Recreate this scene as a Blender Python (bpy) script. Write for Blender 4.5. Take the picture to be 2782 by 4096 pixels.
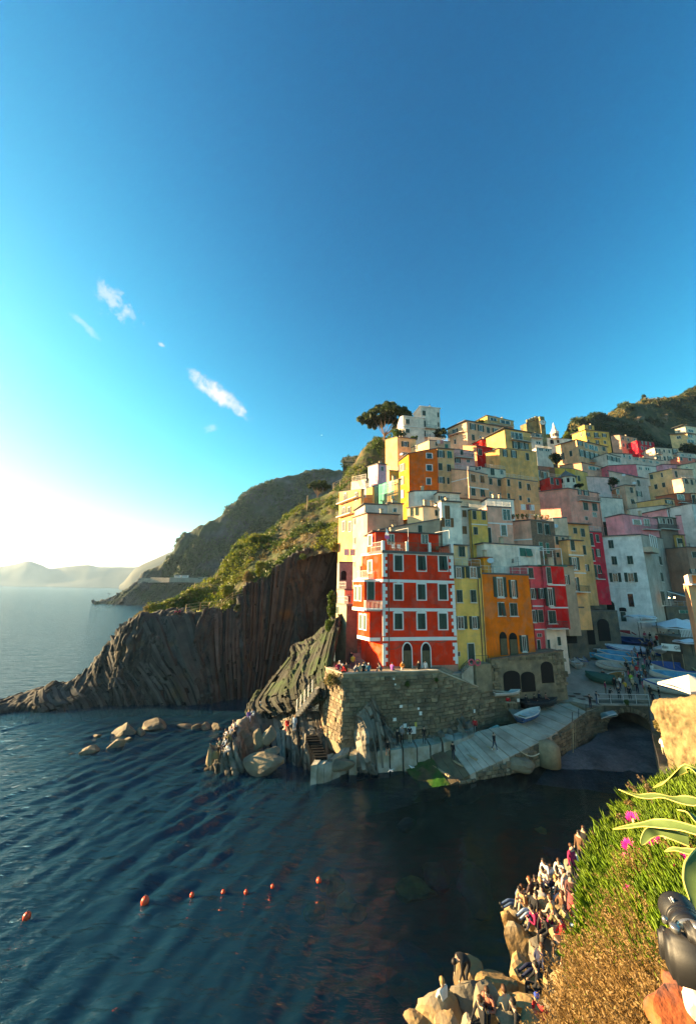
import bpy, bmesh, math, random
import numpy as np
from mathutils import Vector, Matrix
R_ = math.radians
random.seed(7); RNG = np.random.default_rng(11)
for o in list(bpy.data.objects): bpy.data.objects.remove(o)
SC = bpy.context.scene
COL = SC.collection
# ------------------------------------------------------------------ camera
F = 1400.0; PIT = R_(12.4); ROLL = R_(1.03); CH = 18.0
cd = bpy.data.cameras.new('camera'); cam = bpy.data.objects.new('camera', cd); COL.objects.link(cam)
cd.sensor_fit = 'VERTICAL'; cd.sensor_height = 36.0; cd.sensor_width = 36.0 * 2782 / 4096
cd.lens = 36.0 * F / 4096; cd.clip_start = 0.05; cd.clip_end = 60000
cam.location = (0, 0, CH)
cam.rotation_euler = (Matrix.Rotation(math.pi/2 + PIT, 3, 'X') @ Matrix.Rotation(ROLL, 3, 'Z')).to_euler()
SC.camera = cam
# ------------------------------------------------------------------ sky and sun
SUN_AZ = R_(-82.0); SUN_EL = R_(13.0)
wd = bpy.data.worlds.new('World'); SC.world = wd; wd.use_nodes = True
nt = wd.node_tree; nt.nodes.clear()
def N(nt, t, **k):
    n = nt.nodes.new(t)
    for a, b in k.items():
        if a[0] == '_': n.inputs[int(a[1:])].default_value = b
        else: setattr(n, a, b)
    return n
sky = N(nt, 'ShaderNodeTexSky', sky_type='NISHITA', sun_disc=False, sun_elevation=SUN_EL, sun_rotation=SUN_AZ,
        altitude=0, air_density=1.0, dust_density=0.45, ozone_density=4.0)
gam = N(nt, 'ShaderNodeGamma', _1=2.1)
hs = N(nt, 'ShaderNodeHueSaturation'); hs.inputs['Saturation'].default_value = 1.04; hs.inputs['Hue'].default_value = 0.483
bg = N(nt, 'ShaderNodeBackground'); bg.inputs[1].default_value = 0.05
wo = N(nt, 'ShaderNodeOutputWorld')
L = nt.links.new
L(sky.outputs[0], gam.inputs[0]); L(gam.outputs[0], hs.inputs['Color'])
k1 = N(nt, 'ShaderNodeVectorMath', operation='SCALE'); k1.inputs['Scale'].default_value = 0.12; L(hs.outputs[0], k1.inputs[0])
k2 = N(nt, 'ShaderNodeVectorMath', operation='ADD'); k2.inputs[1].default_value = (1, 1, 1); L(k1.outputs[0], k2.inputs[0])
k3 = N(nt, 'ShaderNodeVectorMath', operation='DIVIDE'); L(hs.outputs[0], k3.inputs[0]); L(k2.outputs[0], k3.inputs[1])
# thin clouds: sparse wisps of noise in the sky's own directions
tc = N(nt, 'ShaderNodeTexCoord')
cloud_sum = None
def pix_ray(u, v):
    x = (u-1391)/F; y = -(v-2048)/F
    c, s = math.cos(ROLL), math.sin(ROLL)
    x2 = c*x - s*y; y2 = s*x + c*y
    cp, sp = math.cos(PIT), math.sin(PIT)
    return np.array([x2, cp - sp*y2, sp + cp*y2])
def cloud(u, v, ru, rv, ang, scale, lo, hi, amt):
    global cloud_sum
    d = Vector(pix_ray(u, v)).normalized()
    up = Vector((0, 0, 1)); rx = d.cross(up).normalized(); ry = rx.cross(d).normalized()
    a = R_(ang); ex = rx*math.cos(a)+ry*math.sin(a); ey = -rx*math.sin(a)+ry*math.cos(a)
    k = (d.length)/math.sqrt(1+((u-1391)/F)**2+((v-2048)/F)**2)/F
    def dot(vec, r):
        n = N(nt, 'ShaderNodeVectorMath', operation='DOT_PRODUCT'); n.inputs[1].default_value = vec/(r*k)
        L(tc.outputs['Generated'], n.inputs[0]); m = N(nt, 'ShaderNodeMath', operation='MULTIPLY'); L(n.outputs['Value'], m.inputs[0]); L(n.outputs['Value'], m.inputs[1]); return m
    A = dot(ex, ru); B = dot(ey, rv)
    s = N(nt, 'ShaderNodeMath', operation='ADD'); L(A.outputs[0], s.inputs[0]); L(B.outputs[0], s.inputs[1])
    front = N(nt, 'ShaderNodeVectorMath', operation='DOT_PRODUCT'); front.inputs[1].default_value = d; L(tc.outputs['Generated'], front.inputs[0])
    fg = N(nt, 'ShaderNodeMath', operation='GREATER_THAN'); fg.inputs[1].default_value = 0.3; L(front.outputs['Value'], fg.inputs[0])
    mr = N(nt, 'ShaderNodeMapRange'); mr.inputs[1].default_value = 1.0; mr.inputs[2].default_value = 0.0; L(s.outputs[0], mr.inputs[0])
    nz = N(nt, 'ShaderNodeTexNoise'); nz.inputs['Scale'].default_value = scale; nz.inputs['Detail'].default_value = 7; nz.inputs['Roughness'].default_value = 0.62; L(tc.outputs['Generated'], nz.inputs['Vector'])
    m2 = N(nt, 'ShaderNodeMath', operation='MULTIPLY_ADD'); L(mr.outputs[0], m2.inputs[0]); m2.inputs[1].default_value = 0.55; L(nz.outputs['Fac'], m2.inputs[2])
    m3 = N(nt, 'ShaderNodeMapRange', interpolation_type='SMOOTHSTEP'); m3.inputs[1].default_value = lo; m3.inputs[2].default_value = hi; m3.inputs[4].default_value = amt; L(m2.outputs[0], m3.inputs[0])
    m4 = N(nt, 'ShaderNodeMath', operation='MULTIPLY'); L(m3.outputs[0], m4.inputs[0]); L(fg.outputs[0], m4.inputs[1])
    m5 = N(nt, 'ShaderNodeMath', operation='MULTIPLY'); L(m4.outputs[0], m5.inputs[0])
    m6 = N(nt, 'ShaderNodeMath', operation='GREATER_THAN'); L(mr.outputs[0], m6.inputs[0]); m6.inputs[1].default_value = 0.0; L(m6.outputs[0], m5.inputs[1])
    if cloud_sum is None: cloud_sum = m5
    else:
        ad = N(nt, 'ShaderNodeMath', operation='MAXIMUM'); L(cloud_sum.outputs[0], ad.inputs[0]); L(m5.outputs[0], ad.inputs[1]); cloud_sum = ad
cloud(880, 1582, 170, 46, -27, 40, 0.64, 1.15, 0.7)
cloud(475, 1230, 150, 100, -32, 34, 0.86, 1.10, 0.36)
cloud(350, 1312, 100, 24, -28, 30, 0.78, 1.12, 0.25)
cloud(645, 1378, 24, 12, -20, 50, 0.72, 1.05, 0.4)
cloud(830, 1715, 70, 36, 15, 30, 0.88, 1.15, 0.2)
mx = N(nt, 'ShaderNodeMixRGB'); L(cloud_sum.outputs[0], mx.inputs[0]); L(k3.outputs[0], mx.inputs[1]); mx.inputs[2].default_value = (4.6, 4.5, 4.4, 1)
L(mx.outputs[0], bg.inputs[0]); L(bg.outputs[0], wo.inputs[0])
sl = bpy.data.lights.new('sun', 'SUN'); sl.energy = 4.71; sl.angle = R_(0.55); sl.color = (1.0, 0.80, 0.52)
sun = bpy.data.objects.new('sun', sl); COL.objects.link(sun)
to_sun = Vector((math.sin(SUN_AZ)*math.cos(SUN_EL), math.cos(SUN_AZ)*math.cos(SUN_EL), math.sin(SUN_EL)))
sun.rotation_euler = to_sun.to_track_quat('Z', 'Y').to_euler(); sun.location = to_sun*200
vs = SC.view_settings; vs.view_transform = 'Standard'; vs.look = 'None'; vs.gamma = 1.0; vs.use_curve_mapping = False
vs.exposure = 2.505
vs.use_white_balance = True; vs.white_balance_temperature = 8700
cy = SC.cycles; cy.use_denoising = True; cy.max_bounces = 6; cy.diffuse_bounces = 3; cy.glossy_bounces = 3; cy.transmission_bounces = 3
cy.transparent_max_bounces = 12; cy.volume_bounces = 1; cy.sample_clamp_indirect = 6.0; cy.caustics_reflective = False; cy.caustics_refractive = False
# ------------------------------------------------------------------ picture geometry helpers
K = 741/1578
CR = {1: (1300, 1550, K), 2: (2041, 1550, K), 3: (1300, 2050, K), 4: (2041, 2050, K), 5: (700, 2600, 800/1578), 6: (1400, 2600, 800/1578),
      7: (2100, 2500, 682/1578), 8: (0, 1800, 1400/1578), 11: (2182, 3000, 600/1578), 12: (2182, 3496, 600/1578), 13: (1600, 3600, 700/1578),
      'A': (2400, 2250, 382/1578), 'B': (2480, 2640, 302/1253), 'C': (800, 2050, 600/1578), 'D': (1240, 2440, 320/1578), 'E': (100, 2800, 800/1578),
      'F': (1980, 3300, 420/1578), 0: (0, 0, 1.0)}
def nat(n, x, y): a = CR[n]; return a[0]+x*a[2], a[1]+y*a[2]
def ray(n, x, y): return pix_ray(*nat(n, x, y))
def atY(n, x, y, Y):
    r = ray(n, x, y); t = Y/r[1]; return Vector((r[0]*t, Y, CH+r[2]*t))
def atz(n, x, y, z):
    r = ray(n, x, y); t = (z-CH)/r[2]; return Vector((r[0]*t, r[1]*t, z))
def on_wall(n, x, y, P0, th):
    """ray meets the vertical plane through P0 with horizontal direction th: distance along wall, height"""
    r = ray(n, x, y); nx, ny = -math.sin(th), math.cos(th)
    t = (P0[0]*nx+P0[1]*ny)/(r[0]*nx+r[1]*ny)
    X, Y = r[0]*t, r[1]*t
    return (X-P0[0])*math.cos(th)+(Y-P0[1])*math.sin(th), CH+r[2]*t
# ------------------------------------------------------------------ numpy noise
def _h(i, j, k):
    n = (i.astype(np.int64)*374761393 + j.astype(np.int64)*668265263 + k.astype(np.int64)*2147483647 + 1013) & 0xffffffff
    n = ((n ^ (n >> 13))*1274126177) & 0xffffffff
    return ((n ^ (n >> 16)) & 0xffff)/65535.0
def vnoise(P):
    i = np.floor(P).astype(np.int64); f = P-i; f = f*f*(3-2*f); r = 0
    for a in (0, 1):
        for b in (0, 1):
            for c in (0, 1):
                w = (f[:, 0] if a else 1-f[:, 0])*(f[:, 1] if b else 1-f[:, 1])*(f[:, 2] if c else 1-f[:, 2])
                r = r + w*_h(i[:, 0]+a, i[:, 1]+b, i[:, 2]+c)
    return r*2-1
def fbm(P, sc=1.0, oc=4, g=0.5):
    r = 0; a = 1.0; P = np.asarray(P, float)*sc
    for _ in range(oc): r = r+a*vnoise(P); P = P*2.03+17.1; a *= g
    return r
def h1(s): s = np.asarray(s); return _h(s, s*7+3, s*13+5)
# ------------------------------------------------------------------ object helpers
def tag(o, label=None, cat=None, group=None, kind=None):
    if label: o['label'] = label
    if cat: o['category'] = cat
    if group: o['group'] = group
    if kind: o['kind'] = kind
    return o
def empty(name, loc, label, cat, group=None, rz=0):
    o = bpy.data.objects.new(name, None); o.empty_display_size = 0.2; COL.objects.link(o)
    o.location = loc; o.rotation_euler[2] = rz; tag(o, label, cat, group); return o
def link(name, me, parent=None, loc=None, rz=0, scale=None):
    o = bpy.data.objects.new(name, me); COL.objects.link(o)
    if parent: o.parent = parent
    if loc is not None: o.location = loc
    o.rotation_euler[2] = rz
    if scale is not None: o.scale = scale
    return o
def mesh_np(name, V, Fc, mats, mi=None, smooth=False, attrs=None):
    """V (n,3); Fc (m,k) constant-size faces or list"""
    me = bpy.data.meshes.new(name)
    V = np.asarray(V, np.float32)
    if isinstance(Fc, np.ndarray):
        m, k = Fc.shape
        me.vertices.add(len(V)); me.vertices.foreach_set('co', V.ravel())
        me.loops.add(m*k); me.loops.foreach_set('vertex_index', Fc.astype(np.int32).ravel())
        me.polygons.add(m); me.polygons.foreach_set('loop_start', np.arange(0, m*k, k, dtype=np.int32))
    else:
        me.from_pydata(V.tolist(), [], Fc)
    me.update()
    for m_ in (mats if isinstance(mats, (list, tuple)) else [mats]): me.materials.append(m_)
    if mi is not None: me.polygons.foreach_set('material_index', np.asarray(mi, np.int32))
    if smooth: me.polygons.foreach_set('use_smooth', np.ones(len(me.polygons), bool))
    for a, arr in (attrs or {}).items():
        at = me.attributes.new(a, 'FLOAT', 'POINT'); at.data.foreach_set('value', np.asarray(arr, np.float32))
    me.validate(); return me
class MB:
    def __init__(s, org=(0, 0, 0)): s.v = []; s.f = []; s.m = []; s.o = Vector(org)
    def poly(s, pts, m=0):
        b = len(s.v); s.v += [tuple(Vector(p)-s.o) for p in pts]; s.f.append(list(range(b, b+len(pts)))); s.m.append(m)
    def hexa(s, p, m=0):
        """p: bottom 4 (ccw from above) + top 4"""
        b = len(s.v); s.v += [tuple(Vector(q)-s.o) for q in p]
        for f in ((3, 2, 1, 0), (4, 5, 6, 7), (0, 1, 5, 4), (1, 2, 6, 5), (2, 3, 7, 6), (3, 0, 4, 7)): s.f.append([b+i for i in f]); s.m.append(m)
    def box(s, c, size, rz=0, m=0):
        x, y, z = [q/2 for q in size]; c = Vector(c); ca, sa = math.cos(rz), math.sin(rz)
        s.hexa([c+Vector((ca*a-sa*b, sa*a+ca*b, d)) for d in (-z, z) for a, b in ((-x, -y), (x, -y), (x, y), (-x, y))], m)
    def tube(s, pts, r, n=6, m=0, r2=None, caps=True):
        pts = [Vector(p) for p in pts]; b = len(s.v); k = len(pts)
        for i, p in enumerate(pts):
            d = (pts[min(i+1, k-1)]-pts[max(i-1, 0)]); d = d.normalized() if d.length > 1e-9 else Vector((0, 0, 1))
            a = d.orthogonal().normalized() if i == 0 else (a-d*a.dot(d)).normalized()
            bb = d.cross(a); rr = r if r2 is None else r+(r2-r)*i/max(k-1, 1)
            for j in range(n):
                t = 2*math.pi*j/n; s.v.append(tuple(p+a*math.cos(t)*rr+bb*math.sin(t)*rr-s.o))
        for i in range(k-1):
            for j in range(n):
                s.f.append([b+i*n+j, b+i*n+(j+1) % n, b+(i+1)*n+(j+1) % n, b+(i+1)*n+j]); s.m.append(m)
        if caps:
            s.f.append([b+j for j in range(n)][::-1]); s.m.append(m); s.f.append([b+(k-1)*n+j for j in range(n)]); s.m.append(m)
    def lathe(s, c, prof, n=12, m=0):
        b = len(s.v); c = Vector(c)
        for (r, z) in prof:
            for j in range(n):
                t = 2*math.pi*j/n; s.v.append(tuple(c+Vector((r*math.cos(t), r*math.sin(t), z))-s.o))
        for i in range(len(prof)-1):
            for j in range(n): s.f.append([b+i*n+j, b+i*n+(j+1) % n, b+(i+1)*n+(j+1) % n, b+(i+1)*n+j]); s.m.append(m)
        s.f.append([b+j for j in range(n)][::-1]); s.m.append(m); s.f.append([b+(len(prof)-1)*n+j for j in range(n)]); s.m.append(m)
    def mesh(s, name, mats, smooth=False):
        me = bpy.data.meshes.new(name); me.from_pydata(s.v, [], s.f)
        for m_ in (mats if isinstance(mats, (list, tuple)) else [mats]): me.materials.append(m_)
        me.polygons.foreach_set('material_index', s.m)
        if smooth: me.polygons.foreach_set('use_smooth', [True]*len(s.f))
        me.update(); return me
    def build(s, name, mats, parent=None, smooth=False, loc=None):
        return link(name, s.mesh(name, mats, smooth), parent, loc)
# ------------------------------------------------------------------ materials
MC = {}
def rgba(c): return (c[0], c[1], c[2], 1)
def mat(name, col, rough=0.8, var=0.25, sc=1.0, bump=0.0, bsc=8.0, col2=None, sc2=0.3, streak=False, metal=0.0, spec=0.3, attr=None, emit=None, thr=(0.45, 0.62), rnd=0.0, stain=None):
    """plain procedural surface: noise mottling, optional second colour in patches, optional streaks and fine relief"""
    if name in MC: return MC[name]
    m = bpy.data.materials.new(name); m.use_nodes = True; t = m.node_tree; t.nodes.clear(); l = t.links.new
    out = N(t, 'ShaderNodeOutputMaterial'); b = N(t, 'ShaderNodeBsdfPrincipled'); l(b.outputs[0], out.inputs[0])
    b.inputs['Roughness'].default_value = rough; b.inputs['Metallic'].default_value = metal; b.inputs['Specular IOR Level'].default_value = spec
    g = N(t, 'ShaderNodeNewGeometry')
    nz = N(t, 'ShaderNodeTexNoise'); nz.inputs['Scale'].default_value = sc; nz.inputs['Detail'].default_value = 6; nz.inputs['Roughness'].default_value = 0.6; l(g.outputs['Position'], nz.inputs['Vector'])
    mr = N(t, 'ShaderNodeMapRange'); mr.inputs[1].default_value = 0.25; mr.inputs[2].default_value = 0.75; mr.inputs[3].default_value = 1-var; mr.inputs[4].default_value = 1+var*0.6; l(nz.outputs['Fac'], mr.inputs[0])
    base = N(t, 'ShaderNodeRGB'); base.outputs[0].default_value = rgba(col); cur = base.outputs[0]
    if col2 is not None:
        n2 = N(t, 'ShaderNodeTexNoise'); n2.inputs['Scale'].default_value = sc2; n2.inputs['Detail'].default_value = 5; l(g.outputs['Position'], n2.inputs['Vector'])
        r2 = N(t, 'ShaderNodeMapRange'); r2.inputs[1].default_value = thr[0]; r2.inputs[2].default_value = thr[1]; l(n2.outputs['Fac'], r2.inputs[0])
        mi = N(t, 'ShaderNodeMixRGB'); l(r2.outputs[0], mi.inputs[0]); l(cur, mi.inputs[1]); mi.inputs[2].default_value = rgba(col2); cur = mi.outputs[0]
    if stain is not None:
        mp = N(t, 'ShaderNodeMapping'); mp.inputs['Scale'].default_value = (1.2, 1.2, 0.16); l(g.outputs['Position'], mp.inputs[0])
        n3 = N(t, 'ShaderNodeTexNoise'); n3.inputs['Scale'].default_value = 1.0; n3.inputs['Detail'].default_value = 6; n3.inputs['Roughness'].default_value = 0.7; l(mp.outputs[0], n3.inputs['Vector'])
        r3 = N(t, 'ShaderNodeMapRange'); r3.inputs[1].default_value = 0.50; r3.inputs[2].default_value = 0.74; r3.inputs[4].default_value = 0.7; l(n3.outputs['Fac'], r3.inputs[0])
        mi = N(t, 'ShaderNodeMixRGB'); l(r3.outputs[0], mi.inputs[0]); l(cur, mi.inputs[1]); mi.inputs[2].default_value = rgba(stain); cur = mi.outputs[0]
    if attr:
        at = N(t, 'ShaderNodeAttribute', attribute_name=attr); ml = N(t, 'ShaderNodeMath', operation='MULTIPLY'); l(at.outputs['Fac'], ml.inputs[0]); l(mr.outputs[0], ml.inputs[1]); fac = ml.outputs[0]
    else: fac = mr.outputs[0]
    if rnd:
        oi = N(t, 'ShaderNodeObjectInfo'); r4 = N(t, 'ShaderNodeMapRange'); r4.inputs[3].default_value = 1-rnd; r4.inputs[4].default_value = 1+rnd; l(oi.outputs['Random'], r4.inputs[0])
        m4 = N(t, 'ShaderNodeMath', operation='MULTIPLY'); l(fac, m4.inputs[0]); l(r4.outputs[0], m4.inputs[1]); fac = m4.outputs[0]
    mu = N(t, 'ShaderNodeVectorMath', operation='SCALE'); l(cur, mu.inputs[0]); l(fac, mu.inputs['Scale']); l(mu.outputs[0], b.inputs['Base Color'])
    if bump:
        n4 = N(t, 'ShaderNodeTexNoise'); n4.inputs['Scale'].default_value = bsc; n4.inputs['Detail'].default_value = 5; l(g.outputs['Position'], n4.inputs['Vector'])
        bp = N(t, 'ShaderNodeBump'); bp.inputs['Strength'].default_value = min(1, bump); bp.inputs['Distance'].default_value = 0.3/bsc; l(n4.outputs['Fac'], bp.inputs['Height']); l(bp.outputs[0], b.inputs['Normal'])
    if emit:
        b.inputs['Emission Color'].default_value = rgba(emit[0]); b.inputs['Emission Strength'].default_value = emit[1]
    MC[name] = m; return m
def plaster(col):
    col = tuple(min(.86, c*1.22) for c in col)
    mu_ = sum(col)/3; col = tuple(max(.01, min(.88, mu_+(c-mu_)*1.14)) for c in col); col = (min(.88, col[0]*1.10), col[1]*.95, col[2]*(.82 if max(col)-min(col) < .2 else .90))
    if col[0] > col[1] > col[2]*1.5 and col[1] > .5*col[0]: col = (min(.88, col[0]*1.06), col[1]*.80, col[2]*.9)
    nm = 'plaster_%02x%02x%02x' % tuple(int(min(1, c)*255) for c in col)
    return mat(nm, col, 0.9, 0.34, 0.45, 0.35, 9, col2=(col[0]*.80+.05, col[1]*.80+.045, col[2]*.80+.04), sc2=0.8, thr=(.50, .60), stain=(col[0]*0.45+0.03, col[1]*0.45+0.03, col[2]*0.45+0.035), spec=0.15)
def leafmat(name, col, col2, trans=0.35, sc2=1.2):
    if name in MC: return MC[name]
    m = bpy.data.materials.new(name); m.use_nodes = True; t = m.node_tree; t.nodes.clear(); l = t.links.new
    out = N(t, 'ShaderNodeOutputMaterial'); g = N(t, 'ShaderNodeNewGeometry')
    nz = N(t, 'ShaderNodeTexNoise'); nz.inputs['Scale'].default_value = sc2; nz.inputs['Detail'].default_value = 4; l(g.outputs['Position'], nz.inputs['Vector'])
    mr = N(t, 'ShaderNodeMapRange'); mr.inputs[1].default_value = 0.35; mr.inputs[2].default_value = 0.65; l(nz.outputs['Fac'], mr.inputs[0])
    at = N(t, 'ShaderNodeAttribute', attribute_name='lay'); 
    mi = N(t, 'ShaderNodeMixRGB'); l(mr.outputs[0], mi.inputs[0]); mi.inputs[1].default_value = rgba(col); mi.inputs[2].default_value = rgba(col2)
    ma = N(t, 'ShaderNodeMath', operation='MULTIPLY_ADD'); ma.inputs[1].default_value = 0.8; ma.inputs[2].default_value = 0.6; l(at.outputs['Fac'], ma.inputs[0])
    mu = N(t, 'ShaderNodeVectorMath', operation='SCALE'); l(mi.outputs[0], mu.inputs[0]); l(ma.outputs[0], mu.inputs['Scale'])
    b = N(t, 'ShaderNodeBsdfPrincipled'); b.inputs['Roughness'].default_value = 0.55; b.inputs['Specular IOR Level'].default_value = 0.3; l(mu.outputs[0], b.inputs['Base Color'])
    tr = N(t, 'ShaderNodeBsdfTranslucent'); l(mu.outputs[0], tr.inputs[0])
    ms = N(t, 'ShaderNodeMixShader'); ms.inputs[0].default_value = trans; l(b.outputs[0], ms.inputs[1]); l(tr.outputs[0], ms.inputs[2]); l(ms.outputs[0], out.inputs[0])
    MC[name] = m; return m
# ------------------------------------------------------------------ lofted surfaces
def resample(rows, nu, nv):
    """rows: list (k) of lists (m) of points -> grid nv x nu by smooth-ish linear interpolation"""
    A = np.array([[tuple(p) for p in r] for r in rows], float)       # k,m,3
    k, m, _ = A.shape
    def interp(A, n, axis):
        A = np.moveaxis(A, axis, 0); k = A.shape[0]; t = np.linspace(0, k-1, n); i = np.clip(np.floor(t).astype(int), 0, k-2); f = (t-i)[:, None, None]
        p0 = A[np.clip(i-1, 0, k-1)]; p1 = A[i]; p2 = A[i+1]; p3 = A[np.clip(i+2, 0, k-1)]
        cr = 0.5*((2*p1)+(-p0+p2)*f+(2*p0-5*p1+4*p2-p3)*f*f+(-p0+3*p1-3*p2+p3)*f**3)
        ln = p1*(1-f)+p2*f
        return np.moveaxis(cr*0.6+ln*0.4, 0, axis)
    A = interp(A, nu, 1); A = interp(A, nv, 0); return A
def grid_faces(nv, nu):
    i = np.arange(nv-1)[:, None]*nu+np.arange(nu-1)[None, :]; i = i.ravel()
    return np.stack([i, i+1, i+nu+1, i+nu], 1)
def grid_normals(G):
    du = np.gradient(G, axis=1); dv = np.gradient(G, axis=0); n = np.cross(du, dv); n /= (np.linalg.norm(n, axis=2, keepdims=True)+1e-9); return n
def loft(name, rows, nu, nv, mats, disp=None, kind='structure', smooth=False, attr=None, flip=False):
    G = resample(rows, nu, nv); Nn = grid_normals(G)
    if flip: Nn = -Nn
    P = G.reshape(-1, 3); at = None
    if disp is not None:
        r = disp(P, Nn.reshape(-1, 3), np.repeat(np.linspace(0, 1, nv), nu), np.tile(np.linspace(0, 1, nu), nv)); P, at = r
    Fc = grid_faces(nv, nu)
    if flip: Fc = Fc[:, ::-1]
    me = mesh_np(name, P, Fc, mats, smooth=smooth, attrs={'lay': at} if at is not None else None)
    o = link(name, me); tag(o, kind=kind); return o, P.reshape(nv, nu, 3)
# ================================================================== SEA
def mk_water():
    m = bpy.data.materials.new('sea_water'); m.use_nodes = True; t = m.node_tree; t.nodes.clear(); l = t.links.new
    out = N(t, 'ShaderNodeOutputMaterial'); g = N(t, 'ShaderNodeNewGeometry')
    mp = N(t, 'ShaderNodeMapping'); mp.inputs['Rotation'].default_value = (0, 0, R_(-58)); mp.inputs['Scale'].default_value = (0.35, 1.0, 1.0); l(g.outputs['Position'], mp.inputs[0])
    n1 = N(t, 'ShaderNodeTexNoise'); n1.inputs['Scale'].default_value = 1.9; n1.inputs['Detail'].default_value = 4; n1.inputs['Roughness'].default_value = 0.55; l(mp.outputs[0], n1.inputs['Vector'])
    n2 = N(t, 'ShaderNodeTexNoise'); n2.inputs['Scale'].default_value = 0.6; n2.inputs['Detail'].default_value = 3; l(mp.outputs[0], n2.inputs['Vector'])
    ad = N(t, 'ShaderNodeMath', operation='MULTIPLY_ADD'); ad.inputs[1].default_value = 1.6; l(n2.outputs['Fac'], ad.inputs[0]); l(n1.outputs['Fac'], ad.inputs[2])
    # calmer inside the harbour cove
    sx = N(t, 'ShaderNodeSeparateXYZ'); l(g.outputs['Position'], sx.inputs[0])
    cm = N(t, 'ShaderNodeMapRange'); cm.inputs[1].default_value = -3; cm.inputs[2].default_value = 6; cm.inputs[3].default_value = 1.0; cm.inputs[4].default_value = 0.10; l(sx.outputs[0], cm.inputs[0])
    bp = N(t, 'ShaderNodeBump'); bp.inputs['Distance'].default_value = 0.32; l(ad.outputs[0], bp.inputs['Height']); l(cm.outputs[0], bp.inputs['Strength'])
    fr = N(t, 'ShaderNodeFresnel'); fr.inputs['IOR'].default_value = 1.40; l(bp.outputs[0], fr.inputs['Normal'])
    tr = N(t, 'ShaderNodeBsdfTransparent'); tr.inputs[0].default_value = (0.50, 0.80, 0.84, 1)
    gl = N(t, 'ShaderNodeBsdfGlossy'); gl.inputs['Roughness'].default_value = 0.08; l(bp.outputs[0], gl.inputs['Normal'])
    df = N(t, 'ShaderNodeBsdfDiffuse'); df.inputs[0].default_value = (.005, .036, .064, 1); mb_ = N(t, 'ShaderNodeMixShader'); tf = N(t, 'ShaderNodeMapRange'); tf.inputs[1].default_value = -9; tf.inputs[2].default_value = 5; tf.inputs[3].default_value = .4; tf.inputs[4].default_value = .92; l(sx.outputs[0], tf.inputs[0]); l(tf.outputs[0], mb_.inputs[0]); l(df.outputs[0], mb_.inputs[1]); l(tr.outputs[0], mb_.inputs[2]); ms = N(t, 'ShaderNodeMixShader'); l(fr.outputs[0], ms.inputs[0]); l(mb_.outputs[0], ms.inputs[1]); l(gl.outputs[0], ms.inputs[2]); l(ms.outputs[0], out.inputs[0])
    return m
def geo(a, b, n): return a*(b/a)**np.linspace(0, 1, n)
xs = np.concatenate([-geo(48, 30000, 34)[::-1], np.arange(-47.8, 24, 0.2), geo(24, 30000, 30)])
ys = np.concatenate([-geo(4, 400, 10)[::-1], np.arange(-3, 11, 1.0), np.arange(11, 66, 0.2), geo(66, 40000, 46)])
GX, GY = np.meshgrid(xs, ys); P = np.stack([GX.ravel(), GY.ravel(), np.zeros(GX.size)], 1)
hz = np.zeros(len(P)); rr = np.random.default_rng(3)
for k in range(16):
    lam = 0.65*1.19**k if k < 11 else rr.uniform(1.4, 3.5); a = R_(-30+rr.normal()*16); kx = 2*math.pi/lam
    ph = rr.uniform(0, 6.28)
    warp = fbm(np.stack([P[:, 0], P[:, 1], np.full(len(P), k*3.1)], 1), 0.13, 2)*2.6
    am = 0.016*lam**0.45*(0.6+0.7*fbm(np.stack([P[:, 0], P[:, 1], np.full(len(P), 50+k)], 1), 0.09, 2))
    hz += am*np.sin(kx*(P[:, 0]*math.cos(a)+P[:, 1]*math.sin(a))+ph+warp)
calm = np.clip((6-P[:, 0]-np.maximum(0, 22-P[:, 1])*0.2)/10, 0.10, 1)*np.clip((62-P[:, 1])/12, 0.15, 1)
ed = np.clip((P[:, 0]+47.8)/5, 0, 1)*np.clip((66-P[:, 1])/6, 0, 1)*np.clip((P[:, 1]-9)/3, 0, 1)*np.clip((24-P[:, 0])/3, 0, 1)
P[:, 2] = hz*calm*ed*1.05
sea = link('sea', mesh_np('sea', P, grid_faces(len(ys), len(xs)), mk_water(), smooth=True)); tag(sea, kind='structure')
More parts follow.
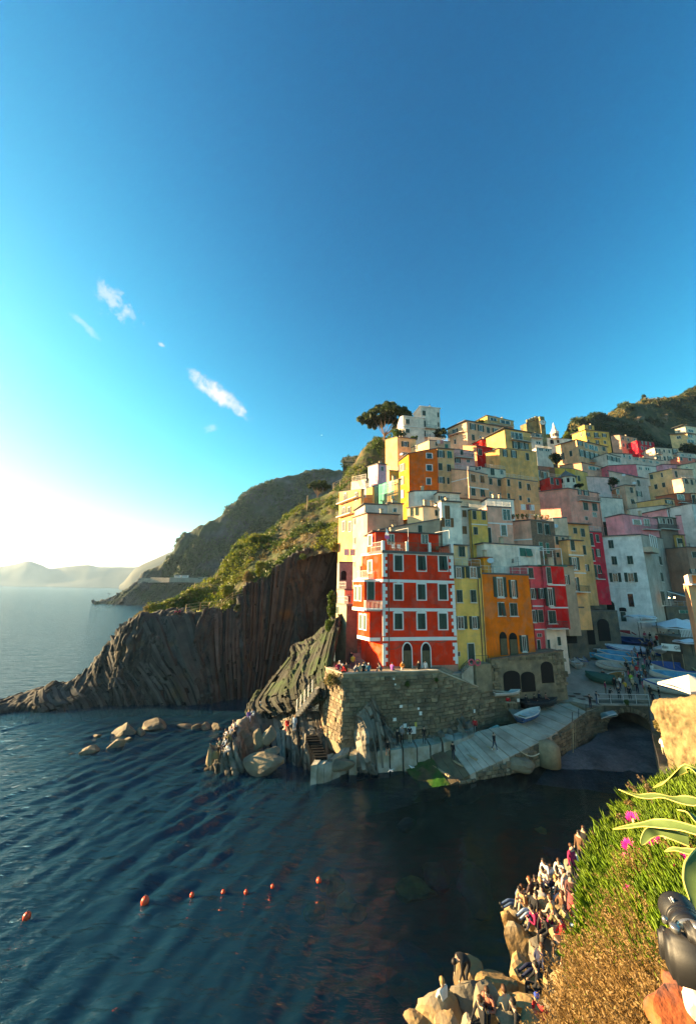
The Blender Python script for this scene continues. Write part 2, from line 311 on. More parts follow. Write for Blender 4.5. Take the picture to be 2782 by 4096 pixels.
# sea bed: deep basin that shelves up to the harbour
bedd = mat('deep_bed', (0.022, 0.130, 0.175), 0.95, 0.25, 0.05)
def mk_bed():
    m = bpy.data.materials.new('sea_bed'); m.use_nodes = True; t = m.node_tree; l = t.links.new; b = t.nodes['Principled BSDF']; b.inputs['Roughness'].default_value = .95; b.inputs['Specular IOR Level'].default_value = 0
    g = N(t, 'ShaderNodeNewGeometry'); n = N(t, 'ShaderNodeTexNoise'); n.inputs['Scale'].default_value = .22; n.inputs['Detail'].default_value = 6; l(g.outputs['Position'], n.inputs['Vector'])
    at = N(t, 'ShaderNodeAttribute', attribute_name='lay'); ad = N(t, 'ShaderNodeMath', operation='MULTIPLY_ADD'); ad.inputs[1].default_value = .5; l(n.outputs['Fac'], ad.inputs[0]); l(at.outputs['Fac'], ad.inputs[2])
    mr = N(t, 'ShaderNodeMapRange'); mr.inputs[1].default_value = .25; mr.inputs[2].default_value = 1.1; l(ad.outputs[0], mr.inputs[0]); cr = N(t, 'ShaderNodeMixRGB'); l(mr.outputs[0], cr.inputs[0]); cr.inputs[1].default_value = (.022, .130, .175, 1); cr.inputs[2].default_value = (.022, .048, .026, 1)
    n2 = N(t, 'ShaderNodeTexNoise'); n2.inputs['Scale'].default_value = .5; n2.inputs['Detail'].default_value = 7; l(g.outputs['Position'], n2.inputs['Vector']); m2 = N(t, 'ShaderNodeMapRange'); m2.inputs[1].default_value = .3; m2.inputs[2].default_value = .7; m2.inputs[3].default_value = .6; m2.inputs[4].default_value = 1.25; l(n2.outputs['Fac'], m2.inputs[0])
    sc = N(t, 'ShaderNodeVectorMath', operation='SCALE'); l(cr.outputs[0], sc.inputs[0]); l(m2.outputs[0], sc.inputs['Scale']); l(sc.outputs[0], b.inputs['Base Color']); return m
def shelf(X, Y):
    d = np.clip((X+9-.25*(Y-30))/17, 0, 1); return d*d*(3-2*d)*np.clip((Y-4)/16, 0, 1)
def bedz(X, Y): return -7.4+5.8*shelf(X, Y)
bx = np.arange(-34, 46, 0.8); by = np.arange(2, 60, 0.8); BX, BY = np.meshgrid(bx, by)
Bz = bedz(BX, BY); Pb = np.stack([BX.ravel(), BY.ravel(), Bz.ravel()], 1); Pb[:, 2] += fbm(Pb, 0.35, 4)*0.45*shelf(BX, BY).ravel()
o = link('sea_bed', mesh_np('sea_bed', Pb, grid_faces(len(by), len(bx)), mk_bed(), smooth=True, attrs={'lay': shelf(BX, BY).ravel()})); tag(o, kind='structure')
mb = MB(); mb.poly([(-40000, -2000, -7.3), (40000, -2000, -7.3), (40000, 45000, -7.3), (-40000, 45000, -7.3)]); o = mb.build('deep_sea_bed', bedd); tag(o, kind='structure')
# ================================================================== ROCK
strata_m = mat('strata_rock', (0.060, 0.056, 0.050), 0.85, 0.5, 0.55, 0.5, 5, col2=(0.12, 0.07, 0.03), sc2=0.22, thr=(0.60, 0.74), attr='lay', spec=0.25)
wet_m = strata_m
pale_m = mat('pale_rock', (0.215, 0.175, 0.12), 0.9, 0.35, 0.9, 0.6, 6, col2=(0.14, 0.125, 0.10), sc2=0.5, spec=0.2, rnd=0.15)
gold_m = mat('golden_rock', (0.30, 0.19, 0.085), 0.9, 0.35, 1.2, 0.6, 5, col2=(0.22, 0.185, 0.135), sc2=0.55, spec=0.2, rnd=0.2)
scrub_m = mat('scrub_ground', (0.050, 0.062, 0.022), 0.95, 0.6, 0.8, 0.8, 2.5, col2=(0.12, 0.085, 0.04), sc2=0.25)
def strata(P, dip, w1=1.7, w2=0.55, a1=0.9, a2=0.4, curve=0.0, zc=0):
    s = P[:, 0]+dip*(P[:, 2])+curve*np.square(np.maximum(0, P[:, 2]-zc))
    s = s+fbm(P, 0.13, 3)*0.9
    b1 = np.floor(s/w1); b2 = np.floor(s/w2); f2 = s/w2-b2
    brk = np.floor((P[:, 2]+h1(b2)*9)/(w2*(1.2+3.0*h1(b2+77))))
    d = a1*(h1(b1)-0.5)+a2*(h1(b2*3+11)-0.5)+a2*1.05*(_h(b2, brk, brk*0)-0.5)
    d = d-a2*0.9*np.exp(-np.minimum(f2, 1-f2)*14)+fbm(P, 1.6, 3)*a2*.45+(h1(np.floor(P[:, 2]/.9+h1(b1)*5)+b2*31)-.5)*a2*.5
    lay = (0.45+0.8*h1(b2*5+1)*(0.6+0.4*h1(b1*3+2)))*(.8+.4*_h(b2, brk, brk*0+7))
    return d, lay
# near headland: columns of (base at waterline) -> crest
cA = [(-60,1192,-60,1150,3),(60,1183,60,1116,4),(150,1180,170,1088,4),(230,1178,230,1062,4),(330,1170,330,1040,5),(440,1158,430,978,5),(520,1150,468,908,5),(560,1150,508,852,5),
      (620,1147,548,784,5),(700,1146,640,760,5),(800,1146,760,743,5),(900,1143,900,736,5),(970,1135,1010,732,6),(1040,1125,1062,690,6),(1090,1120,1112,607,7),(1130,1117,1180,577,8),
      (1170,1113,1240,522,8),(1200,1110,1310,482,8),(1235,1100,1400,447,9),(1270,1090,1480,432,9),(1330,1075,1560,432,10),(1400,1060,1640,440,10)]
rows = [[], [], [], [], []]
for i, (bx_, by_, cx_, cy_, dy) in enumerate(cA):
    b = atz(8, bx_, by_, 0.0); c = atY(8, cx_, cy_, b.y+dy); cave = 2.2*math.exp(-((i-17)/2.2)**2)
    lo = b+Vector((0, -0.4, -1.5)); mid = b.lerp(c, 0.5)+Vector((0, -0.7+cave*1.6, 0)); q = b.lerp(c, 0.2)+Vector((0, -0.5+cave, 0))
    back = c+Vector((1.0, 9, -0.75*c.z if i < 9 else 1.0)); rows[0].append(lo); rows[1].append(q); rows[2].append(mid); rows[3].append(c); rows[4].append(back)
def dispA(P, Nn, v, u):
    d, lay = strata(P, .2, 2.6, 0.7, 1.0, 0.4)
    big = fbm(P, 0.12, 3)*0.9+fbm(P, 0.6, 3)*0.28
    left = np.clip((u-0.02)/0.2, 0.35, 1); fade = np.where(v > 0.8, 0.4, 1.0)
    P = P+Nn*((d*left+big)*fade)[:, None]; P[:, 2] += fbm(P, 0.45, 3)*0.35*fade
    lay = lay*np.clip(0.45+0.55*(P[:, 2]/1.2), 0.45, 1)
    return P, lay
loft('headland_cliff', rows, 560, 210, [strata_m], dispA, flip=False)
def slabs(parent, rows, n, out, shear, proud, depth, m, seed, u0, u1, pieces, wk=1.0):
    G = resample(rows, 500, 90)[::-1]; rs = random.Random(seed); org = parent.location; out = np.array(out, float); u = u0
    while u < u1:
        w = rs.uniform(.55, 1.5)*(u1-u0)/n; t = rs.uniform(0, .04)
        for k in range(rs.choice(pieces)):
            te = min(1.0, t+rs.uniform(.12, 1.9/max(pieces))); pr = rs.uniform(*proud); V = []; ts = np.linspace(t, te, 6)
            for q in ts:
                sh = shear(u)*q; a = [G[int(q*89), int(np.clip((u+sh+f*w*.9)*499, 0, 499))] for f in (0, 1)]; j = rs.uniform(-.05, .05)
                V += [a[0]+out*(pr+j), a[1]+out*(pr+j-.06), a[1]-out*depth, a[0]-out*depth]
            Fc = [[3, 2, 1, 0], [20, 21, 22, 23]]+[[i*4+a, i*4+(a+1) % 4, i*4+4+(a+1) % 4, i*4+4+a] for i in range(5) for a in range(4)]
            me = mesh_np('rock_slab', np.array(V)-np.array(org), Fc, [m], attrs={'lay': np.full(24, rs.uniform(.5, 1.35))}); link('rock_slab', me, parent); t = te+rs.uniform(0, .08)
            if t > .95: break
        u += w
slabs(bpy.data.objects['headland_cliff'], rows[:4], 135, (-.1, -.95, .15), lambda u: .10*max(0, 1-abs(u-.36)/.4), (.1, 1.0), .8, strata_m, 5, .10, .97, (2, 2, 2, 3))
# vegetated slope above it, up to the village
cB = [((600,770,66),(620,767,68),(640,759,70)),((700,752,67),(705,730,70),(715,707,73)),((800,738,67),(810,710,72),(830,667,76)),((900,733,67),(900,690,74),(910,617,80)),((1010,730,68),(1000,650,75),(985,565,82)),
      ((1112,607,70),(1080,560,78),(1037,484,86)),((1180,577,71),(1150,500,80),(1090,415,90)),((1240,522,71),(1220,460,82),(1180,380,93)),((1310,482,72),(1290,420,84),(1240,350,96)),((1400,447,72),(1380,380,86),(1320,285,100)),
      ((1480,432,73),(1470,340,88),(1420,218,104)),((1560,432,73),(1560,260,90),(1520,172,106)),((1640,432,74),(1640,220,92),(1571,90,108)),((1700,432,76),(1700,150,98),(1662,-30,115)),((1800,400,80),(1800,100,104),(1758,-55,118))]
rows = [[], [], [], []]
for a, b, c in cB:
    pa, pb, pc = atY(8, *a), atY(8, *b), atY(8, *c); rows[0].append(pa+Vector((0, 0.3, -1.2))); rows[1].append(pb); rows[2].append(pc); rows[3].append(pc+Vector((2, 25, -pc.z*0.35)))
def dispB(P, Nn, v, u):
    P = P.copy(); P[:, 2] += fbm(P, 0.22, 4)*0.9+np.abs(fbm(P, 0.7, 3))*0.35; return P, 0.7+0.5*h1((P[:, 0]*3).astype(int))
o, slopeG = loft('hillside_slope', rows, 200, 90, [scrub_m], dispB)
# the second headland with the coast road
cC = [((430,697),(430,692),(432,688),330),((470,697),(480,690),(490,676),335),((520,697),(540,685),(560,660),345),((570,697),(590,650),(622,592),352),((620,697),(640,600),(660,545),358),((660,697),(690,590),(735,512),364),
      ((700,697),(740,590),(800,458),370),((740,697),(790,560),(832,402),376),((790,690),(840,530),(882,372),384),((840,680),(890,500),(935,330),392),((900,660),(960,470),(1005,297),400),((960,640),(1040,430),(1100,217),410),
      ((1040,600),(1110,380),(1182,162),420),((1100,560),(1170,340),(1243,132),430),((1180,520),(1250,300),(1320,108),440),((1250,480),(1320,280),(1405,93),450),((1320,440),(1390,250),(1470,84),460),((1400,420),(1480,250),(1570,97),470),((1500,400),(1600,240),(1700,125),480)]
rows = [[], [], [], [], []]
for i, (a, b, c, Y) in enumerate(cC):
    if i < 8: pa = atz(8, a[0], a[1], 0)
    else: pa = atY(8, a[0], a[1], Y-30)
    pc = atY(8, c[0], c[1], Y+25); pb = atY(8, b[0], b[1], (pa.y+pc.y)/2)
    rows[0].append(pa+Vector((0, 0, -3))); rows[1].append(pa.lerp(pb, 0.55)+Vector((0, -2, 0))); rows[2].append(pb+Vector((0, -1, 0))); rows[3].append(pc); rows[4].append(pc+Vector((15, 90, -pc.z*0.8)))
far_m = mat('far_headland', (0.075, 0.08, 0.078), 0.95, 0.4, 0.12, 0.6, 0.5, col2=(0.028, 0.050, 0.020), sc2=0.035, thr=(0.42, 0.55), attr='lay')
def dispC(P, Nn, v, u):
    d, lay = strata(P, -0.25, 9, 3.2, 5.5, 2.2)
    lowmask = np.clip((0.72-v-0.25*(u-0.4))/0.2, 0.12, 1)
    P = P+Nn*((d*lowmask+fbm(P, 0.03, 5)*5.5))[:, None]; P[:, 2] += fbm(P, 0.12, 4)*1.6
    return P, lay*0.5+0.55
_, headG = loft('second_headland', rows, 330, 170, [far_m], dispC)
# far ridges across the gulf
def ridge(name, pts, base, Y, dm, amp):
    rows = [[], [], []]
    for (x, y) in pts:
        c = atY(8, x, y, Y); b = Vector((c.x*0.93, Y*0.93, -6)); rows[0].append(b); rows[1].append(c); rows[2].append(Vector((c.x*1.1, Y*1.12, -8)))
    def dp(P, Nn, v, u):
        P = P.copy(); P[:, 2] += fbm(P, 4.0/Y, 5)*amp*np.clip(P[:, 2]/80, 0, 1); return P, None
    loft(name, rows, 200, 40, [dm], dp, smooth=True)
dm = mat('far_hills', (0.075, 0.085, 0.07), 0.95, 0.3, 0.004)
ridge('far_ridge', [(540,606),(560,590),(600,540),(640,515),(700,490),(760,465),(830,445),(900,440),(1000,430)], 0, 1500, dm, 12)
ridge('distant_mountains', [(-700,470),(-500,500),(-300,470),(-120,495),(-40,515),(0,512),(60,505),(130,489),(190,502),(235,517),(300,508),(400,500),(460,512),(520,519),(590,521),(700,520),(900,525)], 0, 2600, dm, 28)
# hill behind the right part of the village
cD = [(520,300,480,205),(640,300,520,215),(720,272,540,225),(850,248,560,232),(960,178,580,240),(1030,168,600,245),(1110,118,600,250),(1250,105,620,255),(1400,98,640,258),(1500,55,660,262),(1580,15,680,266),(1700,-40,700,270),(1900,-110,720,275)]
rows = [[], [], [], []]
for (x, y, yb, Y) in cD:
    c = atY(2, x, y, Y); b = atY(2, x, yb, Y-60); rows[0].append(b+Vector((0, 0, -6))); rows[1].append(b.lerp(c, 0.5)+Vector((0, 0, 2))); rows[2].append(c); rows[3].append(c+Vector((5, 60, -20)))
hill_m = mat('wooded_hill', (0.038, 0.046, 0.016), 0.95, 0.6, 0.3, 0.9, 1.2, col2=(0.11, 0.085, 0.045), sc2=0.06, thr=(0.54, 0.64))
def dispD(P, Nn, v, u):
    P = P.copy(); P[:, 2] += fbm(P, 0.06, 4)*2.6+np.abs(fbm(P, 0.35, 3))*1.2; return P, None
_, hillG = loft('wooded_hill', rows, 220, 90, [hill_m], dispD)
# village ground
tv = [(50, (2700,2720,2900,3100,3200,3200)), (53, (2600,2620,2800,3050,3100,3100)), (62, (2330,2400,2620,2900,2950,2950)), (75, (2180,2230,2380,2620,2700,2700)), (90, (2060,2090,2160,2260,2300,2320)), (110, (1940,1950,2010,2090,2130,2140)),
      (130, (1850,1840,1890,1970,1980,1990)), (152, (1830,1800,1830,1890,1910,1910)), (185, (1840,1800,1790,1830,1850,1860)), (215, (1860,1820,1790,1800,1820,1830))]
rows = [[atY(0, u, v, Y) for u, v in zip((1370, 1700, 2000, 2300, 2600, 3000), vv)] for Y, vv in tv]
vg_m = mat('village_ground', (0.06, 0.055, 0.035), 0.95, 0.5, 0.6, 0.5, 2, col2=(0.035, 0.05, 0.018), sc2=0.3)
def dispV(P, Nn, v, u):
    P = P.copy(); P[:, 2] += fbm(P, 0.3, 3)*0.4; return P, None
_, vilG = loft('village_ground', rows, 120, 120, [vg_m], dispV)
# ================================================================== VILLAGE HOUSES
slate = mat('slate_roof', (0.115, 0.11, 0.105), 0.85, 0.35, 1.5, 0.4, 6, rnd=0.25)
tile_m = mat('terracotta_roof', (0.30, 0.12, 0.07), 0.85, 0.35, 1.5, 0.4, 6)
white_p = mat('white_trim', (0.74, 0.71, 0.69), 0.8, 0.12, 1.0)
pane_m = mat('window_glass', (0.015, 0.02, 0.022), 0.12, 0.3, 2.0, spec=0.6)
frame_m = mat('window_frame', (0.62, 0.58, 0.52), 0.7, 0.15, 2.0)
green_sh = mat('green_shutter', (0.012, 0.045, 0.036), 0.6, 0.3, 3.0, rnd=0.3)
teal_sh = mat('teal_shutter', (0.01, 0.15, 0.11), 0.6, 0.25, 3.0)
brown_sh = mat('brown_shutter', (0.20, 0.085, 0.03), 0.65, 0.3, 3.0, rnd=0.2)
door_m = mat('old_door', (0.10, 0.085, 0.05), 0.75, 0.3, 2.0)
dark_m = mat('opening_shade', (0.008, 0.008, 0.008), 0.9, 0.2, 1.0)  # black panel colour stands in for the shade inside openings
iron_m = mat('iron_rail', (0.05, 0.05, 0.05), 0.6, 0.2, 4.0, metal=0.3)
wrail_m = mat('pale_rail', (0.55, 0.53, 0.50), 0.6, 0.2, 4.0)
pipe_m = mat('drain_pipe', (0.16, 0.09, 0.06), 0.6, 0.2, 2.0)
brick_side = mat('weathered_brick', (0.24, 0.14, 0.095), 0.9, 0.45, 3.0, 0.6, 7, col2=(0.16, 0.11, 0.085), sc2=1.2)
old_stone = mat('old_stone', (0.155, 0.125, 0.09), 0.9, 0.5, 1.6, 0.8, 4, col2=(0.08, 0.075, 0.065), sc2=0.8)
gold_stone = mat('castle_stone', (0.36, 0.25, 0.11), 0.9, 0.45, 0.9, 0.8, 2.5, col2=(0.17, 0.13, 0.08), sc2=0.6)
pot_m = mat('terracotta_pot', (0.32, 0.13, 0.06), 0.8, 0.2, 4.0)
# ---- shared unit meshes (1 x 1 in x,z; -y is outward; metres in y)
def ubox(mb, x0, x1, z0, z1, y0, y1, m=0):
    mb.hexa([(x0, y0, z0), (x1, y0, z0), (x1, y1, z0), (x0, y1, z0), (x0, y0, z1), (x1, y0, z1), (x1, y1, z1), (x0, y1, z1)], m)
UM = {}
def unit(kind):
    if kind in UM: return UM[kind]
    mb = MB()
    if kind == 'frame':
        for a in ((-.5, -.41, -.5, .5), (.41, .5, -.5, .5), (-.41, .41, .43, .5), (-.41, .41, -.5, -.45), (-.03, .03, -.45, .43)): ubox(mb, a[0], a[1], a[2], a[3], -.09, 0)
        me = mb.mesh('window_frame', frame_m)
    elif kind == 'surround':
        for a in ((-.62, -.47, -.52, .60), (.47, .62, -.52, .60), (-.47, .47, .5, .60), (-.62, .62, -.58, -.52)): ubox(mb, a[0], a[1], a[2], a[3], -.07, 0)
        me = mb.mesh('window_surround', white_p)
    elif kind == 'pane': ubox(mb, -.45, .45, -.47, .46, -.035, 0); me = mb.mesh('pane', pane_m)
    elif kind[:2] == 'sh':                                   # a shutter leaf: stiles and slats
        ubox(mb, -.5, .5, -.5, .5, -.05, 0)
        for q in range(9): ubox(mb, -.4, .4, -.46+q*.105, -.40+q*.105, -.075, -.05)
        me = mb.mesh('shutter', {'shg': green_sh, 'sht': teal_sh, 'shb': brown_sh}[kind])
    elif kind == 'sill': ubox(mb, -.6, .6, -.56, -.505, -.16, 0); me = mb.mesh('sill', frame_m)
    elif kind == 'door': ubox(mb, -.5, -.44, -.5, .5, -.08, 0); ubox(mb, .44, .5, -.5, .5, -.08, 0); ubox(mb, -.5, .5, .46, .5, -.08, 0); me = mb.mesh('door_frame', frame_m)
    elif kind == 'leaf': ubox(mb, -.44, -.01, -.5, .46, -.045, 0); ubox(mb, .01, .44, -.5, .46, -.045, 0); me = mb.mesh('door_leaf', door_m)
    elif kind == 'dleaf': ubox(mb, -.44, .44, -.5, .46, -.03, 0); me = mb.mesh('door_leaf', green_sh)
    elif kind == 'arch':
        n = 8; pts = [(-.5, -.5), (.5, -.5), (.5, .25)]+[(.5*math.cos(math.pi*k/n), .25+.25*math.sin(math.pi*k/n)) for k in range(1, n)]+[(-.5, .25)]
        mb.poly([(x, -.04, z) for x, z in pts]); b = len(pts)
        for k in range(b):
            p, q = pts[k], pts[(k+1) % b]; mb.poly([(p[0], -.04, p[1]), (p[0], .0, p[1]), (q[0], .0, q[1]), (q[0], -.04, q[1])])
        me = mb.mesh('arch_shade_panel', dark_m)  # flat panel with the archway's inner shade put into its colour
    elif kind == 'archrim':
        n = 10
        for k in range(n):
            a0, a1 = math.pi*k/n, math.pi*(k+1)/n
            mb.hexa([(r*math.cos(a), y, .25+r*.5*math.sin(a)) for y in (-.1, 0) for r, a in ((.5, a0), (.6, a0), (.6, a1), (.5, a1))])
        for sx in (-1, 1): ubox(mb, min(sx*.5, sx*.6), max(sx*.5, sx*.6), -.5, .25, -.1, 0)
        me = mb.mesh('arch_surround', white_p)
    UM[kind] = me; return me
def window(root, P, th, w, h, t, near=False, small=False):
    """P: centre on the wall (world); th wall direction"""
    n = Vector((math.sin(th), -math.cos(th), 0)); loc = P-root.location+n*0.004; sc = (w, 1, h)
    def sub(par, name, me, x=0, z=0, sx=1, sz=1, y=0, rz=0):
        o = link(name, me, par, (x, y, z), rz, (sx, 1, sz)); return o
    if t in ('g', 't', 'b'):
        sh = {'g': 'shg', 't': 'sht', 'b': 'shb'}[t]
        o = link('window', unit('frame'), root, loc, th, sc)
        if small: sub(o, 'shutter', unit(sh), 0, 0, .86, .93, -.02)
        else:
            lift = random.random() < 0.16
            sub(o, 'shutter', unit(sh), -.235, 0, .45, .95, -.05); s2 = sub(o, 'shutter', unit(sh), .235, 0, .45, .95, -.05)
            if lift: s2.rotation_euler[0] = -0.45*1/max(h, .6); s2.location[1] = -.22; s2.location[2] = -.03
    elif t in ('o', 'c'):
        sh = 'shb' if t == 'c' else 'shg'
        o = link('window', unit('frame'), root, loc, th, (w*.5, 1, h)); sub(o, 'pane', unit('pane'))
        sub(o, 'shutter', unit(sh), -.77, 0, .5, 1.0, -.01); sub(o, 'shutter', unit(sh), .77, 0, .5, 1.0, -.01)
    elif t in ('p', 'w'):
        o = link('window', unit('frame' if t == 'p' else 'surround'), root, loc, th, sc); sub(o, 'pane', unit('pane'))
        if t == 'w': sub(o, 'sill', unit('sill'))
    elif t == 'd':
        o = link('door', unit('door'), root, loc, th, sc); sub(o, 'door_leaf', unit('dleaf'))
    elif t == 'A':
        o = link('archway', unit('arch'), root, loc, th, sc)
    elif t == 'D':
        o = link('door', unit('arch'), root, loc, th, sc); sub(o, 'door_leaf', unit('leaf'), 0, -.13, 1, .72, -.045)
    if near and t in 'gobtc': sub(o, 'sill', unit('sill'))
    return o
HOUSES = []
def rail(root, P, Q, h=0.95, m=None, posts=None, name='railing', mid=True, r=0.028):
    """railing between two world points"""
    m = m or iron_m; P, Q = Vector(P), Vector(Q); mb = MB(root.location); d = Q-P; L_ = d.length; n = posts or max(2, int(L_/1.3)+1)
    up = Vector((0, 0, h))
    mb.tube([P+up, Q+up], r, 5)
    if mid: mb.tube([P+up*.5, Q+up*.5], r*.7, 4)
    for k in range(n): q = P+d*k/(n-1); mb.tube([q, q+up], r, 5)
    if mid:
        nb = min(60, int(L_/0.22))
        for k in range(nb): q = P+d*(k+.5)/nb; mb.tube([q, q+up], r*.45, 3, caps=False)
    return mb.build(name, m, root)
def balcony(root, n, x0, x1, y, P0, th, out=0.9, h=0.95, m=None, slab=None):
    s0, z = on_wall(n, x0, y, P0, th); s1, z1 = on_wall(n, x1, y, P0, th); d = Vector((math.cos(th), math.sin(th), 0)); nn = Vector((math.sin(th), -math.cos(th), 0))
    A = Vector((P0[0], P0[1], z))+d*s0; B = Vector((P0[0], P0[1], z))+d*s1; mb = MB(root.location); c = (A+B)/2+nn*out/2; mb.box(c, ((B-A).length, out, .14), th)
    b = mb.build('balcony', slab or frame_m, root); up = Vector((0, 0, .07)); A1, B1 = A+nn*(out-.06)+up, B+nn*(out-.06)+up
    mb = MB(root.location)
    for p, q in ((A+up, A1), (A1, B1), (B1, B+up)):
        mb.tube([p+Vector((0, 0, h)), q+Vector((0, 0, h))], .03, 5); mb.tube([p+Vector((0, 0, .1)), q+Vector((0, 0, .1))], .02, 4)
        nb = max(2, int((q-p).length/0.16))
        for k in range(nb+1): e = p+(q-p)*k/nb; mb.tube([e, e+Vector((0, 0, h))], .014, 3, caps=False)
    r = mb.build('railing', m or iron_m, b); r.location = (0, 0, 0)
    return b
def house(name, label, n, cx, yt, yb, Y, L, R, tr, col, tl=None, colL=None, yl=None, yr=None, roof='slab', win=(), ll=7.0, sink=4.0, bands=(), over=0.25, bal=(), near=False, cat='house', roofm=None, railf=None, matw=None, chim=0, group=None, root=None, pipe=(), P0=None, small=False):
    tr = R_(tr); tl = R_(tl) if tl is not None else tr+math.pi/2
    A = atY(n, cx, yt, Y) if P0 is None else Vector(P0)
    zb = on_wall(n, cx, yb, A, tr)[1]-sink
    ym = (yt+yb)/2
    if R is None: lr = 6.0
    else: lr = on_wall(n, R, yt if yr is None else yr, A, tr)[0]
    thL = tl-math.pi
    if L is not None:
        s, zl = on_wall(n, L, yt if yl is None else yl, A, thL); ll = -s
    dr = Vector((math.cos(tr), math.sin(tr), 0)); dl = Vector((math.cos(tl), math.sin(tl), 0))
    zA = A.z; zB = zA if yr is None else on_wall(n, R, yr, A, tr)[1]; zD = zA if (yl is None or L is None) else zl
    A = Vector((A.x, A.y, 0)); B = A+dr*lr; D = A+dl*ll; C = B+dl*ll; zC = zB+zD-zA
    if root is None:
        root = empty(name, (A.x, A.y, zb), label, cat, group)
    mb = MB(root.location)
    def V(p, z): return (p.x, p.y, z)
    b4 = [V(p, zb) for p in (A, B, C, D)]; t4 = [V(A, zA), V(B, zB), V(C, zC), V(D, zD)]
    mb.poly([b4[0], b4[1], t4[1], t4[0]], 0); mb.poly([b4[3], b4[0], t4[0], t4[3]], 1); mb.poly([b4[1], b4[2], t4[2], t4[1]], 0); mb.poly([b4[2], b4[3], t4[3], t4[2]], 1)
    mb.poly(t4, 0); mb.poly(b4[::-1], 0)
    mm = matw or plaster(col); ml = plaster(colL) if isinstance(colL, tuple) else (colL or mm)  # most col and colL pairs put sun and shade into the two walls
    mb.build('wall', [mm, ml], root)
    cen = (A+B+C+D)/4
    if roof == 'slab' and not chim and cat == 'house': chim = random.choice((0, 1, 1, 2))
    if roof != 'none' and random.random() < .6:
        p = A+dr*lr*random.uniform(.2, .8)+dl*ll*random.uniform(.2, .6); h_ = random.uniform(1.4, 2.6); mb = MB(root.location); mb.tube([V(p, zA), V(p, zA+h_)], .03, 4)
        for q in (.55, .8, .95): mb.tube([(p.x-.45, p.y, zA+h_*q), (p.x+.45, p.y+.1, zA+h_*q)], .018, 3)
        mb.build('aerial', iron_m, root)
    if roof in ('slab', 'shed'):
        ov = []
        for p, z in ((A, zA), (B, zB), (C, zC), (D, zD)):
            q = p+(p-cen).normalized()*over*1.4; ov.append((q, z))
        mb = MB(root.location); th_ = 0.16
        mb.hexa([V(q, z+.005) for q, z in ov]+[V(q, z+th_) for q, z in ov]); rf = mb.build('roof', roofm or slate, root)
        for k in range(chim):
            p = A+dr*lr*random.uniform(.25, .8)+dl*ll*random.uniform(.15, .5); zc = zA+.1; mb = MB(root.location); hh = random.uniform(.7, 1.2)
            mb.box((p.x, p.y, zc+hh/2), (.5, .45, hh), tr); mb.box((p.x, p.y, zc+hh+.1), (.65, .6, .08), tr); c_ = mb.build('chimney', plaster((.42, .36, .30)), rf); c_.location = (0, 0, 0)
    elif roof == 'terrace':
        mb = MB(root.location)
        for (p, q, z0, z1) in ((A, B, zA, zB), (D, A, zD, zA), (B, C, zB, zC)):
            d = (q-p).normalized(); nn = Vector((d.y, -d.x, 0)); o_ = .04
            mb.hexa([V(p+nn*o_, z0-.12), V(q+nn*o_, z1-.12), V(q-nn*.3, z1-.12), V(p-nn*.3, z0-.12), V(p+nn*o_, z0+.1), V(q+nn*o_, z1+.1), V(q-nn*.3, z1+.1), V(p-nn*.3, z0+.1)])
        mb.build('coping', roofm or slate, root)
    if railf:
        for f in railf:
            if f == 'R': rail(root, V(A-dr*0+dl*.15, zA+.1), V(B+dl*.15, zB+.1), m=wrail_m)
            if f == 'L': rail(root, V(A+dr*.15, zA+.1), V(D+dr*.15, zD+.1), m=wrail_m)
    PA = (A.x, A.y)
    for wd_ in win:
        x, y, w, h, t = wd_[:5]; face = wd_[5] if len(wd_) > 5 else ('L' if (L is not None and x < cx) else 'R')
        th = tr if face == 'R' else thL
        s, z = on_wall(n, x, y, PA, th); s0, _ = on_wall(n, x-w/2, y, PA, th); s1, _ = on_wall(n, x+w/2, y, PA, th); _, z0 = on_wall(n, x, y+h/2, PA, th); _, z1 = on_wall(n, x, y-h/2, PA, th)
        d = Vector((math.cos(th), math.sin(th), 0)); P = Vector((A.x, A.y, (z0+z1)/2))+d*(s0+s1)/2
        window(root, P, th, abs(s1-s0), abs(z1-z0), t, near, small or w*h < 900)
    for (face, y, hgt) in bands:
        th = tr if face == 'R' else thL; z = on_wall(n, cx, y, PA, th)[1]; p, q = (A, B) if face == 'R' else (D, A); d = (q-p).normalized(); nn = Vector((d.y, -d.x, 0))
        mb = MB(root.location); c = (p+q)/2+nn*.012; mb.box((c.x, c.y, z), ((q-p).length-.01, .08, hgt), math.atan2(d.y, d.x)); mb.build('string_course', white_p, root)
    for (face, x0, x1, y) in bal:
        balcony(root, n, x0, x1, y, PA, tr if face == 'R' else thL)
    for (face, x) in pipe:
        th = tr if face == 'R' else thL; s = on_wall(n, x, ym, PA, th)[0]; d = Vector((math.cos(th), math.sin(th), 0)); nn = Vector((math.sin(th), -math.cos(th), 0)); p = A+d*s+nn*.07
        mb = MB(root.location); mb.tube([V(p, zb), V(p, zA-.1)], .055, 6); mb.build('drainpipe', pipe_m, root)
    HOUSES.append((root, A, B, C, D, zb, zA, tr, tl)); return root
YEL = (.72, .50, .17); CRM = (.72, .60, .36); BGE = (.60, .45, .25); PNK = (.72, .30, .24); LPK = (.72, .46, .42); WHT = (.68, .66, .64); ORG = (.72, .16, .02); SAL = (.62, .27, .16); RED = (.71, .062, .022)
def H(*a, **k): return house(*a, **k)
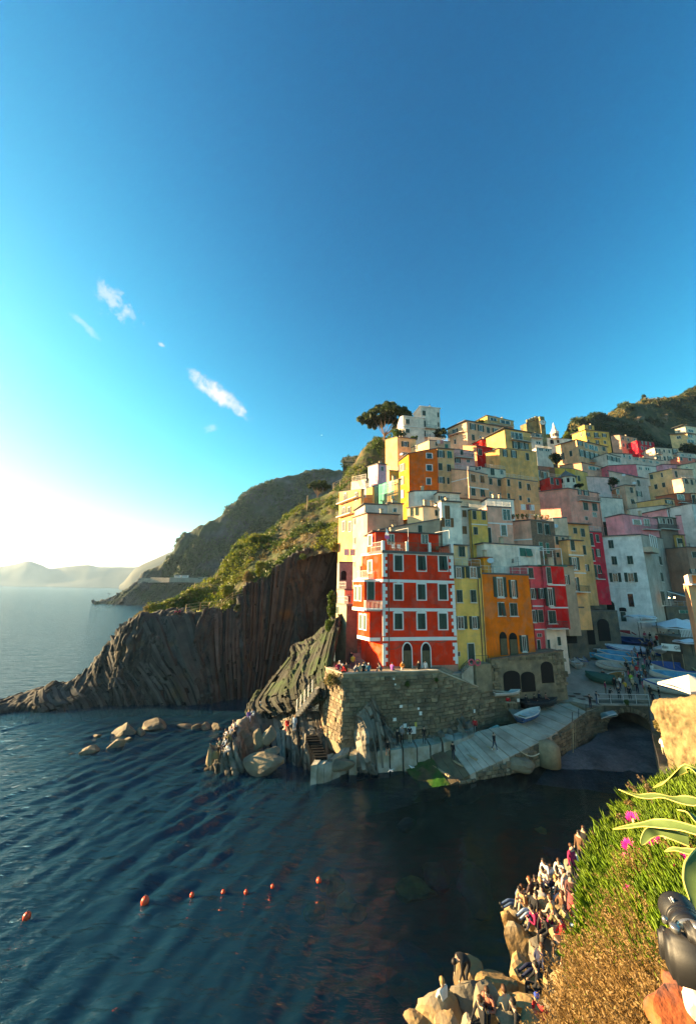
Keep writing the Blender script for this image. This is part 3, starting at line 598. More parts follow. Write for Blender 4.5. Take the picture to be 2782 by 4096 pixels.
# ---- front row right of the red house
r = H('yellow_house', 'narrow yellow house squeezed between the red house and the orange house', 3, 1090, 455, 1392, 47.6, None, 1327, 18, (.74, .52, .17), roof='terrace', near=True, sink=2.5,
  win=[(1132,510,100,96,'o'),(1256,510,120,96,'o'),(1140,712,52,108,'g'),(1258,712,50,108,'g'),(1150,937,110,110,'o'),(1268,937,84,108,'o'),(1240,1192,62,165,'d'),(1132,1205,28,42,'p')], railf=['R'], pipe=[('R', 1318)])
H('yellow_house', '', 3, 1090, 278, 445, 49.6, None, 1207, 18, (.66, .58, .32), win=[(1160,332,56,92,'g')], root=r, ll=4, sink=1)
r = H('orange_house', 'deep orange house with terrace roof beside the yellow house, dark green shutters', 3, 1330, 517, 1372, 49.0, None, 1728, 17, ORG, roof='terrace', near=True, sink=3,
  win=[(1485,635,108,172,'o'),(1598,650,70,150,'o'),(1495,822,56,118,'g'),(1600,826,64,112,'g'),(1515,1115,62,200,'D'),(1600,1120,70,195,'D'),(1690,1115,72,140,'o')], railf=['R'], pipe=[('R', 1345)])
H('orange_house', '', 3, 1345, 385, 512, 52.0, None, 1405, 17, (.70, .24, .05), root=r, ll=3, sink=1, roofm=tile_m)
r = H('pink_house', 'bright pink front with white bands beside the orange house', 4, 152, 452, 1195, 52.8, None, 268, 17, (.82, .105, .12), roof='terrace', near=True, sink=3, win=[(168,515,44,90,'g'),(184,690,66,92,'o'),(195,882,62,108,'o'),(238,1140,30,118,'d'),(242,1045,38,30,'p')], bands=[('R', 797, .18), ('R', 998, .18)])
H('pink_house', '', 4, 268, 618, 1195, 53.2, None, 300, 17, (.82, .105, .12), root=r, win=[(262,690,60,92,'o'),(252,882,44,108,'g')], roof='none')
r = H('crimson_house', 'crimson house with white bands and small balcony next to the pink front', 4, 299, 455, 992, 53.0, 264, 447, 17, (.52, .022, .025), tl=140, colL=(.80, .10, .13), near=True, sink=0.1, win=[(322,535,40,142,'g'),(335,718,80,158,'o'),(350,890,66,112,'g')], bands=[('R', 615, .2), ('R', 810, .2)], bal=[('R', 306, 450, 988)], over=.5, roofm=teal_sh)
H('crimson_house', '', 4, 299, 994, 1192, 53.0, None, 465, 17, (.62, .55, .47), root=r, roof='none', near=True, win=[(322,1132,26,106,'d'),(408,1095,28,76,'g')], sink=3)
# ---- second row
r = H('white_terrace_house', 'low white house with teal roller shutter behind the orange house', 4, -228, 262, 445, 55.5, None, 242, 14, (.66, .62, .60), yr=290, win=[(122,338,106,72,'t'),(15,410,24,40,'p')], ll=5)
r = H('pink_brick_house', 'pink house with weathered brick side wall and plant pots on its roof terrace', 4, 166, 62, 300, 60, -10, 366, 18, brick_side and (.62, .36, .26), tl=146, colL=(.74, .37, .29), matw=brick_side, roof='terrace', win=[(245,135,40,96,'g'),(305,145,40,96,'g'),(255,290,30,75,'t'),(312,305,26,90,'t')], bands=[('L', 228, .2)], railf=['R', 'L'])
r = H('pale_pink_house', 'salmon pink house with tall dark door and white band between two terraces', 3, 1372, -55, 282, 58.3, None, 1580, 10, (.74, .36, .29), win=[(1392,190,40,132,'d'),(1517,152,46,92,'w'),(1540,20,72,100,'p')], bands=[('R', 88, .2)], roof='terrace', railf=['R'])
r = H('yellow_slim_house', 'slim yellow house with green shutters and brown drainpipes', 3, 1233, -25, 292, 57.4, None, 1371, 12, (.72, .50, .16), win=[(1267,22,32,76,'g'),(1346,26,34,76,'g'),(1278,157,36,66,'g')], pipe=[('R', 1240)], roof='terrace', railf=['R'], bands=[('R', 98, .15)])
r = H('rose_white_strip_house', 'thin rose and white house front with brown shutters', 3, 1152, -45, 205, 57.8, None, 1224, 12, (.66, .58, .57), win=[(1181,10,36,60,'b'),(1183,150,38,70,'b')], bands=[('R', -38, .3)])
r = H('white_house', 'tall white house with brown shutters above the grey lean-to', 3, 985, -95, 205, 54.6, None, 1150, 10, (.70, .67, .66), win=[(1037,0,46,122,'b'),(1040,85,100,78,'c')], chim=1)
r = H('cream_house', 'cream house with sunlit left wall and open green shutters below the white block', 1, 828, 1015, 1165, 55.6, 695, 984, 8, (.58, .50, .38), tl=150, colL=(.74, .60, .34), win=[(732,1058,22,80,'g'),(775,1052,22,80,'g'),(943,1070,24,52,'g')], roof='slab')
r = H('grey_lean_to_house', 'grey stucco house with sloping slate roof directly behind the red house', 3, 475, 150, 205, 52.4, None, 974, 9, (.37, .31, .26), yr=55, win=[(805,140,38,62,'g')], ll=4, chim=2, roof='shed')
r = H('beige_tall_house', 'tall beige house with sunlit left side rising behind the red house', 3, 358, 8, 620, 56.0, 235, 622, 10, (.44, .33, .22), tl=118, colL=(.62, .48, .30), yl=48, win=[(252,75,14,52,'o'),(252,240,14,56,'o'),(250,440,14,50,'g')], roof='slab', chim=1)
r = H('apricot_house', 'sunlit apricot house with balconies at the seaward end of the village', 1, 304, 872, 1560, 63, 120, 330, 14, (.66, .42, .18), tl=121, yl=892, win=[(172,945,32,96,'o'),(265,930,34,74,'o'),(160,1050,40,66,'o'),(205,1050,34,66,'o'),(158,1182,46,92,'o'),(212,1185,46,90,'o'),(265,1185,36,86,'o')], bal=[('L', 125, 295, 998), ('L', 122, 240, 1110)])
r = H('ochre_house', 'sunlit ochre house with white framed window beside the green scaffold net', 1, 402, 842, 1010, 66, 302, 420, 12, (.70, .45, .16), tl=125, win=[(330,902,28,72,'w')], roof='terrace', railf=['L'])
r = H('scaffolded_house', 'yellow house half hidden by green scaffold netting', 1, 617, 785, 1000, 67, 400, 640, 10, (.68, .55, .22), tl=128, yl=848, win=[(412,900,24,70,'o')])
# scaffold: poles, decks and net
HS = HOUSES[-1]; A, D, tl = HS[1], HS[4], HS[8]
sroot = empty('scaffold', (A.x, A.y, HS[5]), 'scaffold poles with pale green netting on the yellow house wall', 'scaffold'); dl = (D-A).normalized(); nn = Vector((dl.y, -dl.x, 0)); nn = nn if nn.x < 0 else -nn
zt = HS[6]-.3; zb = HS[6]-9; net_m = bpy.data.materials.new('scaffold_net'); net_m.use_nodes = True
t = net_m.node_tree; b = t.nodes['Principled BSDF']; b.inputs['Base Color'].default_value = (.08, .50, .38, 1); b.inputs['Alpha'].default_value = .55; b.inputs['Roughness'].default_value = .8
LD = (D-A).length
for k in range(6):
    mb = MB(sroot.location); p = A+dl*LD*.92*k/5
    for q in (.35, 1.05): mb.tube([(p.x+nn.x*q, p.y+nn.y*q, zb), (p.x+nn.x*q, p.y+nn.y*q, zt)], .04, 5)
    mb.build('pole', wrail_m, sroot)
for z in (zb+2.2, zb+4.4, zb+6.6, zt-.3):
    mb = MB(sroot.location); c = A+dl*LD*.46+nn*.7; mb.box((c.x, c.y, z), (LD*.92, .7, .08), math.atan2(dl.y, dl.x)); mb.build('deck', frame_m, sroot)
mb = MB(sroot.location); p, q = A+nn*1.12+dl*.1, A+dl*LD*.9+nn*1.12
nsg = 14
for k in range(nsg):
    e0, e1 = p.lerp(q, k/nsg), p.lerp(q, (k+1)/nsg); w0, w1 = .10*math.sin(k*1.7), .10*math.sin((k+1)*1.7)
    mb.poly([(e0.x+nn.x*w0, e0.y+nn.y*w0, zb), (e1.x+nn.x*w1, e1.y+nn.y*w1, zb), (e1.x+nn.x*w1, e1.y+nn.y*w1, zt), (e0.x+nn.x*w0, e0.y+nn.y*w0, zt)])
mb.build('netting', net_m, sroot)
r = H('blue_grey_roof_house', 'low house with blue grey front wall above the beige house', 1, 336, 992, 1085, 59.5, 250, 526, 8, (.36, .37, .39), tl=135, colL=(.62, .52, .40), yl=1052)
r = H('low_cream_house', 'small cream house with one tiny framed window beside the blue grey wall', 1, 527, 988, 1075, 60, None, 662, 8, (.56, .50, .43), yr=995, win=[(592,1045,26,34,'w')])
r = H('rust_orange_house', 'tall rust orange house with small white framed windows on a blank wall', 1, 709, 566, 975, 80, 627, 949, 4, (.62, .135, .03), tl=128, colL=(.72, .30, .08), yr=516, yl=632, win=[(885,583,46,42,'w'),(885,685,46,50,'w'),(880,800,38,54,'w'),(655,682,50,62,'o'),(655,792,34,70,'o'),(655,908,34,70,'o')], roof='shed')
r = H('green_window_house', 'buff house with green shutters squeezed against the rust orange house', 1, 951, 518, 885, 81, None, 1091, 8, (.54, .44, .23), win=[(982,567,64,60,'o'),(1055,573,38,62,'t'),(978,676,36,62,'g'),(1050,686,32,62,'g'),(982,788,64,56,'o'),(1045,796,20,56,'g')])
r = H('lilac_house', 'small lilac pink house high on the seaward edge', 1, 447, 652, 770, 72, 365, 522, 10, (.58, .36, .44), tl=128, colL=(.72, .46, .50), yl=676, win=[(485,692,24,40,'p')], chim=1)
r = H('peach_terrace_house', 'peach house with wooden pergola terrace at the edge of the hill', 1, 342, 776, 870, 70, 222, 372, 10, (.60, .40, .30), tl=126, yl=800, roof='terrace', railf=['L'], win=[(340,790,20,16,'p')])
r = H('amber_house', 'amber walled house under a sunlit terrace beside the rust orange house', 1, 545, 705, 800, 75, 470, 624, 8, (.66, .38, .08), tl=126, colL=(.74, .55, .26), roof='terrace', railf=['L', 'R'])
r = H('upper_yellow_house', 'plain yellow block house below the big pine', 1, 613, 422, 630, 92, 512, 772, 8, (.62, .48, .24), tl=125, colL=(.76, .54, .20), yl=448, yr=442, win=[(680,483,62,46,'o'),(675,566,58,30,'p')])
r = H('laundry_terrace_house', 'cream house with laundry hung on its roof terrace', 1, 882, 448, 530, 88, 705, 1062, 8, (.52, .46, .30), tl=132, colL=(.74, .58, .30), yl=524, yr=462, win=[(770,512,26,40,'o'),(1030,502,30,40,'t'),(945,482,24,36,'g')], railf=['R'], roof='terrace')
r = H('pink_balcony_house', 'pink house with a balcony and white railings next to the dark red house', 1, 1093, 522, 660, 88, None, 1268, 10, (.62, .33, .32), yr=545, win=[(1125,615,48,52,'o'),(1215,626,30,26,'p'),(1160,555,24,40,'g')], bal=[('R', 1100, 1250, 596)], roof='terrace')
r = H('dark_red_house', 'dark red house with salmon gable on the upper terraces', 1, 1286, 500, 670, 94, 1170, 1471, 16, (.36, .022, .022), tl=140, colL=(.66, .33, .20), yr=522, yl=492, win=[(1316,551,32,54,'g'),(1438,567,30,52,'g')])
H('dark_red_house', '', 1, 1330, 440, 505, 97.5, 1252, 1441, 16, (.42, .025, .022), tl=140, yl=482, yr=455, win=[(1375,481,26,36,'g'),(1425,490,20,36,'g')], root=r, sink=2)
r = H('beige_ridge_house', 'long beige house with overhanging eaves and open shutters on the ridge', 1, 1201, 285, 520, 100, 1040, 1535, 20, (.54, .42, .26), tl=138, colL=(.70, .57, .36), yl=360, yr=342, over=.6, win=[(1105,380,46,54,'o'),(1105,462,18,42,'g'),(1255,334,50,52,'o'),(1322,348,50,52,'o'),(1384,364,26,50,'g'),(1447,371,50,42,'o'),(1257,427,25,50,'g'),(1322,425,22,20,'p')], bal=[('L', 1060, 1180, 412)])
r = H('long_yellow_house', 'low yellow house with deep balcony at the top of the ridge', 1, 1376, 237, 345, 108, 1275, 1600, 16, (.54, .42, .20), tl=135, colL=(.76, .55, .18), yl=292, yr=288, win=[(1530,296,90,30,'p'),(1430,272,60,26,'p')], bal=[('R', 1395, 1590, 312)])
r = H('striped_beige_house', 'beige house with white stripe and a cluttered roof terrace', 1, 1213, 705, 975, 78, 1058, 1381, 19, (.56, .42, .25), tl=130, colL=(.58, .48, .30), yl=692, yr=741, win=[(1253,773,36,66,'b'),(1331,781,34,66,'b'),(1258,890,36,66,'g'),(1335,900,34,66,'g')], bands=[('R', 845, .22), ('L', 770, .18)], roof='terrace', railf=['R', 'L'])
r = H('buff_house', 'buff house with four small windows continuing the striped house', 1, 1382, 762, 965, 80, None, 1532, 16, (.54, .41, .25), win=[(1405,801,30,56,'g'),(1477,811,30,60,'g'),(1410,912,28,46,'p'),(1480,920,30,36,'g')], roof='terrace')
r = H('grey_attic_house', 'grey white attic storey with railings above the striped house', 1, 1366, 682, 775, 85, 1230, 1532, 16, (.50, .46, .43), tl=140, yl=672, win=[(1420,718,36,62,'g'),(1500,722,30,40,'p'),(1300,690,60,30,'p')], railf=['R'], roof='terrace')
r = H('apricot_shade_house', 'apricot house with four windows in shade beside the salmon wall', 2, -48, 765, 1010, 79.5, None, 229, 16, (.60, .40, .20), yr=802, win=[(-20,812,24,60,'g'),(77,832,24,60,'g'),(148,848,22,58,'g'),(-18,925,22,46,'g'),(80,942,22,42,'g'),(152,960,22,38,'g')], roof='terrace', railf=['R'])
r = H('white_block_house', 'plain white cubic block above the cream house', 1, 762, 885, 1000, 67.5, 705, 948, 6, (.66, .63, .62), tl=140, yr=880, win=[])
r = H('brown_shutter_loft_house', 'low whitewashed loft with brown open shutters and lean-to roof', 1, 962, 895, 985, 66, None, 1142, 8, (.64, .61, .58), win=[(992,942,62,36,'c')], chim=2)
r = H('white_parapet_house', 'long low white wall with parapet above the salmon pink house', 1, 1382, 945, 1022, 66, 1330, 1600, 8, (.66, .65, .65), tl=140, yl=980)
r = H('pitched_tile_house', 'little house with pitched terracotta gable behind the yellow slim house', 1, 1132, 945, 1010, 68, None, 1335, 8, (.56, .48, .36), yr=965, roofm=tile_m, chim=1)
# villa on top: tower and curved wing
r = H('white_villa', 'white modern villa with rounded balconies beside the big pine', 1, 812, 160, 450, 105, 752, 973, 10, (.58, .56, .55), tl=130, yl=232, yr=178, roofm=white_p, win=[(840,219,28,44,'g'),(843,310,22,58,'g'),(843,396,22,58,'g'),(960,233,18,46,'g'),(962,316,16,42,'g')], bal=[('R', 838, 938, 347), ('R', 838, 888, 428)], over=.35)
Aw = atY(1, 700, 246, 103.5); Bw = atY(1, 838, 246, 104.6); zb_ = atY(1, 700, 445, 103.5).z-4; mb = MB(r.location); mbr = MB(r.location)
pts = [Bw.xy, ]+[Vector((Aw.x+1.2*math.cos(a)-1.0, Aw.y+1.6+1.6*math.sin(a))) for a in [R_(q) for q in range(-90, -190, -14)]]+[Vector((Aw.x-2.2, Aw.y+9)), Vector((Bw.x, Bw.y+9))]
zt_ = Aw.z
for k in range(len(pts)):
    p, q = pts[k], pts[(k+1) % len(pts)]; mb.poly([(p.x, p.y, zb_), (p.x, p.y, zt_), (q.x, q.y, zt_), (q.x, q.y, zb_)])
mb.poly([(p.x, p.y, zt_) for p in pts][::-1]); mb.build('wing', plaster((.58, .56, .55)), r)
cw = sum((Vector(p) for p in pts), Vector((0, 0)))/len(pts)
for zz in (zt_, atY(1, 700, 332, 103.5).z):
    mb = MB(r.location); e = [cw+(p-cw)*1.08 for p in pts]; mb.poly([(p.x, p.y, zz+.2) for p in e][::-1]); mb.poly([(p.x, p.y, zz) for p in e])
    for k in range(len(e)): p, q = e[k], e[(k+1) % len(e)]; mb.poly([(p.x, p.y, zz), (p.x, p.y, zz+.2), (q.x, q.y, zz+.2), (q.x, q.y, zz)])
    mb.build('balcony_slab', white_p, r)
for (x, y, w_, h_) in ((700, 290, 26, 52), (700, 370, 24, 42)):
    c0 = atY(1, x, y, 103.45); window(r, c0, R_(6), 1.5, h_*K*103/1400*1.02, 'g', small=True)
# ---- upper and right part of the village
r = H('yellow_loggia_house', 'tall yellow house with glazed loggia and rows of dark shutters near the castle', 2, -55, 350, 530, 93, -210, 166, 16, (.60, .44, .18), tl=138, colL=(.70, .52, .20), yl=430, yr=386, over=.5, win=[(15,405,30,52,'p'),(65,415,72,60,'p'),(40,490,54,62,'o'),(95,496,54,58,'o'),(135,501,34,52,'o')], bal=[('R', -5, 160, 445)])
H('yellow_loggia_house', '', 2, -100, 518, 690, 91, -215, 217, 16, (.58, .42, .17), tl=138, yl=560, yr=548, root=r, win=[(25,568,48,62,'o'),(140,590,26,62,'g'),(-50,560,40,60,'o')])
r = H('cream_row_house', 'cream house with brown and grey shutters above the small red house', 2, 80, 682, 890, 94, None, 326, 15, (.56, .49, .36), yr=716, win=[(172,728,28,56,'g'),(235,736,46,58,'c'),(290,748,46,54,'c'),(250,850,48,52,'o'),(302,852,52,52,'o')], roof='terrace', railf=['R'])
r = H('small_red_house', 'small red house with roof terrace beside the olive house', 2, 332, 762, 880, 92, None, 429, 15, (.50, .05, .045), yr=772, win=[(348,796,26,56,'g'),(395,806,22,50,'g')], roof='terrace', railf=['R'])
# castle ruin
r = H('castle_ruin', 'ruined golden stone castle wall with clock tower on the ridge', 2, 132, 304, 500, 125, 80, 250, 10, (.3, .2, .1), tl=140, yl=325, yr=262, matw=gold_stone, roof='none', cat='castle')
H('castle_ruin', '', 2, 246, 244, 500, 124, None, 284, 10, (.3, .2, .1), matw=gold_stone, roof='none', root=r, ll=3.5)
c0 = atY(2, 271, 298, 123.5); mb = MB(r.location)
for k, (rr_, mm_) in enumerate(((1.25, 0), (1.0, 1))):
    mb.v, mb.f, mb.m = [], [], []
    pr = [(c0.x+rr_*math.cos(t_), c0.y-.05-k*.05, c0.z+rr_*math.sin(t_)) for t_ in np.linspace(0, 2*math.pi, 20, endpoint=False)]
    mb.poly(pr); mb.poly([(p[0], p[1]+.3, p[2]) for p in pr][::-1])
    for q in range(20): a_, b_ = pr[q], pr[(q+1) % 20]; mb.poly([a_, (a_[0], a_[1]+.3, a_[2]), (b_[0], b_[1]+.3, b_[2]), b_])
    mb.build(['clock_rim', 'clock_face'][k], [old_stone, white_p][k], r)
mb = MB(r.location); mb.box((c0.x, c0.y-.14, c0.z+.35), (.12, .06, .8)); mb.box((c0.x+.25, c0.y-.14, c0.z), (.6, .06, .12)); mb.build('clock_hand', iron_m, r)
for k in range(4):
    p = atY(2, 150+k*24, 292-k*9, 125); mb = MB(r.location); mb.box((p.x, p.y+.4, p.z+.5), (1.1, .8, 1.1)); mb.build('merlon', gold_stone, r)
r = H('grey_castle_house', 'white house with long window strip under the castle', 2, 150, 388, 530, 118, None, 264, 12, (.50, .46, .45), yr=395, win=[(232,472,42,24,'p'),(205,408,90,26,'p')], bal=[('R', 160, 260, 425)])
r = H('white_carport_house', 'low white house with flat canopy roof below the castle', 2, 214, 512, 575, 115, None, 346, 12, (.46, .46, .46), win=[(255,530,40,20,'p'),(310,535,40,20,'p')], roof='terrace', railf=['R'])
# church
r = H('white_church', 'small white church with pointed bell turret behind the ridge', 2, 302, 428, 500, 160, None, 522, 8, (.62, .60, .58), yr=440, cat='church', win=[(350,462,30,36,'A'),(402,460,20,26,'A')], roofm=slate)
c0 = atY(2, 376, 425, 161); mb = MB(r.location); mb.lathe((c0.x, c0.y, c0.z-1), [(1.7, 0), (1.7, 3.2), (2.0, 3.3), (2.0, 3.6), (1.2, 4.6), (.5, 7), (.05, 9)], 10); mb.build('bell_turret', plaster((.62, .56, .55)), r)
for q in range(5):
    a_ = R_(-150+q*30); mb = MB(r.location); mb.box((c0.x+1.72*math.cos(a_), c0.y+1.72*math.sin(a_), c0.z+.9), (.08, .55, 1.5), a_); mb.build('turret_opening', dark_m, r)
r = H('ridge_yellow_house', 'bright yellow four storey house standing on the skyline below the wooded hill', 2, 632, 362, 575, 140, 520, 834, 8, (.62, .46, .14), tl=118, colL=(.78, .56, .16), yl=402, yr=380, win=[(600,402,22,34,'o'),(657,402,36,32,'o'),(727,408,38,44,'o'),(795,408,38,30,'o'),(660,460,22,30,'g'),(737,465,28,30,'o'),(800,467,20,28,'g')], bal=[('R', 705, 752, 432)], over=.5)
H('ridge_yellow_house', '', 2, 625, 318, 372, 143, 575, 706, 8, (.64, .48, .16), tl=118, yl=340, root=r, win=[(673,342,28,28,'o')], sink=1)
r = H('long_shutter_house', 'long beige house with many pale open shutters under the yellow skyline house', 2, 560, 446, 660, 122, 382, 816, 20, (.52, .41, .24), tl=124, colL=(.56, .46, .26), yl=497, yr=507, over=.5, win=[(435,588,42,58,'o'),(512,563,24,50,'g'),(587,476,48,34,'o'),(640,496,24,46,'p'),(685,511,42,42,'p'),(725,521,26,42,'p'),(790,523,26,36,'g'),(605,560,44,58,'o'),(650,573,44,58,'o'),(692,584,40,58,'o'),(730,594,40,58,'o'),(771,603,40,54,'o')], bal=[('R', 670, 745, 632)])
r = H('salmon_ridge_house', 'salmon four storey house against the wooded hill', 2, 926, 405, 610, 155, 850, 1073, 14, (.56, .28, .19), tl=128, colL=(.40, .34, .26), yl=412, yr=433, win=[(953,434,16,24,'g'),(997,444,16,26,'g'),(1052,450,16,26,'g'),(960,491,16,28,'g'),(998,503,22,40,'o'),(1045,506,16,28,'g')], bal=[('R', 985, 1030, 525)], small=True)
r = H('magenta_house', 'magenta red house among the pale houses under the wooded hill', 2, 1070, 452, 620, 152, None, 1218, 14, (.52, .012, .05), yr=468, win=[(1118,471,22,28,'o'),(1150,476,22,28,'o'),(1185,483,22,28,'o'),(1117,516,18,34,'g'),(1150,523,16,34,'g'),(1187,528,16,32,'g'),(1130,566,42,22,'o'),(1172,574,38,20,'o')], small=True)
r = H('cream_ridge_house', 'cream house with eight shuttered windows right of the magenta house', 2, 1220, 512, 690, 148, None, 1423, 12, (.58, .49, .40), yr=524, win=[(1252,543,40,40,'o'),(1303,541,16,27,'g'),(1347,546,16,27,'g'),(1397,549,46,44,'o'),(1257,596,34,30,'o'),(1308,605,20,40,'g'),(1350,606,34,38,'o'),(1400,604,32,28,'o')], bal=[('R', 1235, 1280, 566), ('R', 1375, 1420, 573)], small=True)
r = H('coral_house', 'coral red house with white attic at the end of the upper row', 2, 1430, 592, 700, 146, None, 1564, 10, (.60, .20, .16), win=[(1450,608,20,32,'g'),(1522,611,24,30,'g')], roof='terrace')
H('coral_house', '', 2, 1425, 552, 598, 149, None, 1558, 10, (.44, .42, .42), root=r, win=[(1460,578,24,20,'p'),(1520,580,30,20,'p')], sink=.5)
r = H('hill_villa', 'white and yellow villa with tiered overhanging roofs on the wooded hill', 2, 1502, 392, 540, 188, 1352, 1640, 12, (.56, .54, .48), tl=138, colL=(.66, .58, .30), yl=398, over=1.2, win=[(1525,412,42,28,'p'),(1590,415,40,28,'p'),(1530,460,60,30,'p'),(1600,462,50,30,'p'),(1430,425,40,26,'p')], bal=[('R', 1505, 1630, 482)])
H('hill_villa', '', 2, 1480, 322, 400, 192, 1392, 1640, 12, (.56, .54, .46), tl=138, yl=350, over=1.6, root=r, win=[(1530,370,50,24,'p'),(1430,372,26,24,'p')], sink=.5)
r = H('white_window_house', 'white house with a band of dark windows beside the long shuttered house', 2, 816, 562, 680, 120, None, 932, 18, (.50, .50, .50), yr=594, win=[(838,600,40,38,'o'),(880,612,34,38,'o'),(912,617,28,38,'o')])
r = H('rose_gable_house', 'pale rose house with low gable below the salmon house', 2, 850, 560, 680, 124, None, 1032, 10, (.58, .46, .44), yr=570, win=[(962,581,16,30,'w'),(1012,596,14,32,'w')], chim=1)
r = H('pale_row_house', 'pale stone row with small roofs above the white terraces', 2, 1035, 592, 700, 126, None, 1292, 12, (.54, .42, .36), yr=624, win=[(1070,610,30,20,'p'),(1130,622,24,20,'p'),(1190,632,24,20,'p'),(1245,640,24,20,'p')], chim=3)
r = H('beige_gable_house', 'beige house with sloping roof above the olive house', 2, 600, 640, 720, 112, 412, 782, 18, (.56, .33, .26), tl=142, colL=(.54, .42, .26), yl=668, yr=682, win=[(690,688,60,30,'p'),(740,694,30,24,'p')], roofm=slate)
r = H('olive_house', 'olive yellow house with blank left wall behind the little white cupola', 2, 541, 692, 865, 100, 372, 652, 18, (.50, .42, .16), tl=142, colL=(.52, .46, .12), yl=680, yr=726, win=[(578,775,22,48,'g')], roof='terrace')
# little white cupola
c0 = atY(2, 480, 832, 94); r = empty('white_cupola', (c0.x, c0.y, c0.z-3), 'tiny white cupola with dark pyramid roof beside the olive house', 'cupola')
mb = MB(r.location); mb.lathe((c0.x, c0.y, c0.z-3), [(2.3, 0), (2.3, 3), (2.1, 3.1), (2.1, 5.0)], 8); mb.build('drum', plaster((.58, .57, .56)), r)
mb = MB(r.location); mb.lathe((c0.x, c0.y, c0.z+2), [(2.6, 0), (2.5, .15), (.12, 2.2), (.04, 2.8)], 8); mb.build('roof', slate, r)
for q in range(4):
    a_ = R_(-157.5+q*45); mb = MB(r.location); mb.box((c0.x+1.96*math.cos(a_), c0.y+1.96*math.sin(a_), c0.z+.9), (.1, .6, 1.2), a_); mb.build('arched_opening', dark_m, r)
r = H('blush_house', 'tall blush pink house with large blank wall above the salmon house', 2, 836, 770, 1000, 98, 622, 893, 16, (.62, .30, .32), tl=142, colL=(.68, .50, .50), yl=757, win=[(848,860,14,48,'g'),(880,880,12,48,'g')], roof='shed')
r = H('white_low_house', 'low white house with a plant on its terrace under the blush pink house', 2, 750, 932, 1020, 93, None, 948, 14, (.60, .54, .54), yr=948, roof='terrace', railf=['R'], win=[(910,890,24,40,'p')])
r = H('salmon_house', 'large salmon pink house with stepped parapet and flapping green shutters', 2, 488, 860, 1170, 86, 232, 749, 17, (.64, .30, .25), tl=139, colL=(.66, .31, .26), yl=890, yr=905, win=[(635,1012,42,68,'g'),(712,1020,42,68,'g'),(712,1085,34,42,'p'),(642,1115,26,32,'g'),(585,890,32,46,'o'),(640,897,44,46,'o')], bal=[('R', 570, 742, 962)], pipe=[('R', 752)])
r = H('pale_yellow_house', 'pale yellow house with blank wall and scattered green shutters on the right slope', 2, 1368, 692, 880, 110, 1150, 1545, 8, (.56, .45, .30), tl=124, colL=(.66, .54, .28), yl=741, yr=702, win=[(1198,762,28,42,'g'),(1286,745,18,42,'g'),(1236,845,28,42,'g'),(1302,830,28,42,'g'),(1405,740,22,56,'g')], roof='shed')
H('pale_yellow_house', '', 2, 1456, 772, 890, 106, 1367, 1600, 8, (.54, .40, .30), tl=124, root=r, win=[(1490,800,22,44,'g'),(1538,808,20,46,'g'),(1575,806,14,42,'g')], roof='terrace', railf=['R'])
r = H('raspberry_wall_house', 'raspberry pink wall and flat roof between the pale terraces', 2, 830, 668, 765, 112, None, 1066, 10, (.64, .17, .21), yr=656, chim=1)
r = H('stacked_white_terraces', 'stacked small white terraces and roofs beside the raspberry wall', 2, 1066, 656, 735, 114, None, 1232, 12, (.56, .52, .52), win=[(1100,690,30,24,'p'),(1160,694,40,24,'p')], roof='terrace', railf=['R'], chim=0)
r = H('pink_roof_house', 'pink cottage with flat roof above the pale yellow house', 2, 1290, 656, 720, 118, None, 1442, 10, (.66, .30, .36), yr=662)
r = H('cream_gable_house', 'cream gabled house at the right edge of the slope', 2, 1442, 664, 740, 118, None, 1640, 10, (.60, .52, .40), yr=626, win=[(1495,682,18,12,'p')])
r = H('lavender_house', 'lavender grey house with satellite dish and green shutters', 2, 1051, 762, 985, 98, 830, 1157, 18, (.48, .38, .38), tl=142, colL=(.46, .40, .38), yl=708, win=[(1085,815,26,52,'g'),(1092,906,44,46,'o'),(915,798,26,30,'t')], roof='shed')
r = H('cream_slim_house', 'slim cream house with two green shutters under the lavender house', 2, 968, 832, 1005, 95, None, 1056, 16, (.52, .46, .32), win=[(1025,875,26,48,'g'),(1033,972,26,42,'g')], yr=838)
r = H('brick_slim_house', 'slim brick red house wedged beside the blush pink house', 2, 905, 866, 1025, 96.5, None, 970, 16, (.42, .16, .09), win=[(943,888,20,38,'g')])
r = H('straw_house', 'straw yellow house with low roof in front of the brick red house', 2, 1312, 946, 1045, 89, 1070, 1386, 16, (.54, .44, .24), tl=142, colL=(.58, .46, .20), yl=984, win=[(1345,976,64,30,'o')], roof='shed', bal=[('R', 1312, 1376, 1022)])
r = H('brick_red_house', 'brick red house with sloping red roof and dark balcony', 2, 1416, 902, 1035, 96, 1230, 1532, 14, (.42, .13, .085), tl=142, yl=935, yr=905, win=[(1445,936,60,50,'p'),(1482,1000,32,46,'g')], roofm=tile_m, roof='shed', bal=[('R', 1425, 1520, 985)])
r = H('buff_edge_house', 'buff house with tall shutter at the right edge beside the brick red house', 2, 1536, 902, 1010, 97, None, 1640, 12, (.56, .46, .28), win=[(1553,950,26,72,'g')])
r = H('faded_white_house', 'faded white wall house above the big pink house', 2, 1291, 1006, 1125, 84, 1000, 1332, 14, (.50, .47, .47), tl=152, yl=1040, roof='shed')
r = H('rose_house', 'rose pink house with one square window on the right slope', 2, 1322, 1036, 1230, 80.5, None, 1442, 14, (.66, .30, .32), win=[(1362,1076,48,56,'w')], roof='slab')
r = H('pink_cube_house', 'plain pink cube with parapet at the right edge', 2, 1482, 1086, 1225, 78, 1400, 1540, 14, (.64, .30, .33), tl=146, yl=1092, roof='terrace')
r = H('blue_white_edge_house', 'bluish white narrow house at the right edge of the village', 2, 1536, 990, 1300, 76, None, 1660, 12, (.50, .53, .58))
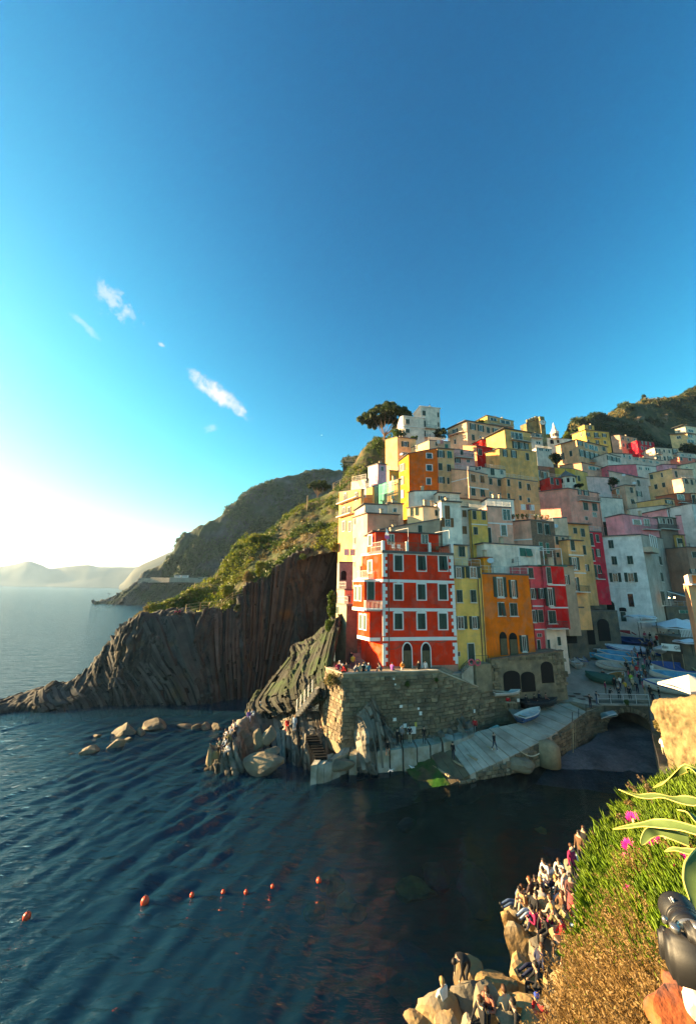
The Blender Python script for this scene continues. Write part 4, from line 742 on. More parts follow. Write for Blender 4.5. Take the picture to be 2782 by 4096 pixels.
r = H('big_pink_house', 'big bubblegum pink house with white window and iron balcony above the white harbour house', 2, 948, 1080, 1300, 76, 805, 1242, 12, (.74, .26, .29), tl=150, yl=1113, yr=1120, win=[(1072,1147,60,40,'w'),(1155,1150,48,62,'p')], bal=[('R', 1115, 1242, 1210)], roof='shed', chim=2)
r = H('grey_deck_house', 'dark timber terrace house behind the big pink house', 2, 1250, 1105, 1280, 78, None, 1402, 12, (.20, .17, .16), win=[(1285,1135,60,50,'p'),(1350,1140,50,50,'p')], bal=[('R', 1252, 1400, 1205)], roofm=teal_sh)
# ---- lower right: the street by the boats
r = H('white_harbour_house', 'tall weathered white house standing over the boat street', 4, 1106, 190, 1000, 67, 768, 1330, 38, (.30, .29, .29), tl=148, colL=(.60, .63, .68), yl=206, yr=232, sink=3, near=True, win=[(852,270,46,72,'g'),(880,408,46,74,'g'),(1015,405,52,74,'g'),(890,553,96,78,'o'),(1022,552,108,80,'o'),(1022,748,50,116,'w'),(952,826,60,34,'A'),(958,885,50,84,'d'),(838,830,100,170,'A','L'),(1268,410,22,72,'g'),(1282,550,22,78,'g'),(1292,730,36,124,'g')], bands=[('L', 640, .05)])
# glazed corner balcony of the white house
A, dr_ = HOUSES[-1][1], HOUSES[-1][7]; p = Vector((A.x, A.y, on_wall(4, 1106, 330, A, dr_)[1])); d = Vector((math.cos(dr_), math.sin(dr_), 0)); nn = Vector((math.sin(dr_), -math.cos(dr_), 0))
mb = MB(r.location); c = p+d*2.6+nn*.6; mb.box((c.x, c.y, c.z+.5), (5.0, 1.4, 1.0), dr_); mb.build('balcony', plaster((.42, .38, .34)), r)
mb = MB(r.location)
for q in (.15, 1.7, 3.3, 5.0): e = p+d*q+nn*1.25; mb.tube([(e.x, e.y, e.z+1), (e.x, e.y, e.z+3.3)], .06, 4)
e0, e1 = p+d*.1+nn*1.25, p+d*5.05+nn*1.25; mb.tube([(e0.x, e0.y, e0.z+3.3), (e1.x, e1.y, e1.z+3.3)], .07, 4); mb.build('balcony_frame', white_p, r)
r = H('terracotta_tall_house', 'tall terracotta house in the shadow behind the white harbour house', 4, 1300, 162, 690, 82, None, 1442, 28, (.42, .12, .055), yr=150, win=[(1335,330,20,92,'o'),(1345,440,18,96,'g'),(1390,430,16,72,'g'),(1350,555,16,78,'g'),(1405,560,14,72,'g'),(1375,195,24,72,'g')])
r = H('lime_house', 'narrow lime yellow house with green pipes and dark windows beside the terracotta house', 4, 1414, 192, 700, 78, None, 1502, 14, (.48, .44, .16), win=[(1440,270,46,102,'g'),(1455,398,46,102,'g'),(1465,522,52,66,'o'),(1478,665,46,40,'g')], pipe=[('R', 1496)])
r = H('brown_edge_house', 'brown stucco house with one awning at the right edge of the street', 4, 1494, 296, 600, 74, None, 1700, 10, (.34, .26, .18), win=[(1560,360,42,52,'g'),(1550,500,58,36,'o')])
r = H('maroon_edge_house', 'maroon house top at the right edge above the brown house', 4, 1500, 190, 310, 79, None, 1700, 10, (.34, .045, .04), roofm=slate)
r = H('peach_house', 'tall peach house with white bands and green shutters beside the dark arches', 4, 478, 236, 840, 60, None, 604, 14, (.66, .37, .19), near=True, sink=3, win=[(523,280,36,90,'g'),(540,435,82,108,'o'),(545,610,70,118,'o'),(545,770,24,96,'d')], bands=[('R', 360, .18), ('R', 512, .18)], bal=[('R', 512, 640, 676)])
r = H('tan_house', 'tan house with four small green shutters behind the crimson house', 4, 365, 196, 470, 61.5, None, 480, 14, (.56, .43, .26), win=[(390,240,24,72,'g'),(443,245,24,68,'g'),(398,362,26,42,'g'),(452,380,28,68,'g')], roof='terrace')
r = H('worn_tan_house', 'worn grey tan house with open shutters next to the crimson house', 4, 432, 452, 830, 58.5, None, 532, 14, (.40, .32, .24), win=[(467,572,64,82,'o')])
r = H('mustard_house', 'mustard house with dark shutters between the peach and the crimson slim house', 4, 480, 96, 600, 66, None, 660, 14, (.54, .40, .18), yr=104, win=[(545,155,32,52,'g'),(610,172,34,72,'g'),(620,320,34,82,'g'),(632,470,66,58,'o')], over=.5)
r = H('pale_green_house', 'pale greenish cream block with satellite dish above the tan house', 4, 352, 48, 200, 64, None, 477, 14, (.56, .54, .38), yr=42, roof='terrace', win=[])
r = H('crimson_slim_house', 'slim crimson house with many dark windows left of the white harbour house', 4, 660, 160, 600, 68.5, None, 771, 14, (.56, .05, .07), near=True, win=[(685,230,30,106,'g'),(735,220,26,64,'g'),(692,360,30,102,'g'),(742,343,38,64,'o'),(712,500,38,112,'g'),(750,482,24,72,'g')], bal=[('R', 700, 771, 568)], roof='terrace', railf=['R'])
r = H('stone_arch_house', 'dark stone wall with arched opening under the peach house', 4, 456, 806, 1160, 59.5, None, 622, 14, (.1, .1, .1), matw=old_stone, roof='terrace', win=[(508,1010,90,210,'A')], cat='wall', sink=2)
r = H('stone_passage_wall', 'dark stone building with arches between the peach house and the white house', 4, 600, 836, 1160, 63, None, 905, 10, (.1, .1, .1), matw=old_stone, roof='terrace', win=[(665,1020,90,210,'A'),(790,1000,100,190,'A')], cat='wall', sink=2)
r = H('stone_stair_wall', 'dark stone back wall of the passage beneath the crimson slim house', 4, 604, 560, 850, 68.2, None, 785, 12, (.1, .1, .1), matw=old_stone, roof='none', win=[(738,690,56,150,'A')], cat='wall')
r = H('dark_gallery_house', 'dark stone restaurant terrace wall beside the white harbour house', 4, 1318, 800, 1020, 72, None, 1540, 10, (.1, .1, .1), matw=old_stone, roof='terrace', cat='wall', win=[(1480,845,100,28,'t')], railf=['R'])
# right edge: nearer building end
r = H('beige_pillar_house', 'beige wall end with orange painted top at the right edge by the boats', 4, 1508, 615, 1400, 41, None, 1760, 10, (.52, .40, .22), tl=50, sink=1, roof='none')
H('beige_pillar_house', '', 4, 1505, 525, 610, 41.1, None, 1760, 10, (.62, .52, .46), tl=50, root=r, roof='none', sink=0, ll=6)
A = HOUSES[-1][1]; z0 = HOUSES[-1][5]; zt = HOUSES[-1][6]; mb = MB(r.location); mb.box((A.x+2.2, A.y+.28, (z0+zt)/2), (3.4, .1, (zt-z0)*.8), R_(10)); mb.build('orange_panel', plaster((.72, .22, .08)), r)
mb = MB(r.location); mb.box((A.x+1.5, A.y+.2, z0-.05), (3.8, .9, .12), R_(10)); mb.build('ledge', white_p, r)
# ================================================================== THE RED HOUSE
AR = atY(3, 487, 330, 45.0); TR = 11.0
r = house('red_house', 'bright red four storey house with white quoins standing on the harbour terrace', 3, 487, 330, 1312, 45.0, 312, 1083, TR, RED, tl=121, yl=352, roof='none', near=False, sink=1.2)
RH = r; _, A, B, C, D, zb, zA, tr, tl = HOUSES[-1]; dr = (B-A).normalized(); dl = (D-A).normalized(); nR = Vector((dr.y, -dr.x, 0)); thL = tl-math.pi; nL = Vector((math.sin(thL), -math.cos(thL), 0))
redp = plaster(RED); orp = redp
def zpx(x, y, th=tr, P=A): return on_wall(3, x, y, P, th)[1]
def spx(x, y, th=tr, P=A): return on_wall(3, x, y, P, th)[0]
def rpart(name, m, boxes):
    mb = MB(r.location)
    for c, s_, a in boxes: mb.box(c, s_, a)
    return mb.build(name, m, r)
# windows with white surrounds
for x in (622, 818, 1000):
    for (y, h, kind) in ((430, 128, 0), (676, 128, 1), (926, 132, 2)):
        s0, s1 = spx(x-35, y), spx(x+35, y); z0, z1 = zpx(x, y+h/2), zpx(x, y-h/2); w, hh = s1-s0, z1-z0
        P = Vector((A.x, A.y, (z0+z1)/2))+dr*(s0+s1)/2; w_ = link('window', unit('surround'), r, P-r.location+nR*.004, tr, (w, 1, hh))
        if kind == 0 and x > 700: 
            link('pane', unit('pane'), w_, (0, 0, 0)); link('shutter', unit('shg'), w_, (-.24, -.05, .0), 0, (.44, 1, .9)); s2 = link('shutter', unit('shg'), w_, (.24, -.16, -.02), 0, (.44, 1, .9)); s2.rotation_euler[0] = -.25
        else:
            link('shutter', unit('shg'), w_, (-.235, -.01, 0), 0, (.46, 1, 1.0)); link('shutter', unit('shg'), w_, (.235, -.01, 0), 0, (.46, 1, 1.0))
        if kind == 1:
            mb = MB(); mb.hexa([(-.14, -.13, .6), (.14, -.13, .6), (.14, 0, .6), (-.14, 0, .6), (-.34, -.13, .72), (.34, -.13, .72), (.34, 0, .72), (-.34, 0, .72)]); link('keystone', mb.mesh('keystone', white_p), w_)
        if kind == 2:
            mb = MB()
            for k in range(6):
                a0, a1 = -.62+1.24*k/6, -.62+1.24*(k+1)/6; f_ = lambda a: .60+.07*(1-(a/.62)**2)
                mb.hexa([(a0, -.07, .6), (a1, -.07, .6), (a1, 0, .6), (a0, 0, .6), (a0, -.07, f_(a0)+.001), (a1, -.07, f_(a1)+.001), (a1, 0, f_(a1)+.001), (a0, 0, f_(a0)+.001)])
            link('arched_head', mb.mesh('arched_head', white_p), w_)
# arched doors
for x in (697, 857):
    s0, s1 = spx(x-36, 1230), spx(x+36, 1230); z0, z1 = zpx(x, 1342), zpx(x, 1112); P = Vector((A.x, A.y, (z0+z1)/2))+dr*(s0+s1)/2
    d_ = link('door', unit('arch'), r, P-r.location+nR*.004, tr, (s1-s0, 1, z1-z0)); link('door_leaf', unit('leaf'), d_, (0, -.045, -.12), 0, (1, 1, .74)); link('door_surround', unit('archrim'), d_, (0, 0, 0))
# string courses (front, left)
for y, h in ((336, .32), (580, .36), (826, .38), (1078, .42)):
    z = zpx(487, y+ (0 if y > 500 else 4)); Lr = (B-A).length; c = A+dr*Lr/2+nR*.03; rpart('string_course', white_p, [((c.x, c.y, z), (Lr-.02, .16, h), tr)])
    if y < 600:
        Ll = (D-A).length; c = A+dl*Ll/2+nL*.03; rpart('string_course', white_p, [((c.x, c.y, z), (Ll-.02, .16, h), tl)])
# plinth
z0 = zpx(487, 1312); c = A+dr*(B-A).length/2+nR*.03; rpart('plinth', plaster((.36, .26, .18)), [((c.x, c.y, (z0+zb)/2), ((B-A).length, .1, z0-zb), tr)])
# quoins, alternating, on both ends of the front
zq = z0+.1; k = 0; ztop = zpx(487, 336)-.2
bands_z = [zpx(487, y) for y in (580, 826, 1078)]
while zq < ztop-.3:
    hq = .42
    if not any(abs(zq+hq/2-b) < .40 for b in bands_z):
        wq = .62 if k % 2 else .36
        mb = MB(r.location); c = A+dr*(wq/2-.03)+nR*.035; mb.box((c.x, c.y, zq+hq/2), (wq, .1, hq-.01), tr); mb.build('quoin', white_p, r)
        mb = MB(r.location); c = B-dr*(wq/2-.02)+nR*.035; mb.box((c.x, c.y, zq+hq/2), (wq, .1, hq-.01), tr); mb.build('quoin', white_p, r)
    zq += hq; k += 1
# side bays (left, seaward): front parallel to the main front
for (y0, y1, xf, xl, a_off) in ((588, 812, 332, 236, .55), (838, 1066, 376, 276, .55)):
    S = A+dl*a_off; thf = tr; s = on_wall(3, xf, (y0+y1)/2, S, thf)[0]; E_ = S+dr*s; sl_ = on_wall(3, xl, (y0+y1)/2, E_, thL)[0]; G_ = E_-Vector((math.cos(thL), math.sin(thL), 0))*(-sl_)
    zt, zl = on_wall(3, xf, y0, E_, thf)[1], on_wall(3, xf, y1, E_, thf)[1]
    mb = MB(r.location); S2 = S+dl*(G_-E_).length
    mb.hexa([(p.x, p.y, z) for z in (zl, zt) for p in (E_, S, S2, G_)]); mb.build('bay', redp, r)
    for zz, hh in ((zl-.2, .4), (zt+.1, .22)):
        mb = MB(r.location); cen = (E_+S+S2+G_)/4; q4 = [p+(p-cen)*.05 for p in (E_, S, S2, G_)]; mb.hexa([(p.x, p.y, z) for z in (zz-hh/2, zz+hh/2) for p in q4]); mb.build('string_course', white_p, r)
    nl = 2
    for f_ in (.35, .72):
        P = E_.lerp(G_, f_); P = Vector((P.x, P.y, (zl+zt)/2+.15)); w_ = link('window', unit('surround'), r, P-r.location+nL*.004, thL, (.62, 1, 1.7)); link('shutter', unit('shg'), w_, (0, -.01, 0), 0, (.94, 1, 1))
    if y0 < 700:
        sd = on_wall(3, 388, 690, S, thf)[0]; P = S+dr*sd; z_0 = on_wall(3, 388, 745, S, thf)[1]; P = Vector((P.x, P.y, z_0+1.2)); d_ = link('door', unit('door'), r, P-r.location+nR*.004, tr, (1.0, 1, 2.4)); link('door_leaf', unit('dleaf'), d_)
        balcony(r, 3, 330, 466, 822, S, thf, out=1.1, m=wrail_m, slab=white_p)
# top-left window, balcony with awning on the left wall
for (x, y, w, h) in ((383, 238, 18, 90), (383, 462, 26, 100)):
    s, z = on_wall(3, x, y, A, thL); P = Vector((A.x, A.y, z))+Vector((math.cos(thL), math.sin(thL), 0))*s
    w_ = link('window', unit('surround'), r, P-r.location+nL*.004, thL, (.9, 1, h*.0151)); link('shutter', unit('shg'), w_, (-.24, -.01, 0), 0, (.46, 1, 1)); link('shutter', unit('shg'), w_, (.24, -.01, 0), 0, (.46, 1, 1))
balcony(r, 3, 312, 415, 566, A, thL, out=.9, m=wrail_m, slab=frame_m)
# penthouse set back behind the terrace
s, z = on_wall(3, 427, 165, A, thL); Ph = Vector((A.x, A.y, z))+Vector((math.cos(thL), math.sin(thL), 0))*s
house('red_house', '', 3, 427, 165, 330, 0, None, 962, TR, RED, P0=Ph, roof='slab', root=r, sink=.3, win=[(557,228,62,92,'p'),(845,225,62,86,'p')], ll=4.5, over=.4, yr=188)
# terrace floor, posts, rails, pergola
zt = zA; mb = MB(r.location); mb.hexa([(p.x, p.y, z) for z in (zt-.2, zt+.12) for p in (A+nR*.25+nL*.15, B+nR*.25, B+dl*3, A+dl*3+nL*.15)]); mb.build('terrace_floor', slate, r)
Lr = (B-A).length; f_post = [spx(x, 300) for x in (490, 695, 886, 1076)]
for s_ in f_post:
    p = A+dr*min(max(s_, .1), Lr-.1); rpart('terrace_post', white_p, [((p.x, p.y, zt+.12+.62), (.34, .34, 1.25), tr)])
for a_, b_ in zip(f_post[:-1], f_post[1:]):
    p, q = A+dr*(a_+.2), A+dr*(b_-.2); rail(r, (p.x, p.y, zt+.12), (q.x, q.y, zt+.12), 1.15, pipe_m, r=.03)
p, q = A+dl*.2, A+dl*2.6; rail(r, (p.x, p.y, zt+.12), (q.x, q.y, zt+.12), 1.15, wrail_m)
for s_ in (f_post[1]+.2, f_post[3]-.3):
    mb = MB(r.location); p = A+dr*s_; mb.tube([(p.x, p.y, zt+.1), (p.x, p.y, zt+3.2)], .03, 5); mb.tube([(p.x, p.y, zt+3.2), (p.x+dl.x*2.6, p.y+dl.y*2.6, zt+3.2)], .03, 5); mb.build('pergola_pole', wrail_m, r)
for s_, m_ in ((f_post[0]+2.1, white_p), (f_post[0]+2.9, white_p), (f_post[1]+.9, brown_sh), (f_post[2]+1.0, brown_sh), (f_post[2]+2.0, brown_sh)):
    p = A+dr*s_+dl*.9; e = empty('terrace_chair', (p.x, p.y, zt+.12), 'white garden chair on the red house roof terrace' if m_ is white_p else 'brown garden chair on the red house roof terrace', 'chair', 'chairs on the red house terrace')
    mb = MB(e.location); mb.box((p.x, p.y, zt+.57), (.45, .45, .06), tr); mb.build('seat', m_, e); mb = MB(e.location); mb.box((p.x+dl.x*.22, p.y+dl.y*.22, zt+.85), (.45, .05, .5), tr); mb.build('backrest', m_, e)
    for a_, b_ in ((-.2, -.2), (.2, -.2), (.2, .2), (-.2, .2)): mb = MB(e.location); q = p+dr*a_+dl*b_; mb.tube([(q.x, q.y, zt+.12), (q.x, q.y, zt+.55)], .02, 4); mb.build('leg', m_, e)
# drainpipe and drooping cable
mb = MB(r.location); p = A+dr*spx(538, 700)+nR*.12; mb.tube([(p.x, p.y, zb+1), (p.x, p.y, zt)], .06, 6); mb.build('drainpipe', pipe_m, r)
mb = MB(r.location); pts_ = []
for x, y in ((520, 1135), (560, 1165), (600, 1160), (650, 1130), (700, 1095), (760, 1118), (830, 1120), (900, 1095), (980, 1110), (1075, 1075)):
    s_, z_ = on_wall(3, x, y, A, tr); p = A+dr*s_+nR*.08; pts_.append((p.x, p.y, z_))
mb.tube(pts_, .03, 4); mb.build('cable', pipe_m, r)
# flag on the terrace
p = A+dr*(f_post[0]+.55); e = empty('flag', (p.x, p.y, zt+1.2), 'white and pink flag hanging on the red house terrace rail', 'flag'); mb = MB(e.location); mb.tube([(p.x, p.y, zt+1.2), (p.x-.15, p.y-.3, zt+3.0)], .02, 4); mb.build('pole', wrail_m, e)
mb = MB(e.location); prev = None
for k in range(7):
    z_ = zt+2.95-k*.22; w_ = .14+.05*k; a0 = Vector((p.x-.14-w_*.3+.05*math.sin(k), p.y-.28, z_)); b0 = Vector((p.x-.10+w_, p.y-.32+.08*math.sin(k*1.3), z_-.05))
    if prev: mb.poly([prev[0], prev[1], b0, a0], 0 if k < 5 else 1)
    prev = (a0, b0)
mb.build('cloth', [white_p, plaster((.62, .2, .4))], e)
# ================================================================== HARBOUR
wall_stone = mat('wall_stone', (0.25, 0.185, 0.115), 0.92, 0.45, 1.6, 0.7, 5, col2=(0.15, 0.12, 0.085), sc2=0.8, rnd=0.38)
mortar = mat('wall_mortar', (0.27, 0.205, 0.13), 0.95, 0.4, 1.2, 0.6, 6, col2=(0.17, 0.14, 0.10), sc2=0.5)
conc = mat('concrete', (0.46, 0.40, 0.32), 0.9, 0.28, 0.8, 0.4, 6, col2=(0.34, 0.285, 0.22), sc2=0.5, rnd=0.08)
pave = mat('paving', (0.30, 0.265, 0.22), 0.9, 0.3, 0.9, 0.4, 5)
algae = mat('wet_algae', (0.02, 0.085, 0.012), 0.5, 0.5, 2.0, 0.6, 5, col2=(0.09, 0.06, 0.03), sc2=0.6)
wet_ramp = mat('wet_ramp', (0.15, 0.12, 0.07), 0.5, 0.45, 1.0, 0.4, 5, col2=(0.10, 0.055, 0.035), sc2=0.5)
timber = mat('pale_timber', (0.36, 0.27, 0.16), 0.8, 0.3, 3.0, 0.4, 8)
fence_w = mat('fence_timber', (0.50, 0.36, 0.20), 0.8, 0.3, 3.0)
rope_m = mat('rope', (0.55, 0.47, 0.34), 0.9, 0.2, 6.0)
pebble_m = mat('pebble_beach', (0.11, 0.115, 0.12), 0.85, 0.5, 3.5, 0.9, 9, col2=(0.055, 0.06, 0.065), sc2=0.35)
pink_step = mat('worn_step', (0.34, 0.21, 0.18), 0.9, 0.3, 1.5, 0.3, 6, rnd=0.1)
sign_w = mat('paper_notice', (0.72, 0.70, 0.66), 0.8, 0.1, 3.0)
# irregular unit stones shared by every masonry wall
STONES = []
for k in range(10):
    rs = random.Random(100+k); mb = MB(); j = lambda a: a+rs.uniform(-.11, .11)
    f = [(j(-.5), j(-.5)), (j(.5), j(-.5)), (j(.5), j(.5)), (j(-.5), j(.5))]; g = [(x*.86, z*.82) for x, z in f]
    b = [(x, .5, z) for x, z in f]; m_ = [(x, -.25, z) for x, z in f]; t = [(x, -.5, z) for x, z in g]
    mb.v = b+m_+t; mb.f = [[11, 10, 9, 8]]+[[i+a, (i+1) % 4+a, (i+1) % 4+a+4, i+a+4] for a in (0, 4) for i in range(4)]; mb.m = [0]*len(mb.f)
    me = mb.mesh('stone', wall_stone); bmx = bmesh.new(); bmx.from_mesh(me); bmesh.ops.recalc_face_normals(bmx, faces=bmx.faces); bmx.to_mesh(me); bmx.free(); STONES.append(me)
def masonry(parent, P, Q, zlo, zhi, lo=.26, hi=.46, skip=None, limit=290, lean=0.0, origin=None):
    """courses of stones on the wall from P to Q (outward = right-hand side of P->Q); zlo, zhi functions of s (metres along)"""
    P, Q = Vector((P[0], P[1])), Vector((Q[0], Q[1])); d = Q-P; Ln = d.length; d = d/Ln; th = math.atan2(d.y, d.x); nn = Vector((d.y, -d.x)); out = []
    zmin = min(zlo(0), zlo(Ln/2), zlo(Ln)); zmax = max(zhi(0), zhi(Ln/2), zhi(Ln)); z = zmin
    while z < zmax:
        h = random.uniform(lo, hi); s = random.uniform(-.4, 0)
        while s < Ln:
            w = random.uniform(.35, 1.0)*h*2.1; c = s+w/2
            if 0 < c < Ln and zlo(c) < z+h/2 < zhi(c)-h*.4 and not (skip and skip(c, z+h/2)) and random.random() > .06:
                out.append((w*h, c, z+h/2, w, h))
            s += w
        z += h
    return [(a, P+d*c+nn*(lean*(zmax-zc)), zc, w, h, th) for a, c, zc, w, h in out]
def lay_stones(parent, stones, limit=290):
    stones.sort(key=lambda t: -t[0]); org = parent.location
    for (a, p, z, w, h, th) in stones[:limit]:
        o = link('stone', random.choice(STONES), parent, (p.x-org.x, p.y-org.y, z-org.z), th+random.uniform(-.03, .03), (w*.97, .22+random.uniform(0, .12), h*.95)); o.rotation_euler[1] = random.uniform(-.03, .03)
    rest = stones[limit:]
    if rest:
        mb = MB(org)
        for (a, p, z, w, h, th) in rest: mb.box((p.x, p.y, z), (w*.9, .24+random.uniform(0, .1), h*.86), th)
        o = mb.build('small_stones', wall_stone, parent); o['kind'] = 'stuff'
# ---- bastion wall
W0 = atY(5, 1195, 140, 43.6); W1 = atY(5, 1325, 190, 41.0); ztw = W1.z
W2 = atY(6, 690, 166, 43.6); W3 = atY(6, 1000, 290, 46.4); W4 = atY(6, 1130, 325, 47.6); W5 = atY(6, 1330, 350, 48.6)
Wb = Vector((W0.x-.9, 47.5, ztw))
bast = empty('bastion_wall', (W1.x, W1.y, 1.5), 'rubble stone bastion wall carrying the terrace of the red house', 'wall')
path = [Wb, W0, W1, W2, W3, W4, W5]; tops = [ztw, ztw, ztw, ztw-.05, W3.z, W4.z, W5.z]; bots = [1.0]*3+[1.0, 1.5, 2.0, 2.2]
mb = MB(bast.location)
inw = Vector((3.0, 5.0, 0))
for k in range(len(path)-1):
    p, q = path[k], path[k+1]
    mb.hexa([(p.x, p.y, bots[k]), (q.x, q.y, bots[k+1]), (q.x+1.2, q.y+2.2, bots[k+1]), (p.x+1.2, p.y+2.2, bots[k]), (p.x, p.y, tops[k]), (q.x, q.y, tops[k+1]), (q.x+1.2, q.y+2.2, tops[k+1]-.02), (p.x+1.2, p.y+2.2, tops[k]-.02)])
mb.build('core', mortar, bast)
st = []
for k in range(len(path)-1):
    p, q = path[k], path[k+1]; Ln = (q.xy-p.xy).length; t0, t1 = tops[k], tops[k+1]
    st += masonry(bast, p, q, lambda s, k=k: max(bots[k], 2.0), lambda s, t0=t0, t1=t1, Ln=Ln: t0+(t1-t0)*s/Ln-.1, .27, .46)
lay_stones(bast, st, 290)
for k in range(1, len(path)-1):                       # coping slabs
    p, q = path[k], path[k+1]; n_ = max(1, int((q-p).length/1.1))
    for j in range(n_):
        a = p.lerp(q, j/n_); b = p.lerp(q, (j+1)/n_); za = tops[k]+(tops[k+1]-tops[k])*j/n_; zb_ = tops[k]+(tops[k+1]-tops[k])*(j+1)/n_; d = (b-a).xy.normalized(); nn = Vector((d.y, -d.x)); g = .02
        mb = MB(bast.location); e = Vector((d.x, d.y, 0))*g; a_, b_ = a+e, b-e; o_ = Vector((nn.x, nn.y, 0))
        mb.hexa([tuple(Vector((v.x, v.y, z))) for z_off in (0.01, .13) for v, z in ((a_+o_*.1, za+z_off), (b_+o_*.1, zb_+z_off), (b_-o_*.45, zb_+z_off), (a_-o_*.45, za+z_off))]); mb.build('coping_stone', conc, bast)
for (x, y, w, h, m_) in ((395,610,22,18,sign_w),(395,440,24,20,sign_w),(345,543,26,22,sign_w),(532,458,16,16,sign_w),(548,495,22,26,sign_w),(968,478,18,26,sign_w),(1315,393,26,26,sign_w),(477,628,70,50,sign_w),(425,592,26,28,sign_w),(510,582,18,32,mat('yellow_notice', (.62,.45,.10))),(338,224,12,12,sign_w),(1195,475,20,40,sign_w) if False else (350,268,12,12,sign_w)):
    p, q = (W1, W2) if x < 690 else ((W2, W3) if x < 1000 else (W4, W5)); th = math.atan2(q.y-p.y, q.x-p.x); s, z = on_wall(6, x, y, p, th); d = Vector((math.cos(th), math.sin(th), 0)); nn = Vector((d.y, -d.x, 0)); c = Vector((p.x, p.y, z))+d*s+nn*.2
    mb = MB(c); sc_ = 40*.507/1400; mb.box(c, (w*sc_, .03, h*sc_), th); o = mb.build('notice', m_, None, loc=c); tag(o, 'small pale notice fixed to the bastion wall above the quay' if m_ is sign_w else 'yellow notice on the bastion wall above the quay walkway', 'notice', 'notices on the bastion wall')
# terrace floor behind the parapet
TZ = ztw-.75
mb = MB(); pl = [Wb, W0+Vector((.3, .2, 0)), W1+Vector((.2, .5, 0)), W2+Vector((0, .5, 0)), Vector((16.5, 47.5, 0)), Vector((14, 52, 0)), Vector((0, 52, 0))]
mb.poly([(p.x, p.y, TZ) for p in pl]); mb.poly([(p.x, p.y, TZ-.5) for p in pl][::-1])
for k in range(len(pl)): p, q = pl[k], pl[(k+1) % len(pl)]; mb.poly([(p.x, p.y, TZ-.5), (q.x, q.y, TZ-.5), (q.x, q.y, TZ), (p.x, p.y, TZ)])
o = mb.build('terrace', pave); tag(o, kind='structure')
# stairs up between the red house and the stone tenement
S0 = atz('D', 770, 1170, TZ); S1 = atz('D', 1080, 1150, TZ); stair = empty('harbour_stairs', S0, 'worn pinkish stairs climbing beside the red house', 'stairs')
d = Vector((.10, 1, 0)).normalized(); w = Vector((1, -.1, 0)).normalized()*min(2.4, (S1-S0).length)
for k in range(16):
    a = S0+d*k*.42; mb = MB(stair.location); z1 = TZ+.17*(k+1); mb.hexa([(p.x, p.y, z) for z in (TZ-.3, z1) for p in (a, a+w, a+w+d*(.42 if k < 15 else 4), a+d*(.42 if k < 15 else 4))]); mb.build('step', pink_step, stair)
# stone tenement left of the stairs
r = house('stone_tenement', 'old stone house with sunlit left wall and balcony terrace beside the harbour stairs', 3, 182, 785, 1195, 50.0, 95, 276, 8, (.1, .1, .1), tl=118, matw=old_stone, colL=mat('lit_stone', (.40, .32, .20), .9, .4, 1.2, .8, 4), roof='terrace', win=[(107,830,16,60,'g')], railf=['L'], sink=2.5)  # lit_stone puts the left wall's sunlight into a paler stone colour
r = house('stone_tenement', '', 3, 165, 655, 790, 51.5, 98, 240, 8, (.62, .45, .28), tl=118, root=r, roof='terrace', railf=['L'], sink=.2, win=[(195,735,40,60,'p')])
r = house('grey_watchtower', 'small grey stone tower with arched window at the edge of the cliff', 3, 121, 422, 700, 54, None, 236, 6, (.1, .1, .1), matw=mat('grey_stone', (.27, .255, .22), .9, .4, 1.5, .7, 5), roof='terrace', win=[(157,535,46,78,'A')], ll=4)
# yellow house steps and lifebuoys
P = atY(3, 1150, 1375, 46.4); e = empty('door_steps', P, 'small stone stair up to the yellow house door', 'stairs'); Pt = atY(3, 1245, 1285, 47.0)
for k in range(7):
    a = P.lerp(Pt, k/7); mb = MB(P); zt_ = P.z+(Pt.z-P.z)*(k+1)/7; dx = (Pt-P).xy/7; mb.hexa([(a.x, a.y-.5, P.z-2), (a.x+dx.x, a.y-.5+dx.y, P.z-2), (a.x+dx.x, a.y+1, P.z-2), (a.x, a.y+1, P.z-2), (a.x, a.y-.5, zt_), (a.x+dx.x, a.y-.5+dx.y, zt_), (a.x+dx.x, a.y+1, zt_), (a.x, a.y+1, zt_)]); mb.build('step', conc, e)
mb = MB(P); q = Pt+Vector((1.1, 0, 0)); mb.box((q.x, q.y+.35, (Pt.z+P.z)/2-1), (2.3, 1.5, Pt.z-P.z+2), R_(18)); mb.build('landing', mortar, e)
rail(e, P+Vector((0, -.45, 0)), Pt+Vector((0, -.45, 0)), .95, iron_m, mid=False); rail(e, Pt+Vector((0, -.45, 0)), Pt+Vector((2.2, .2, 0)), .95, iron_m, mid=False)
pinkr = mat('faded_ring', (.70, .10, .14), .6, .15, 3)
for x in (1243, 1297):
    c = atY(3, x, 1277, 46.25); mb = MB(c); prev = None; n1, n2 = 18, 7; vs_ = []
    for i in range(n1):
        a = 2*math.pi*i/n1
        for j in range(n2): b_ = 2*math.pi*j/n2; rr_ = .34+.085*math.cos(b_); vs_.append((rr_*math.cos(a), .085*math.sin(b_), rr_*math.sin(a)))
    fs = [[i*n2+j, ((i+1) % n1)*n2+j, ((i+1) % n1)*n2+(j+1) % n2, i*n2+(j+1) % n2] for i in range(n1) for j in range(n2)]
    me = mesh_np('lifebuoy', np.array(vs_), fs, [pinkr], smooth=True); o = link('lifebuoy', me, None, c, R_(12)); tag(o, 'pink lifebuoy ring hanging on the yellow house stair rail', 'lifebuoy', 'lifebuoys on the stair rail')
